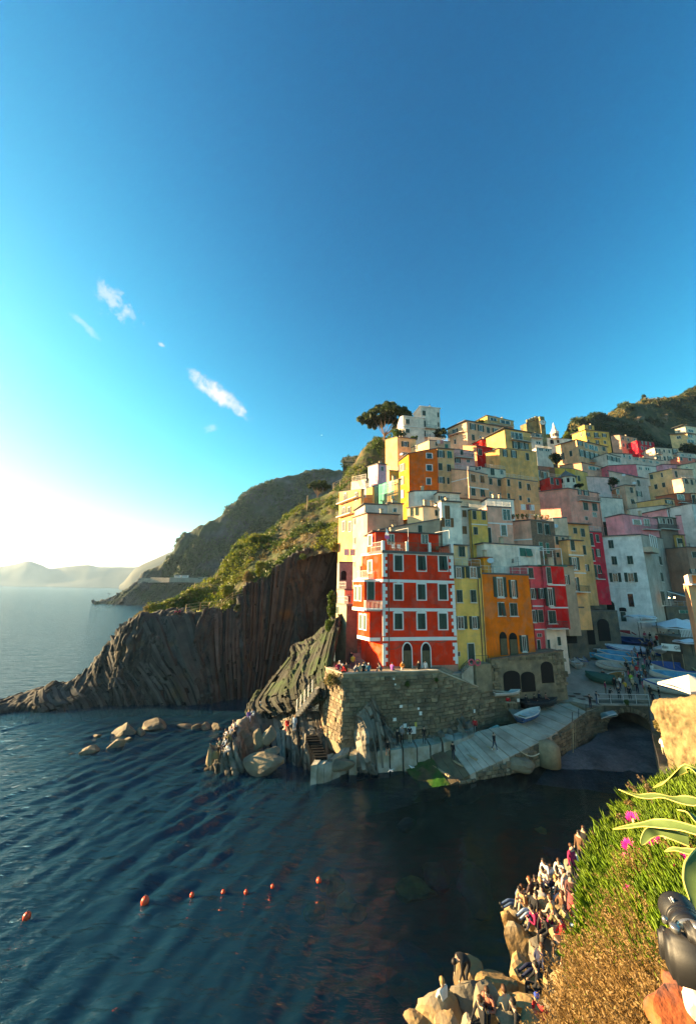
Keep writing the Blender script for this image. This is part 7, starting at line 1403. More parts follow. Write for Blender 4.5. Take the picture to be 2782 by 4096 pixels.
# --- bridge, street crowd
def street(n, x, y, fc, ps, a, b, lb, hr='short', hcx=None, **k):
    person(on_piazza(n, x, y), fc, ps, a, b, lb, hr, hcx, **k)
street(7, 603, 775, -80, 'photo', BK, NV, 'woman in black taking a photograph at the ramp top', 'long', hair_b); street(7, 668, 745, -90, 'photo', (.05, .06, .08), DN, 'man in a dark jacket filming at the ramp top'); street(7, 268, 635, -100, 'walk', (.55, .40, .36), BK, 'woman in a pale pink coat walking by the black covered boat', 'long', hair_b)
cr = [(745,640,'stand',MG,BR,'person in a maroon jacket at the bridge rail'),(785,700,'lean',BK,BK,'person in black leaning at the left bridge rail'),(830,600,'stand',BK,BK,'man in black near the bridge with a white cap'),(870,690,'arms',(.03,.03,.04),BK,'man in a charcoal coat at the bridge rail'),(935,630,'lean',YL,BR,'man in a mustard jacket leaning on the bridge rail'),(970,690,'stand',BK,BK,'person in black with a red scarf at the bridge rail'),(1040,640,'lean',BK,NV,'dark dressed person bending over the bridge rail'),(1110,670,'stand',KH,BE,'person in khaki behind the bridge rail'),(1160,680,'stand',BK,BK,'person in a long black coat at the end of the bridge'),(1185,745,'walk',(.02,.02,.025),BK,'person in dark clothes on the steps beside the bridge'),(1245,700,'stand',BK,(.03,.03,.04),'woman in black beside the big white boat'),
      (725,530,'walk',BK,WH,'person with white sleeves beside the green tarpaulin'),(985,560,'stand',(.25,.5,.05),BK,'person in a lime vest behind the bridge'),(1060,555,'stand',BK,NV,'person with a pink bag behind the bridge'),(960,525,'stand',PK,BK,'person in a pink hood behind the bridge'),(995,480,'stand',BE,BK,'person in a beige coat in the street crowd'),(1000,420,'walk',ORr,DN,'person in an orange jacket in the street crowd'),(940,440,'stand',BK,BK,'woman in black beside the orange jacket'),(1040,480,'walk',RD,LD,'person in red and pale jeans in the crowd'),(1100,460,'stand',(.02,.16,.10),BK,'person in dark green in the crowd'),(1180,470,'walk',WH,BK,'person in a white jacket with crossed straps in the street'),(1130,410,'walk',(.06,.09,.13),NV,'person in blue grey in the street'),(1230,420,'stand',BL if False else (.02,.06,.20),NV,'person in a blue jacket beside the large white boat'),
      (1045,350,'stand',RD,BK,'person in a crimson coat in the middle of the street'),(995,340,'stand',GR,BK,'grey haired person in grey near the turquoise boat'),(1190,330,'stand',BE,BK,'person in a tan coat in the street'),(1140,310,'walk',BK,BK,'person in black with a white bag in the street'),(1090,250,'walk',(.05,.05,.06),GR,'person in dark grey walking up the street'),(1075,300,'stand',BK,BK,'person in black beside the crimson coat'),(1220,180,'walk',RD,BK,'person in a red jacket high up the street'),(1160,160,'walk',BK,BK,'person in black high up the street'),(1190,115,'stand',BK,NV,'person near the shop awning'),(1110,200,'stand',(.3,.26,.22),BK,'person in a light brown coat by the boats'),(1260,150,'stand',GR,BK,'person in grey below the white parasols'),(1130,130,'walk',(.04,.05,.07),BK,'person in slate blue near the shop'),(1210,225,'walk',BK,BK,'person in black below the banner'),(1160,240,'stand',(.10,.05,.03),BK,'person in a brown jacket below the banner'),(1290,160,'stand',(.34,.30,.26),BK,'diner in beige on the street terrace'),(1340,140,'stand',(.30,.32,.34),BK,'diner in grey on the street terrace'),(1380,150,'stand',BK,BK,'diner in black on the street terrace')]
for i, (x, y, ps, a, b, lb) in enumerate(cr): street(7, x, y, -90+RNG.uniform(-70, 70), ps, a, b, lb, ['short', 'long', 'short', 'hat'][i % 4], [hair_d, hair_b, hair_d, hair_w][i % 4], bag=PK if 'pink bag' in lb else None, skin=i)
# tables under the arches
for i, (x, y, a, lb) in enumerate(((1235, 300, RD, 'person in a red jacket sitting under the first arch'), (1375, 285, BK, 'person in black sitting under the second arch'), (1440, 290, BK, 'person in dark clothes between the arches'), (1530, 270, (.25, .12, .10), 'person in a rust top by the third arch'), (1480, 300, (.03, .03, .05), 'person in navy at a table by the arches'))):
    p = atY(6, x, y+18, 47.6+i*.5); person(Vector((p.x, p.y, 4.5)), -90+i*25, 'sit', a, BK, lb, 'short', None)
for x, lb in ((1232, 'small pale wooden table under the first arch'), (1278, 'small pale wooden stool under the first arch')):
    p = atY(6, x, 315, 47.0); e = empty('cafe_table', (p.x, p.y, 4.0), lb, 'table'); mb = MB(e.location); mb.box((p.x, p.y, 4.72), (.6, .6, .05)); mb.build('table_top', timber, e)
    for a, b in ((-.25, -.25), (.25, -.25), (.25, .25), (-.25, .25)): mb = MB(e.location); mb.box((p.x+a, p.y+b, 4.35), (.05, .05, .7)); mb.build('leg', timber, e)
# right path
p = atY('B', 730, 1600, 37.5); person(p, 200, 'arms', WH, BE, 'woman in white with sunglasses standing by the ochre rock wall', 'long', hair_b); p = atY('B', 1010, 760, 41.8); person(p, 160, 'sit', WH, BK, 'person in white sitting under the cream parasol', 'short', hair_d); p = atY('B', 760, 1540, 38.2); person(p, 120, 'stand', (.35, .05, .05), RD, 'person in dark red behind the woman in white on the channel path', 'short', hair_b)
p = atY(8, 800, 730, 66.5); person(p, 180, 'sit', BK, MG, 'walker in black resting on the cliff path', 'short'); p = atY(8, 812, 735, 66.5); person(p, 200, 'sit', MG, BK, 'walker in maroon resting on the cliff path', 'short')
# ---- gulls
def gull(n, x, y, z, lb, fly, s_=1.0, Y=None, hd=0):
    P = atz(n, x, y, z) if Y is None else atY(n, x, y, Y); e = empty('gull', P, lb, 'gull'); e.rotation_euler[2] = R_(hd); e.scale = (s_, s_, s_)
    me = bpy.data.meshes.new('tmp'); V = [(0, 0, .16), (.12, 0, .17), (.20, 0, .24), (.26, 0, .28), (.33, 0, .27), (-.14, 0, .17), (-.30, 0, .16)]; E_ = [(0, 1), (1, 2), (2, 3), (3, 4), (0, 5), (5, 6)]; rad = [.075, .075, .045, .045, .012, .055, .03]
    if fly: V += [(.02, .28, .26), (-.08, .62, .22), (.02, -.28, .26), (-.08, -.62, .22)]; E_ += [(0, 7), (7, 8), (0, 9), (9, 10)]; rad += [.05, .015, .05, .015]
    else: V += [(.0, .04, .02), (.0, -.04, .02)]; E_ += [(0, 7), (0, 8)]; rad += [.012, .012]
    me.from_pydata(V, E_, []); o = bpy.data.objects.new('tmp', me); COL.objects.link(o); o.modifiers.new('s', 'SKIN')
    for i, r_ in enumerate(rad): me.skin_vertices[0].data[i].radius = (r_, r_*(.3 if i > 6 and fly else 1)); me.skin_vertices[0].data[i].use_root = i == 0
    o.modifiers.new('u', 'SUBSURF').levels = 1; dg = bpy.context.evaluated_depsgraph_get(); ev = bpy.data.meshes.new_from_object(o.evaluated_get(dg)); bpy.data.objects.remove(o); ev.materials.clear(); ev.materials.append(mat('gull_white', (.68, .68, .68), .8, .1, 5)); link('body', ev, e)
    for sx in ((.05, -.1) if not fly else (0,)): mb = MB(); mb.box((-.12, 0, .215), (.30, .11, .03)); mb.build('wing_back', mat('gull_grey', (.32, .33, .35)), e); break
gull(6, 485, 938, .3, 'white gull standing on the green algae of the ramp', False, 1.0, hd=160); gull(6, 322, 965, .5, 'gull flapping just above the water by the quay', True, .8, hd=130); gull(1, -30, 412, 0, 'tiny gull flying before the hillside', True, .7, Y=70, hd=20)
# ---- buoys
orb = mat('orange_buoy', (.72, .07, .03), .35, .1, 4)
for i, (x, y, r_) in enumerate(((108, 3665, .19), (580, 3604, .22), (768, 3580, .13), (893, 3568, .12), (984, 3568, .12), (1090, 3546, .12), (1275, 3522, .17))):
    P = atz(0, x, y, r_*.35); e = empty('buoy', P, 'large orange ball buoy on the swimming line' if r_ > .15 else 'small orange ball buoy on the swimming line', 'buoy', 'orange buoys on the swimming line'); mb = MB(); mb.lathe((0, 0, 0), [(r_*math.sin(a)+.001, -r_*math.cos(a)) for a in np.linspace(0, math.pi, 10)], 14); mb.build('float', orb, e, True); mb = MB(); mb.lathe((0, 0, r_*.95), [(.05*r_/.3, 0), (.05*r_/.3, .08), (.02, .1)], 8); mb.build('mooring_eye', iron_m, e)
# ================================================================== VEGETATION
def leaf_cloud(C, Rr, n, size, rs, flat=0.0, elong=1.6):
    """C (k,3) clump centres, Rr (k,) or (k,3) radii, n leaves per clump -> V, F, lay"""
    k = len(C); Rr = np.asarray(Rr, float); Rr = Rr[:, None]*np.ones((1, 3)) if Rr.ndim == 1 else Rr
    d = rs.normal(size=(k, n, 3)); d /= np.linalg.norm(d, axis=2, keepdims=True); rad = rs.uniform(.35, 1.0, (k, n, 1))**.6
    P = C[:, None, :]+d*rad*Rr[:, None, :]; P = P.reshape(-1, 3); m = len(P)
    a = rs.normal(size=(m, 3)); a[:, 2] *= (1-flat); a /= np.linalg.norm(a, axis=1, keepdims=True); b = np.cross(a, rs.normal(size=(m, 3))); b /= np.linalg.norm(b, axis=1, keepdims=True)
    s = size*rs.uniform(.6, 1.4, (m, 1)); a = a*s*elong; b = b*s
    V = np.stack([P-a, P+b*.6, P+a, P-b*.6], 1).reshape(-1, 3); Fc = np.arange(m*4).reshape(m, 4)
    lay = np.repeat(np.clip(rs.uniform(0, 1, m)*.6+.4*np.repeat(rs.uniform(0, 1, k), n), 0, 1), 4); return V, Fc, lay
def cloud_obj(name, C, Rr, n, size, m, seed, parent=None, kind=None, org=(0, 0, 0), **k):
    V, Fc, lay = leaf_cloud(np.asarray(C, float), Rr, n, size, np.random.default_rng(seed), **k)
    o = link(name, mesh_np(name, V-np.array(org), Fc, [m], attrs={'lay': lay}), parent)
    if kind: o['kind'] = kind
    return o
lf_g = leafmat('leaf_green', (.040, .085, .014), (.075, .11, .018)); lf_y = leafmat('leaf_lit', (.12, .17, .018), (.18, .18, .026)); lf_d = leafmat('leaf_dark', (.022, .040, .012), (.040, .055, .016)); lf_f = leafmat('leaf_far', (.028, .066, .018), (.050, .082, .022), .15, .08); lf_s = leafmat('leaf_straw', (.22, .155, .06), (.14, .12, .04)); lf_p = leafmat('leaf_pine', (.022, .045, .010), (.05, .075, .014), .2, .5); lf_r = leafmat('leaf_dead', (.14, .075, .035), (.20, .13, .07))  # leaf_lit puts sunlight into a paler, yellower leaf colour
bark = mat('bark', (.16, .10, .065), .95, .4, 2, .8, 6); bark2 = mat('pale_bark', (.30, .21, .16), .95, .3, 2)
def scatter(G, n, seed, vlo=0.0, vhi=1.0, ulo=0, uhi=1, thr=-.1, nsc=.08):
    rs = np.random.default_rng(seed); nv, nu, _ = G.shape; i = rs.uniform(vlo, vhi, n)*(nv-1); j = rs.uniform(ulo, uhi, n)*(nu-1); P = G[i.astype(int), j.astype(int)]; f = fbm(P+seed, nsc, 3); return P[f > thr]
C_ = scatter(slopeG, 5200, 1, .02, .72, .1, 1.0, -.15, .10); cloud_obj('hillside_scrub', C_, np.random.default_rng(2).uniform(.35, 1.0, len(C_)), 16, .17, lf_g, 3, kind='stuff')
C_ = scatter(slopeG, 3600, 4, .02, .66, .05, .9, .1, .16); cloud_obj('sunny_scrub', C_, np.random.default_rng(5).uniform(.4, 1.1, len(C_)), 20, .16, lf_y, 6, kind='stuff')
C_ = scatter(slopeG, 1100, 7, .05, .62, .0, .7, .2, .2); cloud_obj('dry_grass_tufts', C_, np.random.default_rng(8).uniform(.3, .7, len(C_)), 16, .12, lf_s, 9, kind='stuff', elong=3)
C_ = scatter(headG, 5200, 10, .40, .76, .28, 1.0, -.2, .02); cloud_obj('headland_wood', C_, np.random.default_rng(11).uniform(1.2, 3.2, len(C_)), 10, .75, lf_f, 12, kind='stuff')
C_ = scatter(hillG, 9000, 13, .02, .70, 0, 1, -.3, .03); cloud_obj('hill_wood', C_, np.random.default_rng(14).uniform(.8, 2.4, len(C_)), 9, .55, lf_d, 15, kind='stuff')
C_ = scatter(hillG, 1500, 16, .30, .70, 0, 1, .15, .05); cloud_obj('hill_gorse', C_, np.random.default_rng(17).uniform(.8, 1.8, len(C_)), 10, .45, lf_s, 18, kind='stuff')
C_ = scatter(vilG, 1500, 19, .30, .95, 0, 1, .0, .06); cloud_obj('garden_green', C_+np.array([0, 0, .6]), np.random.default_rng(20).uniform(.6, 1.5, len(C_)), 16, .28, lf_d, 21, kind='stuff')
def bush(n, x0, x1, y0, y1, Y, m, label, seed, size=.14, nl=60, cat='bush', name='bush', nc=26, group=None):
    a, b = atY(n, x0, y1, Y), atY(n, x1, y0, Y); c = (a+b)/2; w, h = abs(b.x-a.x)/2, abs(b.z-a.z)/2; rs = np.random.default_rng(seed); e = empty(name, (c.x, c.y, c.z-h), label, cat, group)
    d = rs.normal(size=(nc, 3)); d /= np.linalg.norm(d, axis=1)[:, None]; C0 = np.array(c)+d*rs.uniform(.25, .85, (nc, 1))*np.array([w, w*.7, h])
    cloud_obj('crown', C0, rs.uniform(.25, .5, nc)*min(w, h)*1.1+.05, nl, size, m, seed+1, e, org=e.location)
    mb = MB(e.location)
    for k in range(4): q = C0[k]; mb.tube([(c.x+.1*k-.15, c.y, c.z-h-.2), tuple(q)], .05, 5, r2=.02)
    mb.build('stem', bark, e); return e
bush('C', 305, 480, 320, 470, 85, lf_g, 'round green bush on the corner of the cliff path', 201, .16); bush('C', 440, 760, 225, 340, 87, lf_y, 'sunlit yellow green hedge above the cliff path fence', 203, .17, 70, nc=40); bush('C', 480, 740, 300, 450, 87, lf_d, 'dark shaded thicket under the sunlit hedge', 205, .17, 60, nc=36); bush('C', 575, 680, 480, 690, 74, lf_y, 'tall sunlit shrub at the cliff edge', 207, .13, 70); bush('C', 640, 800, 490, 660, 76, lf_g, 'broad olive shrub behind the tall sunlit shrub', 209, .14); bush('C', 450, 542, 600, 725, 73, lf_s, 'dry straw coloured reed clump on the cliff edge', 211, .12); bush('C', 800, 1010, 330, 500, 80, lf_s, 'pale feathery grass clump below the white hut', 213, .14, 70); bush('C', 920, 1060, 410, 490, 77, lf_y, 'low sunlit bush at the top of the cliff face', 215, .13); bush('C', 1340, 1480, 315, 400, 70, lf_y, 'green bush on top of the cliff beside the village', 217, .14); bush('C', 190, 380, 760, 910, 70, lf_y, 'yellow green scrub patch beside the rope fence', 219, .13, 60, nc=34); bush('C', 1040, 1125, 440, 490, 72, lf_g, 'small bush hanging on the cliff crest', 221, .12)  # hedge top and thicket get sun and shade through their leaf colours
bush('C', 700, 800, 310, 400, 86, lf_g, 'small bush at the foot of the white hut', 223, .13); bush('C', 835, 1000, 20, 100, 100, lf_y, 'sunlit shrubs on the slope above the white hut', 225, .2); bush('C', 1010, 1110, 0, 200, 99, lf_g, 'tall bush beside the wooden pole', 227, .2); bush('C', 1000, 1060, 220, 270, 93, lf_y, 'small bush right of the white hut', 229, .14)
bush('C', 350, 430, 965, 1035, 63.5, lf_d, 'dark plant tuft on the cliff face', 231, .10, nc=12); bush('C', 1330, 1440, 800, 1180, 54, lf_g, 'green creeper bush on the rock below the stone tenement', 233, .13, 70, nc=40); bush('D', 290, 510, 180, 440, 50.6, lf_g, 'leafy bush above the gully rocks', 235, .11, 60, nc=34)
bush(5, 1150, 1320, 170, 290, 41.5, lf_s, 'dry plants overhanging the sunlit bastion corner', 241, .07, 50, nc=22); bush(5, 1200, 1260, 190, 280, 41.2, lf_g, 'green weed on the sunlit bastion face', 243, .06, 40, nc=12)
for k, (x0, x1, y0, y1) in enumerate(((105, 155, 240, 305), (425, 475, 230, 285), (665, 690, 222, 248), (525, 545, 240, 256))): bush(6, x0, x1, y0, y1, 42.2+k*.4, lf_g, ['caper bush sprouting from the bastion wall by the corner', 'caper bush sprouting from the bastion wall under the doors', 'round caper plant high on the bastion wall end', 'tiny caper plant between two larger ones on the bastion'][k], 251+k*3, .06, 40, nc=12)
bush('B', 610, 860, 790, 1010, 40.8, lf_y, 'bright green shrub on the ochre wall by the bridge steps', 261, .09, 90, nc=40); bush('B', 580, 900, 1000, 1230, 39.4, lf_s, 'dry brown shrub hanging on the ochre wall', 263, .08, 90, nc=40); bush('B', 830, 915, 960, 1190, 39.2, lf_g, 'green ivy patch on the ochre wall', 265, .07, 60, nc=20); bush('B', 760, 850, 690, 800, 42.5, lf_r, 'reddish spiky plant beside the parasol terrace', 267, .12, 40, nc=14); bush('B', 1080, 1190, 650, 840, 40, lf_s, 'dry ochre bush at the terrace edge under the parasol', 269, .08, 60, nc=20)
bush(7, 905, 970, 690, 730, 49.2, lf_g, 'weeds growing from the bridge parapet', 271, .07, 40, nc=10)
bush(1, 530, 690, 350, 430, 103, lf_g, 'garden shrubs below the white villa', 273, .2, 50); bush(1, 390, 500, 440, 560, 109, lf_g, 'dark shrubs on the ridge beside the yellow block house', 275, .22, 50); bush(1, 925, 1040, 350, 440, 103, lf_d, 'dark cypress shrubs right of the villa', 277, .2, 50); bush(1, 690, 810, 418, 445, 96, lf_g, 'trimmed hedge above the yellow block house', 279, .16, 50); bush(1, 1290, 1350, 275, 305, 106, lf_y, 'small palm like plant on the ridge roof', 281, .2, 30, nc=10)
bush(2, 330, 420, 560, 650, 108, lf_d, 'dark garden trees under the castle', 283, .25, 50); bush(2, 440, 520, 380, 430, 165, lf_y, 'sunlit shrubs beside the church', 285, .3, 50); bush(2, 300, 360, 400, 425, 165, lf_g, 'shrubs left of the bell turret', 287, .3, 40); bush(2, 530, 620, 820, 850, 91, lf_d, 'dark potted hedge beside the white cupola', 289, .15, 40); bush(2, 835, 900, 770, 840, 92, lf_d, 'dark climbing plant on the blush pink house corner', 291, .15, 40); bush(2, 1440, 1620, 480, 570, 170, lf_d, 'dark trees in front of the hill villa', 293, .4, 60)
# ---- umbrella pine
def pine(label, base, crown_c, W, Dp, Hh, seed, nl=90, size=.33, nclump=170, tw=.45):
    rs = np.random.default_rng(seed); e = empty('pine_tree', base, label, 'tree'); base, cc = Vector(base), Vector(crown_c); mb = MB(e.location); fork = base.lerp(cc, .55)+Vector((-.6, 0, -.6))
    mb.tube([base, base.lerp(fork, .35)+Vector((-.5, 0, 0)), base.lerp(fork, .7)+Vector((-.2, .1, 0)), fork], tw, 8, r2=tw*.6)
    for k in range(13):
        a = 2*math.pi*k/13+rs.uniform(-.2, .2); q = cc+Vector((math.cos(a)*W*rs.uniform(.25, .8), math.sin(a)*Dp*rs.uniform(.25, .8), rs.uniform(-.1, .25)*Hh)); md = fork.lerp(q, .5)+Vector((0, 0, -.5))
        mb.tube([fork+Vector((0, 0, -.4*(k % 3))), md, q], tw*.34, 5, r2=.06)
    mb.build('trunk', bark, e)
    th = rs.uniform(0, 2*math.pi, nclump); r_ = np.sqrt(rs.uniform(0, 1, nclump)); lob = 1+.18*np.sin(3*th+seed)+.12*np.sin(7*th)
    z = (1-r_**3)*Hh*rs.uniform(.55, 1.0, nclump)-.10*Hh*rs.uniform(0, 1, nclump)*r_
    C0 = np.stack([cc.x+np.cos(th)*r_*W*lob, cc.y+np.sin(th)*r_*Dp*lob, cc.z+z], 1); rr_ = np.stack([rs.uniform(.07, .13, nclump)*W]*2+[rs.uniform(.05, .10, nclump)*W], 1)
    cloud_obj('crown', C0, rr_, nl, size, lf_p, seed+1, e, org=e.location, elong=1.8); return e
b = atY(1, 505, 500, 112); c = atY(1, 530, 278, 113); w = (atY(1, 770, 300, 113)-atY(1, 325, 300, 113)).length/2
pine('big umbrella pine on the ridge left of the white villa', b-Vector((0, 0, 1.5)), c, w*.98, w*.75, (atY(1, 530, 152, 113).z-c.z)*.9, 301, 110, .30, 230)
b = atY(8, 1440, 196, 122); c = atY(8, 1440, 172, 122); w = (atY(8, 1487, 172, 122)-atY(8, 1392, 172, 122)).length/2; pine('small umbrella pine on the slope before the second headland', b-Vector((0, 0, 2)), c, w, w*.8, 2.6, 311, 60, .32, 80, .25)
for k, (x, yb, yt, Y, lb) in enumerate(((1140, 125, 62, 250, 'lone wind bent conifer on the crest of the wooded hill'), (580, 300, 272, 200, 'dark bent pine on the skyline left of the yellow house'), (955, 200, 170, 240, 'small dark tree on the hill crest'))):
    b, t = atY(2, x, yb, Y), atY(2, x, yt, Y); e = empty('conifer_tree', b, lb, 'tree'); mb = MB(b); mb.tube([b-Vector((0, 0, 1)), t], .3, 6, r2=.05); mb.build('trunk', bark, e); hh = t.z-b.z; rs = np.random.default_rng(320+k)
    nn_ = 26; zz = rs.uniform(.25, 1, nn_); a = rs.uniform(0, 6.28, nn_); C0 = np.stack([b.x+np.cos(a)*hh*.35*(1.15-zz)*1.2, b.y+np.sin(a)*hh*.3*(1.15-zz), b.z+zz*hh], 1); cloud_obj('crown', C0, rs.uniform(.05, .11, nn_)*hh, 40, .3, lf_d, 330+k, e, org=b)
def bare(n, x, yb, yt, Y, label, seed, m=bark2):
    b, t = atY(n, x, yb, Y), atY(n, x, yt, Y); h = t.z-b.z; rs = random.Random(seed); e = empty('bare_tree', b, label, 'tree'); mb = MB(b)
    def br(p, d, l, r_, dep):
        q = p+d*l; mb.tube([p, q], r_, 4, r2=r_*.6, caps=False)
        if dep:
            for _ in range(4): d2 = (d+Vector((rs.uniform(-.8, .8), rs.uniform(-.8, .8), rs.uniform(-.1, .5)))).normalized(); br(p.lerp(q, rs.uniform(.5, 1)), d2, l*.62, r_*.5, dep-1)
    br(b-Vector((0, 0, .5)), Vector((0, 0, 1)), h*.42, h*.03, 4); mb.build('branches', m, e)
bare(2, 1085, 295, 225, 215, 'pale leafless tree on the dark hillside', 1); bare(2, 1330, 285, 215, 222, 'second pale leafless tree further along the dark hillside', 2); bare(2, 1450, 95, 45, 262, 'leafless tree on the hill skyline', 3); bare(1, 262, 640, 585, 102, 'leafless sapling on the ridge skyline', 4)
# palm by the village edge
c = atY('C', 1265, 170, 86); e = empty('palm_tree', c-Vector((0, 0, 3)), 'feathery palm between the huts and the apricot house', 'tree'); mb = MB(e.location); mb.tube([c-Vector((0, 0, 3.5)), c], .22, 7); mb.build('trunk', bark, e)
for k in range(22):
    a = k*2.4; d = Vector((math.cos(a), math.sin(a), 0)); up = .3+.9*((k*7) % 10)/10; pts_ = [c+d*t*2.3+Vector((0, 0, up*t*1.6-1.7*t*t)) for t in np.linspace(0, 1, 7)]; mb = MB(e.location)
    for i in range(6):
        p, q = pts_[i], pts_[i+1]; s_ = d.cross(Vector((0, 0, 1)))*.45*(1-abs(i/5-.4)); z_ = Vector((0, 0, .18)); mb.poly([p, q, q+s_*.8-z_, p+s_-z_]); mb.poly([p, p-s_-z_, q-s_*.8-z_, q])
    mb.build('frond', lf_y, e)
# ================================================================== FENCES, HUTS, ROAD
def fence(n, pts, label, h=1.0, m=None, cross=True, step=1.6, r_=.05):
    m = m or fence_w; W = [atY(n, *p) for p in pts]; e = empty('timber_fence', W[0], label, 'fence')
    for p, q in zip(W[:-1], W[1:]):
        L_ = (q-p).length; k = max(1, int(L_/step)); up = Vector((0, 0, h))
        for i in range(k+1):
            a = p.lerp(q, i/k); mb = MB(e.location); mb.tube([a-Vector((0, 0, .3)), a+up], r_, 5); mb.build('post', m, e)
            if i < k:
                b = p.lerp(q, (i+1)/k)
                for f_ in ((1.0, 1.0), (.12, .12))+(((.12, 1.0), (1.0, .12)) if cross else ((.5, .5),)):
                    mb = MB(e.location); mb.tube([a+up*f_[0], b+up*f_[1]], r_*.8, 4); mb.build('rail' if f_[0] == f_[1] else 'brace', m, e)
fence('C', [(425, 508, 83), (630, 508, 83)], 'shaded timber fence with crossed braces above the cliff', 1.15); fence('C', [(635, 478, 82), (812, 466, 82)], 'pale timber handrail continuing past the shrubs', .5, white_p, False); fence('C', [(330, 520, 84), (382, 508, 84)], 'short orange lit fence section at the path corner', 1.3); fence('C', [(-60, 800, 76), (200, 822, 76)], 'timber fence with crossed braces on the lower path', 1.2)
fence('C', [(1000, 388, 79), (1110, 352, 80)], 'pale timber fence leading to the zigzag steps', .9, fence_w); fence('C', [(1110, 345, 80), (1255, 242, 82), (1395, 322, 83)], 'pale zigzag fence of steps with crossed braces near the village edge', 1.1, fence_w, True, 1.1); fence('C', [(850, 318, 88), (1055, 285, 89)], 'pale two rail fence in front of the white hut', .8, white_p, False); fence('C', [(-150, 1035, 66), (0, 1010, 66.5), (90, 1008, 67), (225, 992, 67.5), (340, 905, 68.5), (470, 872, 69)], 'rope and post fence along the cliff edge path', 1.1, fence_w, False, 2.2); fence('C', [(165, 720, 78), (190, 650, 80), (300, 590, 82)], 'timber stair rail on the rocky nose', 1.0)
fence(1, [(70, 860, 71), (180, 805, 72), (290, 765, 73)], 'pale lattice pergola fence at the top left corner of the village', 1.2, fence_w, True, 1.2)
r = house('white_hut', 'small white hut with brown door on the green slope', 'C', 845, 172, 310, 92, 735, 978, 12, (.58, .55, .52), tl=135, yl=178, win=[(912, 235, 44, 60, 'b')], ll=3, sink=1.5)
r = house('yellow_hut', 'small yellow hut with dark roof behind the palm', 'C', 1190, 105, 195, 97, 1115, 1225, 12, (.62, .50, .18), tl=135, yl=130, win=[(1150, 150, 24, 30, 'p')], ll=3)
stk = atY('C', 1112, 230, 95); mb = MB(stk); mb.tube([stk, stk+Vector((0, 0, 11))], .12, 6); o = mb.build('utility_pole', timber, None, loc=stk); tag(o, 'tall wooden utility pole on the slope beside the huts', 'pole')
def on_grid(G, n, x, y, tol=1.5):
    r_ = ray(n, x, y); Gf = G.reshape(-1, 3); Q = Gf-np.array([0, 0, CH]); t = Q@r_/(r_@r_); dd = np.linalg.norm(Q-t[:, None]*r_, axis=1); ok = dd < dd.min()+tol; i = np.where(ok)[0][np.argmin(t[ok])]; return Vector(Gf[i])
road = [on_grid(headG, 8, x, y, 3) for x, y in ((632, 578), (700, 573), (770, 570), (840, 568), (905, 568), (960, 566))]
mb = MB(); 
for p, q in zip(road[:-1], road[1:]):
    o_ = Vector((0, -6, 0)); mb.hexa([tuple(p+o_-Vector((0, 0, 4))), tuple(q+o_-Vector((0, 0, 4))), tuple(q+Vector((0, 3, -4))), tuple(p+Vector((0, 3, -4))), tuple(p+o_), tuple(q+o_), tuple(q+Vector((0, 3, 0))), tuple(p+Vector((0, 3, 0)))])
    mb.box((p+q)/2+o_+Vector((0, .3, .5)), ((q-p).length, .5, 1.0), math.atan2((q-p).y, (q-p).x))
o = mb.build('coast_road', mat('road_wall', (.34, .28, .22), .9, .3, .3)); tag(o, kind='structure')
for k, (x, lb) in enumerate(((792, 'white bus parked on the far coast road'), (824, 'second white bus on the far coast road'))):
    t = (x-632)/(960-632); p = along(road, t)+Vector((0, -3.6, .1)); e = empty('bus', p, lb, 'bus', 'buses on the coast road'); mb = MB(p); mb.box(p+Vector((0, 0, 1.8)), (6.0, 2.4, 2.6)); mb.build('body', white_p, e); mb = MB(p); mb.box(p+Vector((0, -1.22, 2.3)), (5.2, .06, .9)); mb.build('window_band', pane_m, e)
    for a in (-1.9, 1.9): mb = MB(p); mb.tube([p+Vector((a, -1.25, .45)), p+Vector((a, 1.25, .45))], .45, 10); mb.build('wheel', iron_m, e)
# ---- roof clutter: pots, dishes, laundry
for k, (n, x, y, Y, s_) in enumerate(((4, 20, 42, 59.6, .3), (4, 60, 40, 59.4, .35), (4, 100, 40, 59.2, .3), (4, 140, 42, 59.3, .35), (4, 210, 44, 60, .35), (4, 260, 46, 60.4, .4), (4, 310, 50, 60.8, .35), (4, 290, 395, 55.5, .4))):
    p = atY(n, x, y, Y); e = empty('plant_pot', p-Vector((0, 0, .3)), 'potted plant on the pink and brick house terrace' if k < 7 else 'potted plant on the white terrace behind the pink front', 'plant pot', 'potted plants on terraces' if k < 7 else None); mb = MB(e.location); mb.lathe(e.location, [(.14, 0), (.2, .35), (.22, .36)], 9); mb.build('pot', pot_m, e); cloud_obj('foliage', [tuple(p+Vector((0, 0, .3)))], [s_], 60, .09, lf_g, 400+k, e, org=e.location)
dish_m = mat('dish_grey', (.55, .55, .54), .5, .1, 3)
for n, x, y, Y, lb in ((1, 650, 572, 79.5, 'satellite dish on the terrace of the rust orange house'), (2, 960, 750, 97, 'satellite dish on the lavender house roof'), (2, 1050, 817, 94.5, 'satellite dish on the slim cream house wall'), (4, 380, 120, 63.5, 'satellite dish on the pale greenish block'), (3, 1408, 415, 48.8, 'satellite dish on the orange house terrace')):
    p = atY(n, x, y, Y); e = empty('satellite_dish', p-Vector((0, 0, .5)), lb, 'satellite dish'); mb = MB(e.location); mb.tube([p-Vector((0, 0, .9)), p], .03, 5); mb.build('mast', iron_m, e); mb = MB(p); mb.lathe(p, [(.02, .02), (.25, .06), (.45, .18), (.43, .19), (.02, .05)], 14); o = mb.build('dish', dish_m, e, True); o.location = p-e.location; o.rotation_euler = (R_(60), 0, R_(-30))
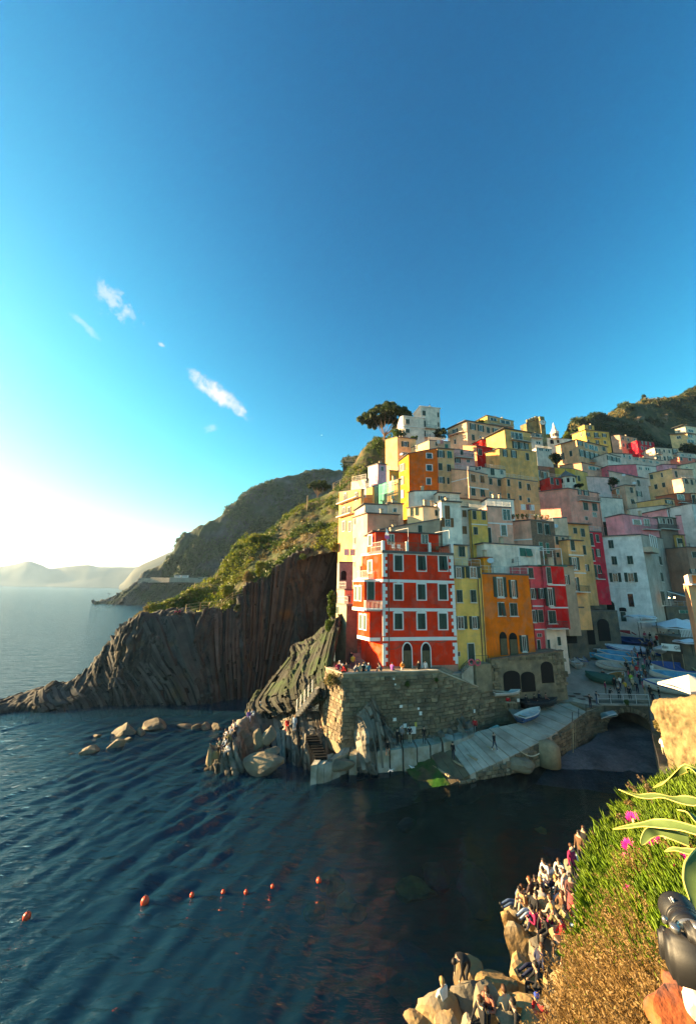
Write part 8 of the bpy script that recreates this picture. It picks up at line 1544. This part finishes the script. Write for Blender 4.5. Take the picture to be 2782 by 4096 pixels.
for k, (n, x, y, Y, cs) in enumerate(((1, 975, 462, 87.6, [(.6, .55, .55), (.55, .2, .2)]), (2, 125, 1018, 59.8, [(.6, .6, .6), (.35, .1, .1)]), (2, 200, 1022, 59.8, [(.62, .62, .64)]), (3, 205, 338, 55.6, [(.66, .62, .58), (.6, .55, .5)]))):
    e = None; p = atY(n, x, y, Y); e = empty('laundry', p, ['white and pink laundry on a roof terrace line', 'white and red laundry on the pink house terrace', 'white sheet on the pink house terrace line', 'white laundry hanging below the beige house window'][k], 'laundry')
    mb = MB(p); mb.tube([p+Vector((-1, 0, .5)), p+Vector((1.2, 0, .5))], .012, 4); mb.build('line', iron_m, e)
    for i, c_ in enumerate(cs):
        mb = MB(p); x0 = p+Vector((-.8+.95*i, 0, .5)); prev = None
        for j in range(6):
            q = x0+Vector((.16*j, .06*math.sin(j*2), 0))
            if prev: mb.poly([prev, q, q-Vector((0, 0, 1.0)), prev-Vector((0, 0, 1.05))])
            prev = q
        mb.build('cloth', cloth(c_), e)
for x0, x1, y0, y1, Y in ((65, 272, 292, 372, 55.0), (272, 425, 308, 418, 56.0)):
    a, b = atY(4, x0, y0, Y), atY(4, x1, y0, Y); e = empty('pergola', a-Vector((0, 0, 2.4)), 'white tubular pergola frame on the white terrace' if x0 < 100 else 'white tubular pergola frame beside the brick wall', 'pergola')
    for p in (a, b, a+Vector((0, 2.4, 0)), b+Vector((0, 2.4, 0))): mb = MB(e.location); mb.tube([p-Vector((0, 0, 2.6)), p], .05, 5); mb.build('post', white_p, e)
    for p, q in ((a, b), (a+Vector((0, 2.4, 0)), b+Vector((0, 2.4, 0))), (a, a+Vector((0, 2.4, 0))), (b, b+Vector((0, 2.4, 0)))): mb = MB(e.location); mb.tube([p, q], .05, 5); mb.build('beam', white_p, e)
# ================================================================== FOREGROUND BREAKWATER
BG = 'breakwater boulders'
bl = [(13,935,1185,225,575,19.5,'tall golden boulder with a flat front facing the cove',.8),(13,905,1040,120,285,20.4,'golden boulder with green moss on its side',.8),(13,960,1090,60,190,20.8,'tilted golden slab under the reclining person',.7),(13,1175,1420,340,625,18.4,'rounded golden boulder behind the red shirt',.9),(13,960,1255,545,810,17.6,'large angular boulder in the middle of the breakwater',.8),(13,690,1015,680,885,17.0,'flat topped block with an iron ring',.8),(13,488,720,548,800,17.6,'upright boulder under the man in black',.7),(13,500,775,740,1060,16.6,'wide golden boulder below the man in black',.8),(13,195,512,858,1130,16.4,'pale boulder carrying the woman in white',.8),(13,70,262,1015,1150,16.2,'low rounded boulder at the outer end of the breakwater',.9),(13,655,885,808,1140,15.8,'tall pale boulder beside a seated person',.7),(13,1318,1462,508,835,17.4,'grey and gold boulder beside the dry grass',.8),(13,1362,1565,680,1045,16.4,'smooth tall golden boulder against the dry grass',.8),(13,1030,1225,880,1030,16.0,'pale boulder behind the red jacket',.8),(13,880,1025,855,1035,16.2,'blue grey boulder in the middle of the heap',.8),(13,1120,1335,150,345,19.6,'shaded grey boulder under the jeans',.8),(13,1120,1205,165,260,19.0,'small bright golden block below the seated group',.7),(13,340,540,1060,1180,15.6,'pale boulder at the bottom of the heap',.8),(13,540,690,1060,1180,15.4,'brownish boulder at the bottom of the heap',.8),(13,880,1110,1020,1180,15.2,'grey boulder at the foot of the breakwater',.8),(13,1080,1340,1040,1200,15.0,'large boulder below the blue cap',.8),
      ('F',1055,1335,548,805,22.3,'grey slab with cracks carrying a dark coat group',.7),('F',1418,1640,320,560,24.0,'pale slab under the pink dressed group',.7),('F',760,1070,1060,1310,20.4,'broad dark boulder in the shaded middle',.9),('F',640,920,1150,1420,19.8,'shaded boulder beside the black top',.9),('F',900,1130,1190,1420,19.3,'speckled boulder beside the red dress',.8),('F',1150,1400,1180,1460,19.0,'rough boulder behind the red dress',.8),('F',480,740,1060,1300,20.3,'shaded boulder under the auburn haired woman',.8),('F',1380,1640,520,760,23.4,'dark boulder behind the seated black figure',.8),('F',1080,1330,1560,1800,17.9,'pale boulder between the red shirts',.8),('F',760,1000,1480,1760,18.3,'dark boulder under the dark haired woman',.8),('F',1280,1560,1480,1700,18.2,'boulder hidden among dry stems',.8),('F',860,1060,780,960,21.6,'dark boulder under the white shirts',.8),('F',640,800,960,1110,20.8,'brown boulder under the dark jumper',.8)]
for k, (n, x0, x1, y0, y1, Y, lb, dp) in enumerate(bl): brock(n, x0, x1, y0, y1, Y, gold_m if k % 4 != 3 else pale_m, lb, 500+k, dp, 0, group=BG, planes=11)
for k in range(34):
    t = k/33; x = 2.2+13*t+RNG.uniform(-.8, .8); y = 14.2+11*t+RNG.uniform(-1, 1.0); s_ = RNG.uniform(.7, 1.4)
    lump('boulder', (x+1.6, y-.9, .4+1.2*RNG.uniform(0, 1)), (s_*1.2, s_, s_), gold_m if k % 3 else pale_m, 'brown boulder buried low in the breakwater heap', 'boulder', 560+k, k, 2, 10, group=BG)
rows = [[Vector((1.5+13*t+dx, 12.5+11.5*t+dy, z)) for t in np.linspace(0, 1, 6)] for dx, dy, z in ((-.5, 1.5, -2.2), (1.2, .2, -.2), (3, -1.4, 1.6), (6, -4, 3.6), (14, -8, 7))]
def dispR(P, Nn, v, u): P = P.copy(); P[:, 2] += fbm(P, .7, 3)*.5; return P, None
loft('breakwater_bed', rows, 90, 60, [mat('breakwater_core', (.10, .08, .055), .95, .5, 1.5, .8, 4)], dispR)
fp = [(1085,1330,19.9,'stand',(.55,.36,.32),(.40,.28,.22),'woman in a pale pink jacket standing on the breakwater','long',hair_b,-60,None),(1185,1425,19.2,'arms',(.10,.04,.035),(.28,.05,.05),'woman in a long red skirt standing on the breakwater','long',hair_d,-110,(.24,.045,.05)),(1325,1325,19.6,'stand',BK,WH,'person in black with white trousers behind the red skirt','long',hair_d,-80,None),(800,780,21.4,'knees',WH,BE,'woman in a white shirt bending forward on the rocks','long',hair_d,200,None),(985,745,21.8,'sitlean',(.5,.48,.46),GR,'person in a pale grey jumper curled forward on the rocks','short',hair_b,230,None),(775,905,20.9,'knees',(.55,.42,.35),LD,'person in cream with sunglasses sitting on the rocks','short',hair_d,210,None),(720,1120,20.2,'sit',BK,BK,'blond person in a black jumper seen from behind','long',hair_y,150,None),(550,1110,20.4,'sit',(.05,.03,.03),BE,'auburn haired woman seen from behind on the rocks','long',mat('hair_auburn', (.16, .045, .012), .6, .2, 9),140,None),(445,1225,20.3,'knees',(.40,.20,.10),BE,'person in rust hugging her knees on the golden slab','short',hair_d,200,None),(350,1215,20.7,'legsout',DN,DN,'person in blue jeans reclining on the golden slab','short',hair_b,185,None),(575,1345,19.6,'legsout',BK,LD,'person in a black top and light jeans stretching out legs','short',hair_d,195,None),(865,1420,19.0,'sit',BE,BK,'woman in beige with long brown hair in the shaded middle','long',hair_b,120,None),(790,1640,18.4,'sitlean',BK,BK,'dark haired woman in a brown coat sitting low','long',hair_b,200,None),(1080,1560,18.6,'sit',KH,BK,'person in an olive jacket behind the red shirt','long',hair_d,200,None),(1100,1770,17.8,'sitlean',RD,BK,'person in a bright red shirt seen from behind','short',hair_d,150,None),(1350,1760,18.0,'sit',MG,(.35,.02,.08),'blond child in maroon and pink beside the red shirt','short',hair_y,160,None),(1300,640,22.4,'stand',BR,BK,'man in a brown coat standing on the cracked slab','short',hair_d,-150,None),(1370,560,22.8,'stand',BK,BK,'man in black standing behind the brown coat','short',hair_b,-140,None),(1225,585,22.3,'knees',(.42,.46,.5),NV,'person in a pale hood sitting on the cracked slab','hat',hair_w,200,None),(1395,790,22.4,'sit',BK,BK,'person in black holding a phone below the cracked slab','short',hair_d,170,None),(1530,420,24.2,'knees',(.55,.30,.28),LPK,'woman in a pale pink dress sitting on the pale slab','long',hair_d,200,None),(1565,340,24.6,'knees',WH,RD,'person in white and red behind the pink dress','short',hair_b,180,None),(960,950,20.9,'sit',BK,BK,'person in black with a red scarf between the standing women','short',hair_d,200,None),(1190,900,20.6,'stand',MG,BK,'dark haired woman in maroon behind the pink jacket','long',hair_b,-70,None)]
for x, y, Y, ps, a, b, lb, hr, hcx, fc, sk in fp:
    person(atY('F', x, y, Y), fc, ps, a, b, lb, hr, hcx, group='people on the breakwater', skirt=sk)
fp2 = [(600,800,17.0,'bend',BK,BK,'man in black bending over the upright boulder','short',hair_d,200),(395,985,16.2,'sit',(.55,.54,.5),BE,'blond woman in a white jumper sitting at the outer end','long',hair_y,120),(815,1010,15.6,'knees',(.35,.12,.08),BK,'brown haired person in a rust top hunched between boulders','short',hair_b,230),(745,1150,15.2,'sit',BK,BK,'dark haired head low between boulders','long',hair_b,200),(1050,1180,15.0,'sit',BK,NV,'dark haired person at the bottom of the heap','short',hair_d,180),(1310,1100,15.2,'sitlean',RD,BK,'person in red with a blue cap at the bottom of the heap','hat',mat('blue_cap', (.02, .06, .35), .8, .1, 3),200),(1500,640,16.8,'bend',BR,BK,'person in a dark brown coat bending beside the dry grass','long',hair_d,200),(1255,820,16.6,'sit',BK,BK,'person in black lying in the shade beside the large boulder','short',hair_d,160)]
for x, y, Y, ps, a, b, lb, hr, hcx, fc in fp2: person(atY(13, x, y, Y), fc, ps, a, b, lb, hr, hcx, group='people on the breakwater')
CN = [('black', BK), ('white', WH), ('navy', NV), ('beige', BE), ('grey', GR), ('brown', BR), ('pale blue', LD), ('maroon', MG), ('khaki', KH), ('rust', (.35, .12, .05)), ('teal', TL), ('pink', PK)]
rs = random.Random(77); sp = [('F', x, y, Y) for x, y, Y in ((640,1010,20.8),(860,880,21.2),(900,1010,20.7),(1010,1090,20.2),(700,1270,19.9),(960,1330,19.5),(1250,1130,19.9),(650,1560,18.9),(960,1640,18.3),(1230,1560,18.5),(1420,900,21.3),(1480,640,23.3),(1230,760,22.0),(1180,1680,18.0))]+[(13, x, y, Y) for x, y, Y in ((1250,640,17.4),(960,1080,15.3))]
for k, (n, x, y, Y) in enumerate(sp):
    a, b = CN[k % 12], CN[(k*5+3+k//12) % 12]; person(atY(n, x, y, Y), rs.uniform(100, 260), rs.choice(('sit', 'knees', 'sitlean', 'legsout')), a[1], b[1], 'person in a %s top and %s trousers sitting on the breakwater' % (a[0], b[0]), rs.choice(('short', 'long')), rs.choice((hair_d, hair_b, hair_y)), group='people on the breakwater', skin=k)
for k, (x, y) in enumerate(((880,590),(910,560),(1000,610),(1090,590),(1120,520),(960,480),(1050,430),(1110,370),(1160,380),(1020,300),(1110,150),(1170,200),(1240,250),(1150,90),(1230,110),(1080,520))):
    a, b = CN[(k*7+1) % 12], CN[(k*3+2+k//12) % 12]; person(on_piazza(7, x, y), rs.uniform(-180, 0), rs.choice(('stand', 'walk', 'arms')), a[1], b[1], 'person in a %s coat and %s trousers in the boat street' % (a[0], b[0]), rs.choice(('short', 'long', 'hat')), rs.choice((hair_d, hair_b, hair_w)), skin=k)
# ================================================================== FOREGROUND BANK
earth = mat('bank_earth', (.10, .075, .04), .95, .5, 9, .8, 30, col2=(.16, .11, .055), sc2=3)
br_ = [[(2560,3215,4.6),(2680,3140,4.6),(2900,3080,4.6),(3300,3000,4.6)],[(2450,3370,4.0),(2650,3310,3.6),(2900,3250,3.3),(3300,3150,3.2)],[(2400,3510,3.5),(2620,3490,3.0),(2900,3450,2.6),(3300,3400,2.4)],[(2400,3670,3.1),(2600,3660,2.6),(2900,3650,2.2),(3300,3620,2.0)],[(2375,3860,2.8),(2570,3860,2.3),(2900,3850,1.9),(3300,3850,1.7)],[(2345,4030,2.5),(2540,4040,2.05),(2900,4050,1.65),(3300,4080,1.5)],[(2310,4280,2.2),(2500,4300,1.8),(2900,4330,1.45),(3300,4380,1.3)],[(2380,4800,1.75),(2600,4850,1.4),(2950,4900,1.15),(3300,5000,1.05)],[(2500,5600,1.3),(2750,5700,1.05),(3000,5800,.9),(3300,6000,.8)]]
rows = []
for r_ in br_:
    q = [atY(0, *p) for p in r_]; rows.append([q[0]+Vector((.5, .4, -14)), q[0]+Vector((.12, .1, -.6)), q[0]+Vector((.05, .04, -.16))]+q)
def dispE(P, Nn, v, u): P = P.copy(); P[:, 2] += fbm(P, 2.5, 3)*.05; return P, None
loft('bank', rows, 90, 90, [earth], dispE)
q_ = [[atY(0, *p) for p in r_] for r_ in br_]; bankG = resample(q_, 160, 160); bankN = grid_normals(bankG); bankN = np.where(bankN[:, :, 2:3] < 0, -bankN, bankN)
def bank_pts(n, seed, test):
    rs = np.random.default_rng(seed); i = rs.integers(0, 160, n*3); j = np.minimum(159, (rs.uniform(0, 1, n*3)**1.15*112).astype(int)); P = bankG[i, j]+rs.normal(size=(n*3, 3))*.012; Nn = bankN[i, j]
    ok = test(i/159., j/112., P); return P[ok][:n], Nn[ok][:n]
def is_dry(a, b, P):   # lower seaward flank of the bank is dry grass
    return (a > .54+.22*np.clip(b-.35, 0, 1)+fbm(P, 2.2, 3)*.08)&(b < .85)
P, Nn = bank_pts(9000, 601, lambda a, b, P: ~is_dry(a, b, P)); rs = np.random.default_rng(602)
extra, eN = bank_pts(420, 603, lambda a, b, P: is_dry(a, b, P)&(fbm(P, 2.6, 2) > .15)); ei = rs.integers(0, 90, 1700); EP = bankG[ei, 0]+rs.normal(size=(1700, 3))*.035+np.array([.02, .02, -.07])*rs.uniform(-1, 1.6, (1700, 1)); P = np.concatenate([P, extra, EP]); Nn = np.concatenate([Nn, eN, bankN[ei, 0]*.5+np.array([-.7, .1, 0])])
def fingers(P, Nn, nper, L0, R0, seed, bend=.5, up=.9):
    rs = np.random.default_rng(seed); k = len(P); P = np.repeat(P, nper, 0); Nn = np.repeat(Nn, nper, 0); m = len(P)
    side = rs.normal(size=(m, 3)); d = Nn*up+np.array([-.25, -.05, .45])+side*.55; d /= np.linalg.norm(d, axis=1)[:, None]; s = np.cross(d, rs.normal(size=(m, 3))); s /= np.linalg.norm(s, axis=1)[:, None]; t = np.cross(d, s)
    L_ = L0*rs.uniform(.6, 1.25, (m, 1)); upv = np.array([[0, 0, 1.0]]); st = [(0, .75), (.45, 1.0), (.85, .6), (1.0, .05)]; V = []
    for f, r_ in st:
        c = P+d*L_*f+upv*L_*bend*f*f*.5
        for a in (0, 2.094, 4.189): V.append(c+(s*math.cos(a)+t*math.sin(a))*R0*r_)
    V = np.stack(V, 1); base = (np.arange(m)*12)[:, None]; q = []
    for i in range(3):
        for j in range(3): q.append([i*3+j, i*3+(j+1) % 3, (i+1)*3+(j+1) % 3, (i+1)*3+j])
    Fc = (base[:, :, None]+np.array(q)[None]).reshape(-1, 4); lay = np.repeat(rs.uniform(0, 1, m), 12); return V.reshape(-1, 3), Fc, lay
ice_m = leafmat('ice_plant_leaf', (.085, .17, .012), (.15, .22, .022), .3, 6.0)
V, Fc, lay = fingers(P, Nn, 3, .10, .0092, 604); o = link('ice_plant_carpet', mesh_np('ice_plant_carpet', V, Fc, [ice_m], smooth=True, attrs={'lay': lay})); tag(o, 'bright green succulent carpet covering the bank', kind='stuff')
# dry grass with seed heads
P, Nn = bank_pts(4300, 611, lambda a, b, P: is_dry(a, b, P)|((fbm(P, 3.0, 2) > .5)&(a > .19))); rs = np.random.default_rng(612); m = len(P)
d = np.array([-.25, -.1, 1.0])+rs.normal(size=(m, 3))*.32; d /= np.linalg.norm(d, axis=1)[:, None]; L_ = rs.uniform(.10, .30, (m, 1)); s = np.cross(d, rs.normal(size=(m, 3))); s /= np.linalg.norm(s, axis=1)[:, None]; w = .0016
dr_ = np.array([-.3, 0, -.25]); pts4 = [P+d*L_*f+dr_*L_*f*f*.5 for f in (0, .4, .75, 1.0)]
V = np.stack([q+s*w*g for q in pts4 for g in (-1, 1)], 1).reshape(-1, 3); b0_ = (np.arange(m)*8)[:, None, None]; Fc = (b0_+np.array([[0, 1, 3, 2], [2, 3, 5, 4], [4, 5, 7, 6]])[None]).reshape(-1, 4)
C0 = np.concatenate([pts4[2], pts4[3], (pts4[2]+pts4[3])/2]); V2, F2, l2 = leaf_cloud(C0, np.full(len(C0), .012), 5, .0042, rs, elong=1.6)
straw_m = leafmat('straw', (.30, .19, .075), (.20, .115, .045), .4, 14.0)
o = link('dry_grass', mesh_np('dry_grass', np.concatenate([V, V2]), np.concatenate([Fc, F2+len(V)]), [straw_m], attrs={'lay': np.concatenate([np.repeat(rs.uniform(0, 1, m), 8), l2])})); tag(o, 'straw coloured dry grass on the seaward flank of the bank', kind='stuff')
def bsurf(n, x, y, lift=.05): return on_grid(bankG, n, x, y, .03)+Vector((0, 0, lift))
pet_m = mat('pink_petal', (.78, .02, .30), .6, .15, 40); cen_m = mat('flower_centre', (.75, .45, .25), .8, .2, 60); bud_m = mat('pink_bud', (.55, .03, .16), .6, .2, 40)
fl = [(895, 738, .052, 'pink ice plant flower beside the long agave leaf tip'), (1140, 962, .068, 'largest pink flower, facing the sun, overlapped by another'), (1222, 932, .055, 'pink flower overlapping the largest flower'), (855, 1012, .048, 'pink flower at the seaward edge of the carpet'), (815, 1135, .034, 'half open crimson flower at the seaward edge'), (1490, 1152, .054, 'deep pink flower near the thin agave leaf'), (1315, 1252, .028, 'half closed pink flower below the deep pink one'), (858, 1467, .034, 'red pink flower low on the green carpet'), (940, 1058, .020, 'pale purple flower bud beside the edge flower')]
for k, (x, y, r_, lb) in enumerate(fl):
    p = Vector(bsurf(11, x, y+50, .05)); p = p.lerp(Vector((0, 0, CH)), .05); view = Vector((0, 0, CH))-p; view.normalize(); ax = (Vector((-.5, -.1, .6))+view*.8).normalized(); e = empty('ice_plant_flower', p, lb, 'flower'); a0 = ax.orthogonal().normalized(); b0 = ax.cross(a0); rs = random.Random(k); dpt = p.y; r_ = r_*dpt/2.1
    openf = .25 if r_ > .04 else .9
    mb = MB()
    for ring_ in range(3):
        for i in range(26):
            t = 2*math.pi*(i+ring_*.33)/26+rs.uniform(-.05, .05); dd = a0*math.cos(t)+b0*math.sin(t); R1 = r_*(1-.14*ring_)*rs.uniform(.9, 1.05); tip = dd*R1*(1-openf*.4)+ax*(R1*openf*.6+.006*ring_); w_ = ax.cross(dd)*r_*.075; c1 = dd*r_*.18+ax*.003; mdp = dd*R1*.62+ax*(R1*openf*.25+.006*ring_)
            mb.poly([c1-w_*.5, mdp-w_, tip, mdp+w_])
    mb.build('petals', pet_m if r_ > .03 else bud_m, e); mb = MB(); mb.lathe((0, 0, 0), [(r_*.26, 0), (r_*.24, r_*.12), (r_*.1, r_*.2)], 10); o = mb.build('centre', cen_m, e); o.rotation_euler = ax.to_track_quat('Z', 'Y').to_euler()
    mb = MB(); mb.tube([(0, 0, 0), tuple(-ax*.03), tuple(-ax*.03+Vector((.01, .01, -.08)))], .008, 6); mb.build('stem', ice_m, e)
# agaves: variegated leaves
ag_g = mat('agave_green', (.085, .13, .04), .65, .25, 12, spec=.15); ag_y = mat('agave_cream', (.62, .50, .14), .5, .15, 12, spec=.4)
def agave_leaf(parent, n, pts, wid, Nh=(0, -.5, 1), fold=.35):
    """pts: (x, y, Y) pixels along the midrib from base to tip; wid metres per point"""
    Q = np.array([tuple(atY(n, *p)) for p in pts]); k = len(Q); t = np.linspace(0, k-1, 26); i = np.clip(np.floor(t).astype(int), 0, k-2); f = (t-i)[:, None]; p0 = Q[np.clip(i-1, 0, k-1)]; p1 = Q[i]; p2 = Q[i+1]; p3 = Q[np.clip(i+2, 0, k-1)]
    M = .5*((2*p1)+(-p0+p2)*f+(2*p0-5*p1+4*p2-p3)*f*f+(-p0+3*p1-3*p2+p3)*f**3); W = np.interp(t, range(k), wid)*.43; T = np.gradient(M, axis=0); T /= np.linalg.norm(T, axis=1)[:, None]; Nv = np.array(Nh, float)[None]*np.ones((26, 1)); S = np.cross(T, Nv); S /= np.linalg.norm(S, axis=1)[:, None]; U = np.cross(S, T)
    prof = [(-1, .55), (-.8, .30), (-.55, .08), (0, -.1), (.55, .08), (.8, .30), (1, .55)]; V = []; 
    for a, b in prof: V.append(M+S*(W*a)[:, None]+U*(W*b*fold)[:, None])
    for a, b in prof[::-1]: V.append(M+S*(W*a*.97)[:, None]+U*(W*b*fold-.006-W*.06*(1-abs(a)))[:, None])
    V = np.stack(V, 1); c_ = 14; Fc = []; mi = []
    for a in range(25):
        for b in range(c_): Fc.append([a*c_+b, a*c_+(b+1) % c_, (a+1)*c_+(b+1) % c_, (a+1)*c_+b]); bb = b if b < 7 else 13-b; mi.append(1 if bb in (0, 5, 6) or b in (13, 6) or (b >= 7 and (b in (7, 12))) else 0)
    link('leaf', mesh_np('leaf', V.reshape(-1, 3)-np.array(parent.location), Fc, [ag_g, ag_y], mi, True), parent)
ba = atY(0, 2900, 3420, 2.7); e = empty('agave', ba, 'variegated agave with yellow edged leaves arching over the bank', 'plant')
agave_leaf(e, 11, [(1760, 520, 3.0), (1640, 270, 3.0), (1500, 185, 3.1), (1380, 250, 3.2), (1240, 340, 3.35), (1125, 398, 3.5)], [.10, .09, .07, .05, .03, .003], (0, -.8, .6)); agave_leaf(e, 11, [(1760, 640, 2.8), (1600, 560, 2.9), (1380, 520, 3.0), (1180, 490, 3.15), (960, 480, 3.3), (760, 410, 3.5)], [.10, .10, .09, .085, .06, .003], (0, -.6, .8)); agave_leaf(e, 11, [(1800, 930, 2.3), (1580, 855, 2.4), (1360, 795, 2.5), (1120, 775, 2.6), (900, 800, 2.75), (700, 828, 2.9)], [.085, .08, .07, .06, .04, .003], (0, -.7, .7)); agave_leaf(e, 11, [(1500, 960, 2.5), (1320, 890, 2.55), (1180, 850, 2.6), (1080, 880, 2.6), (1020, 960, 2.6), (1000, 1000, 2.6)], [.07, .07, .065, .06, .035, .003], (-.3, -.7, .6)); agave_leaf(e, 11, [(1800, 1110, 2.2), (1580, 1080, 2.3), (1450, 1060, 2.35), (1340, 1040, 2.4), (1240, 1068, 2.45)], [.05, .045, .035, .025, .002], (0, -.7, .7)); agave_leaf(e, 11, [(1760, 900, 2.4), (1600, 760, 2.5), (1500, 660, 2.6), (1380, 625, 2.7)], [.06, .055, .04, .003], (0, -.7, .7))
ba = atY(0, 2880, 3500, 1.7); e = empty('agave', ba, 'broad yellow green agave leaf beside the camera', 'plant')
agave_leaf(e, 12, [(1780, -330, 1.75), (1660, -180, 1.7), (1570, -40, 1.66), (1550, 120, 1.62), (1560, 280, 1.58), (1550, 400, 1.55)], [.05, .07, .08, .075, .04, .003], (-.5, -.6, .5)); agave_leaf(e, 11, [(1800, 1400, 1.75), (1700, 1200, 1.8), (1560, 1130, 1.85)], [.06, .05, .003], (-.2, -.7, .6))
# dry seed stalks
for k, (pts, lb) in enumerate((([(1190, 470), (1100, 400), (1040, 330), (980, 285)], 'tall dry seed stalk at the upper edge of the bank'), ([(1060, 520), (960, 430), (905, 385), (855, 348)], 'leaning dry seed stalk beside the agave tip'), ([(1010, 640), (940, 590), (880, 565), (825, 540)], 'short bushy dry seed stalk at the edge'), ([(920, 790), (840, 730), (800, 700), (750, 682)], 'dry seed stalk beside the first pink flower'), ([(1120, 560), (1090, 480), (1075, 420), (1060, 370)], 'upright dry seed stalk by the arching leaf'))):
    Q = [atY(11, x, y, 3.9-.25*i) for i, (x, y) in enumerate(pts)]; Q = [atY(11, x, y, 3.75) for x, y in pts]; e = empty('seed_stalk', Q[0], lb, 'plant'); mb = MB(Q[0]); mb.tube(Q, .004, 5, r2=.002); mb.build('stem', bark, e)
    C0 = np.array([tuple(Q[1].lerp(Q[3], t)) for t in np.linspace(0, 1, 34)])+np.random.default_rng(k).normal(size=(34, 3))*.012; cloud_obj('seeds', C0, np.full(34, .010), 5, .006, lf_r if k != 2 else straw_m, 620+k, e, org=Q[0], elong=1.2)
# red rocks, camera
red_rock = mat('red_rock', (.36, .085, .028), .9, .6, 22, 1.0, 30, col2=(.16, .075, .055), sc2=14); 
brock(12, 1205, 1640, 1045, 1400, 1.22, red_rock, 'orange red rock with pale veins under the camera', 701, .8, .2, planes=26); brock(12, 1010, 1700, 1280, 1760, 1.12, red_rock, 'large rust red rock in the corner of the bank', 702, .8, .1, planes=26)
lump('boulder', (1.0, 1.0, 16.5), (.42, .36, .52), red_rock, 'rust red rock hidden under the camera ledge', 'boulder', 703, planes=24)
c = atY(12, 1570, 1390, 1.0); lump('pebble', c, (.03, .03, .035), mat('pale_blob', (.62, .45, .38), .7, .15, 20), 'smooth pale pink pebble lying on the rust red rock', 'pebble', 705, planes=40, rough=.01)  # unidentified rounded pink form, modelled as a small smooth stone
blk = mat('camera_black', (.012, .012, .013), .55, .3, 60, .15, 300, spec=.5); blk2 = mat('camera_gloss', (.008, .008, .009), .42, .1, 20, spec=.6); met = mat('camera_metal', (.35, .34, .32), .3, .1, 20, metal=.8)
f0 = atY(12, 1350, 330, .90); f1 = atY(12, 1540, 650, .84); ax = (f0-f1).normalized(); Ln = (f0-f1).length; R0 = .034
e = empty('camera', f1, 'black camera with stubby lens resting among the plants at the bank edge', 'camera'); qt = ax.to_track_quat('Z', 'Y'); e.scale = (.85, .85, .85)
def cyl(name, z0, z1, r0, r1, m, n_=40):
    mb = MB(); mb.lathe((0, 0, 0), [(r0*.985, z0), (r0, z0+.001), (r1, z1-.001), (r1*.985, z1)], n_); o = mb.build(name, m, e, True); o.rotation_mode = 'QUATERNION'; o.rotation_quaternion = qt; return o
cyl('lens_barrel', 0, Ln*.55, R0*1.02, R0*1.02, blk); cyl('focus_ring', Ln*.12, Ln*.34, R0*1.06, R0*1.06, blk2); cyl('aperture_ring', Ln*.42, Ln*.52, R0*1.05, R0*1.05, blk2); cyl('lens_hood', Ln*.55, Ln*1.0, R0*1.02, R0*1.14, blk); cyl('hood_rim', Ln*.99, Ln*1.02, R0*1.15, R0*1.15, blk2); cyl('mount_ring', -.006, .002, R0*1.0, R0*1.0, met)
side = ax.cross(Vector((0, 0, 1))).normalized(); upv = side.cross(ax).normalized()
def cbox(name, c, sz, m, bev=.006):
    bmx = bmesh.new(); bmesh.ops.create_cube(bmx, size=1); bmesh.ops.scale(bmx, vec=sz, verts=bmx.verts); bmesh.ops.bevel(bmx, geom=bmx.edges[:], offset=bev, segments=3, affect='EDGES'); me = bpy.data.meshes.new(name); bmx.to_mesh(me); bmx.free(); me.materials.append(m); me.polygons.foreach_set('use_smooth', [True]*len(me.polygons)); o = link(name, me, e); mt = Matrix((side, upv, ax)).transposed(); o.rotation_mode = 'QUATERNION'; o.rotation_quaternion = mt.to_quaternion(); o.location = side*c[0]+upv*c[1]+ax*c[2]; return o
cbox('body', (.0, -.028, -.030), (.125, .085, .045), blk, .008); cbox('viewfinder_hump', (0, .026, -.030), (.045, .034, .04), blk, .008); cbox('grip', (-.055, -.03, -.006), (.026, .07, .03), blk, .009); cbox('hot_shoe', (0, .046, -.03), (.02, .004, .02), met, .001)
for q, r_ in (((.042, .022, -.03), .011), ((-.04, .02, -.024), .010), ((-.052, .019, -.008), .006)):
    mb = MB(); mb.lathe((0, 0, 0), [(r_, 0), (r_, .009), (r_*.8, .011)], 18); o = mb.build('dial', met if r_ < .0105 else blk2, e, True); o.location = side*q[0]+upv*q[1]+ax*q[2]; o.rotation_mode = 'QUATERNION'; o.rotation_quaternion = upv.to_track_quat('Z', 'Y')
tm = mat('white_print', (.7, .7, .7), .6, .02, 3); vd = (Vector((0, 0, CH))-f0.lerp(f1, .4)); vd = (vd-ax*vd.dot(ax)).normalized(); tx = text(e, '15', f1, .011, 0, tm); tx.rotation_mode = 'QUATERNION'; xa = (ax.cross(vd)).normalized(); mt = Matrix((-xa if xa.x < 0 else xa, vd.cross(-xa if xa.x < 0 else xa), vd)).transposed(); tx.rotation_quaternion = mt.to_quaternion(); tx.location = ax*Ln*.66+vd*(R0*1.08)
# ================================================================== HAZE
def haze():
    m = bpy.data.materials.new('haze_air'); m.use_nodes = True; t = m.node_tree; t.nodes.clear()
    out = N(t, 'ShaderNodeOutputMaterial'); v = N(t, 'ShaderNodeVolumePrincipled'); v.inputs['Color'].default_value = (0.48, 0.72, 1.0, 1); v.inputs['Density'].default_value = HAZE_D; v.inputs['Anisotropy'].default_value = 0.35
    t.links.new(v.outputs[0], out.inputs['Volume'])
    mb = MB(); mb.box((0, 1500, 95.5), (7000, 3100, 207)); o = mb.build('haze', m); tag(o, kind='stuff')
HAZE_D = 0.00008
haze()
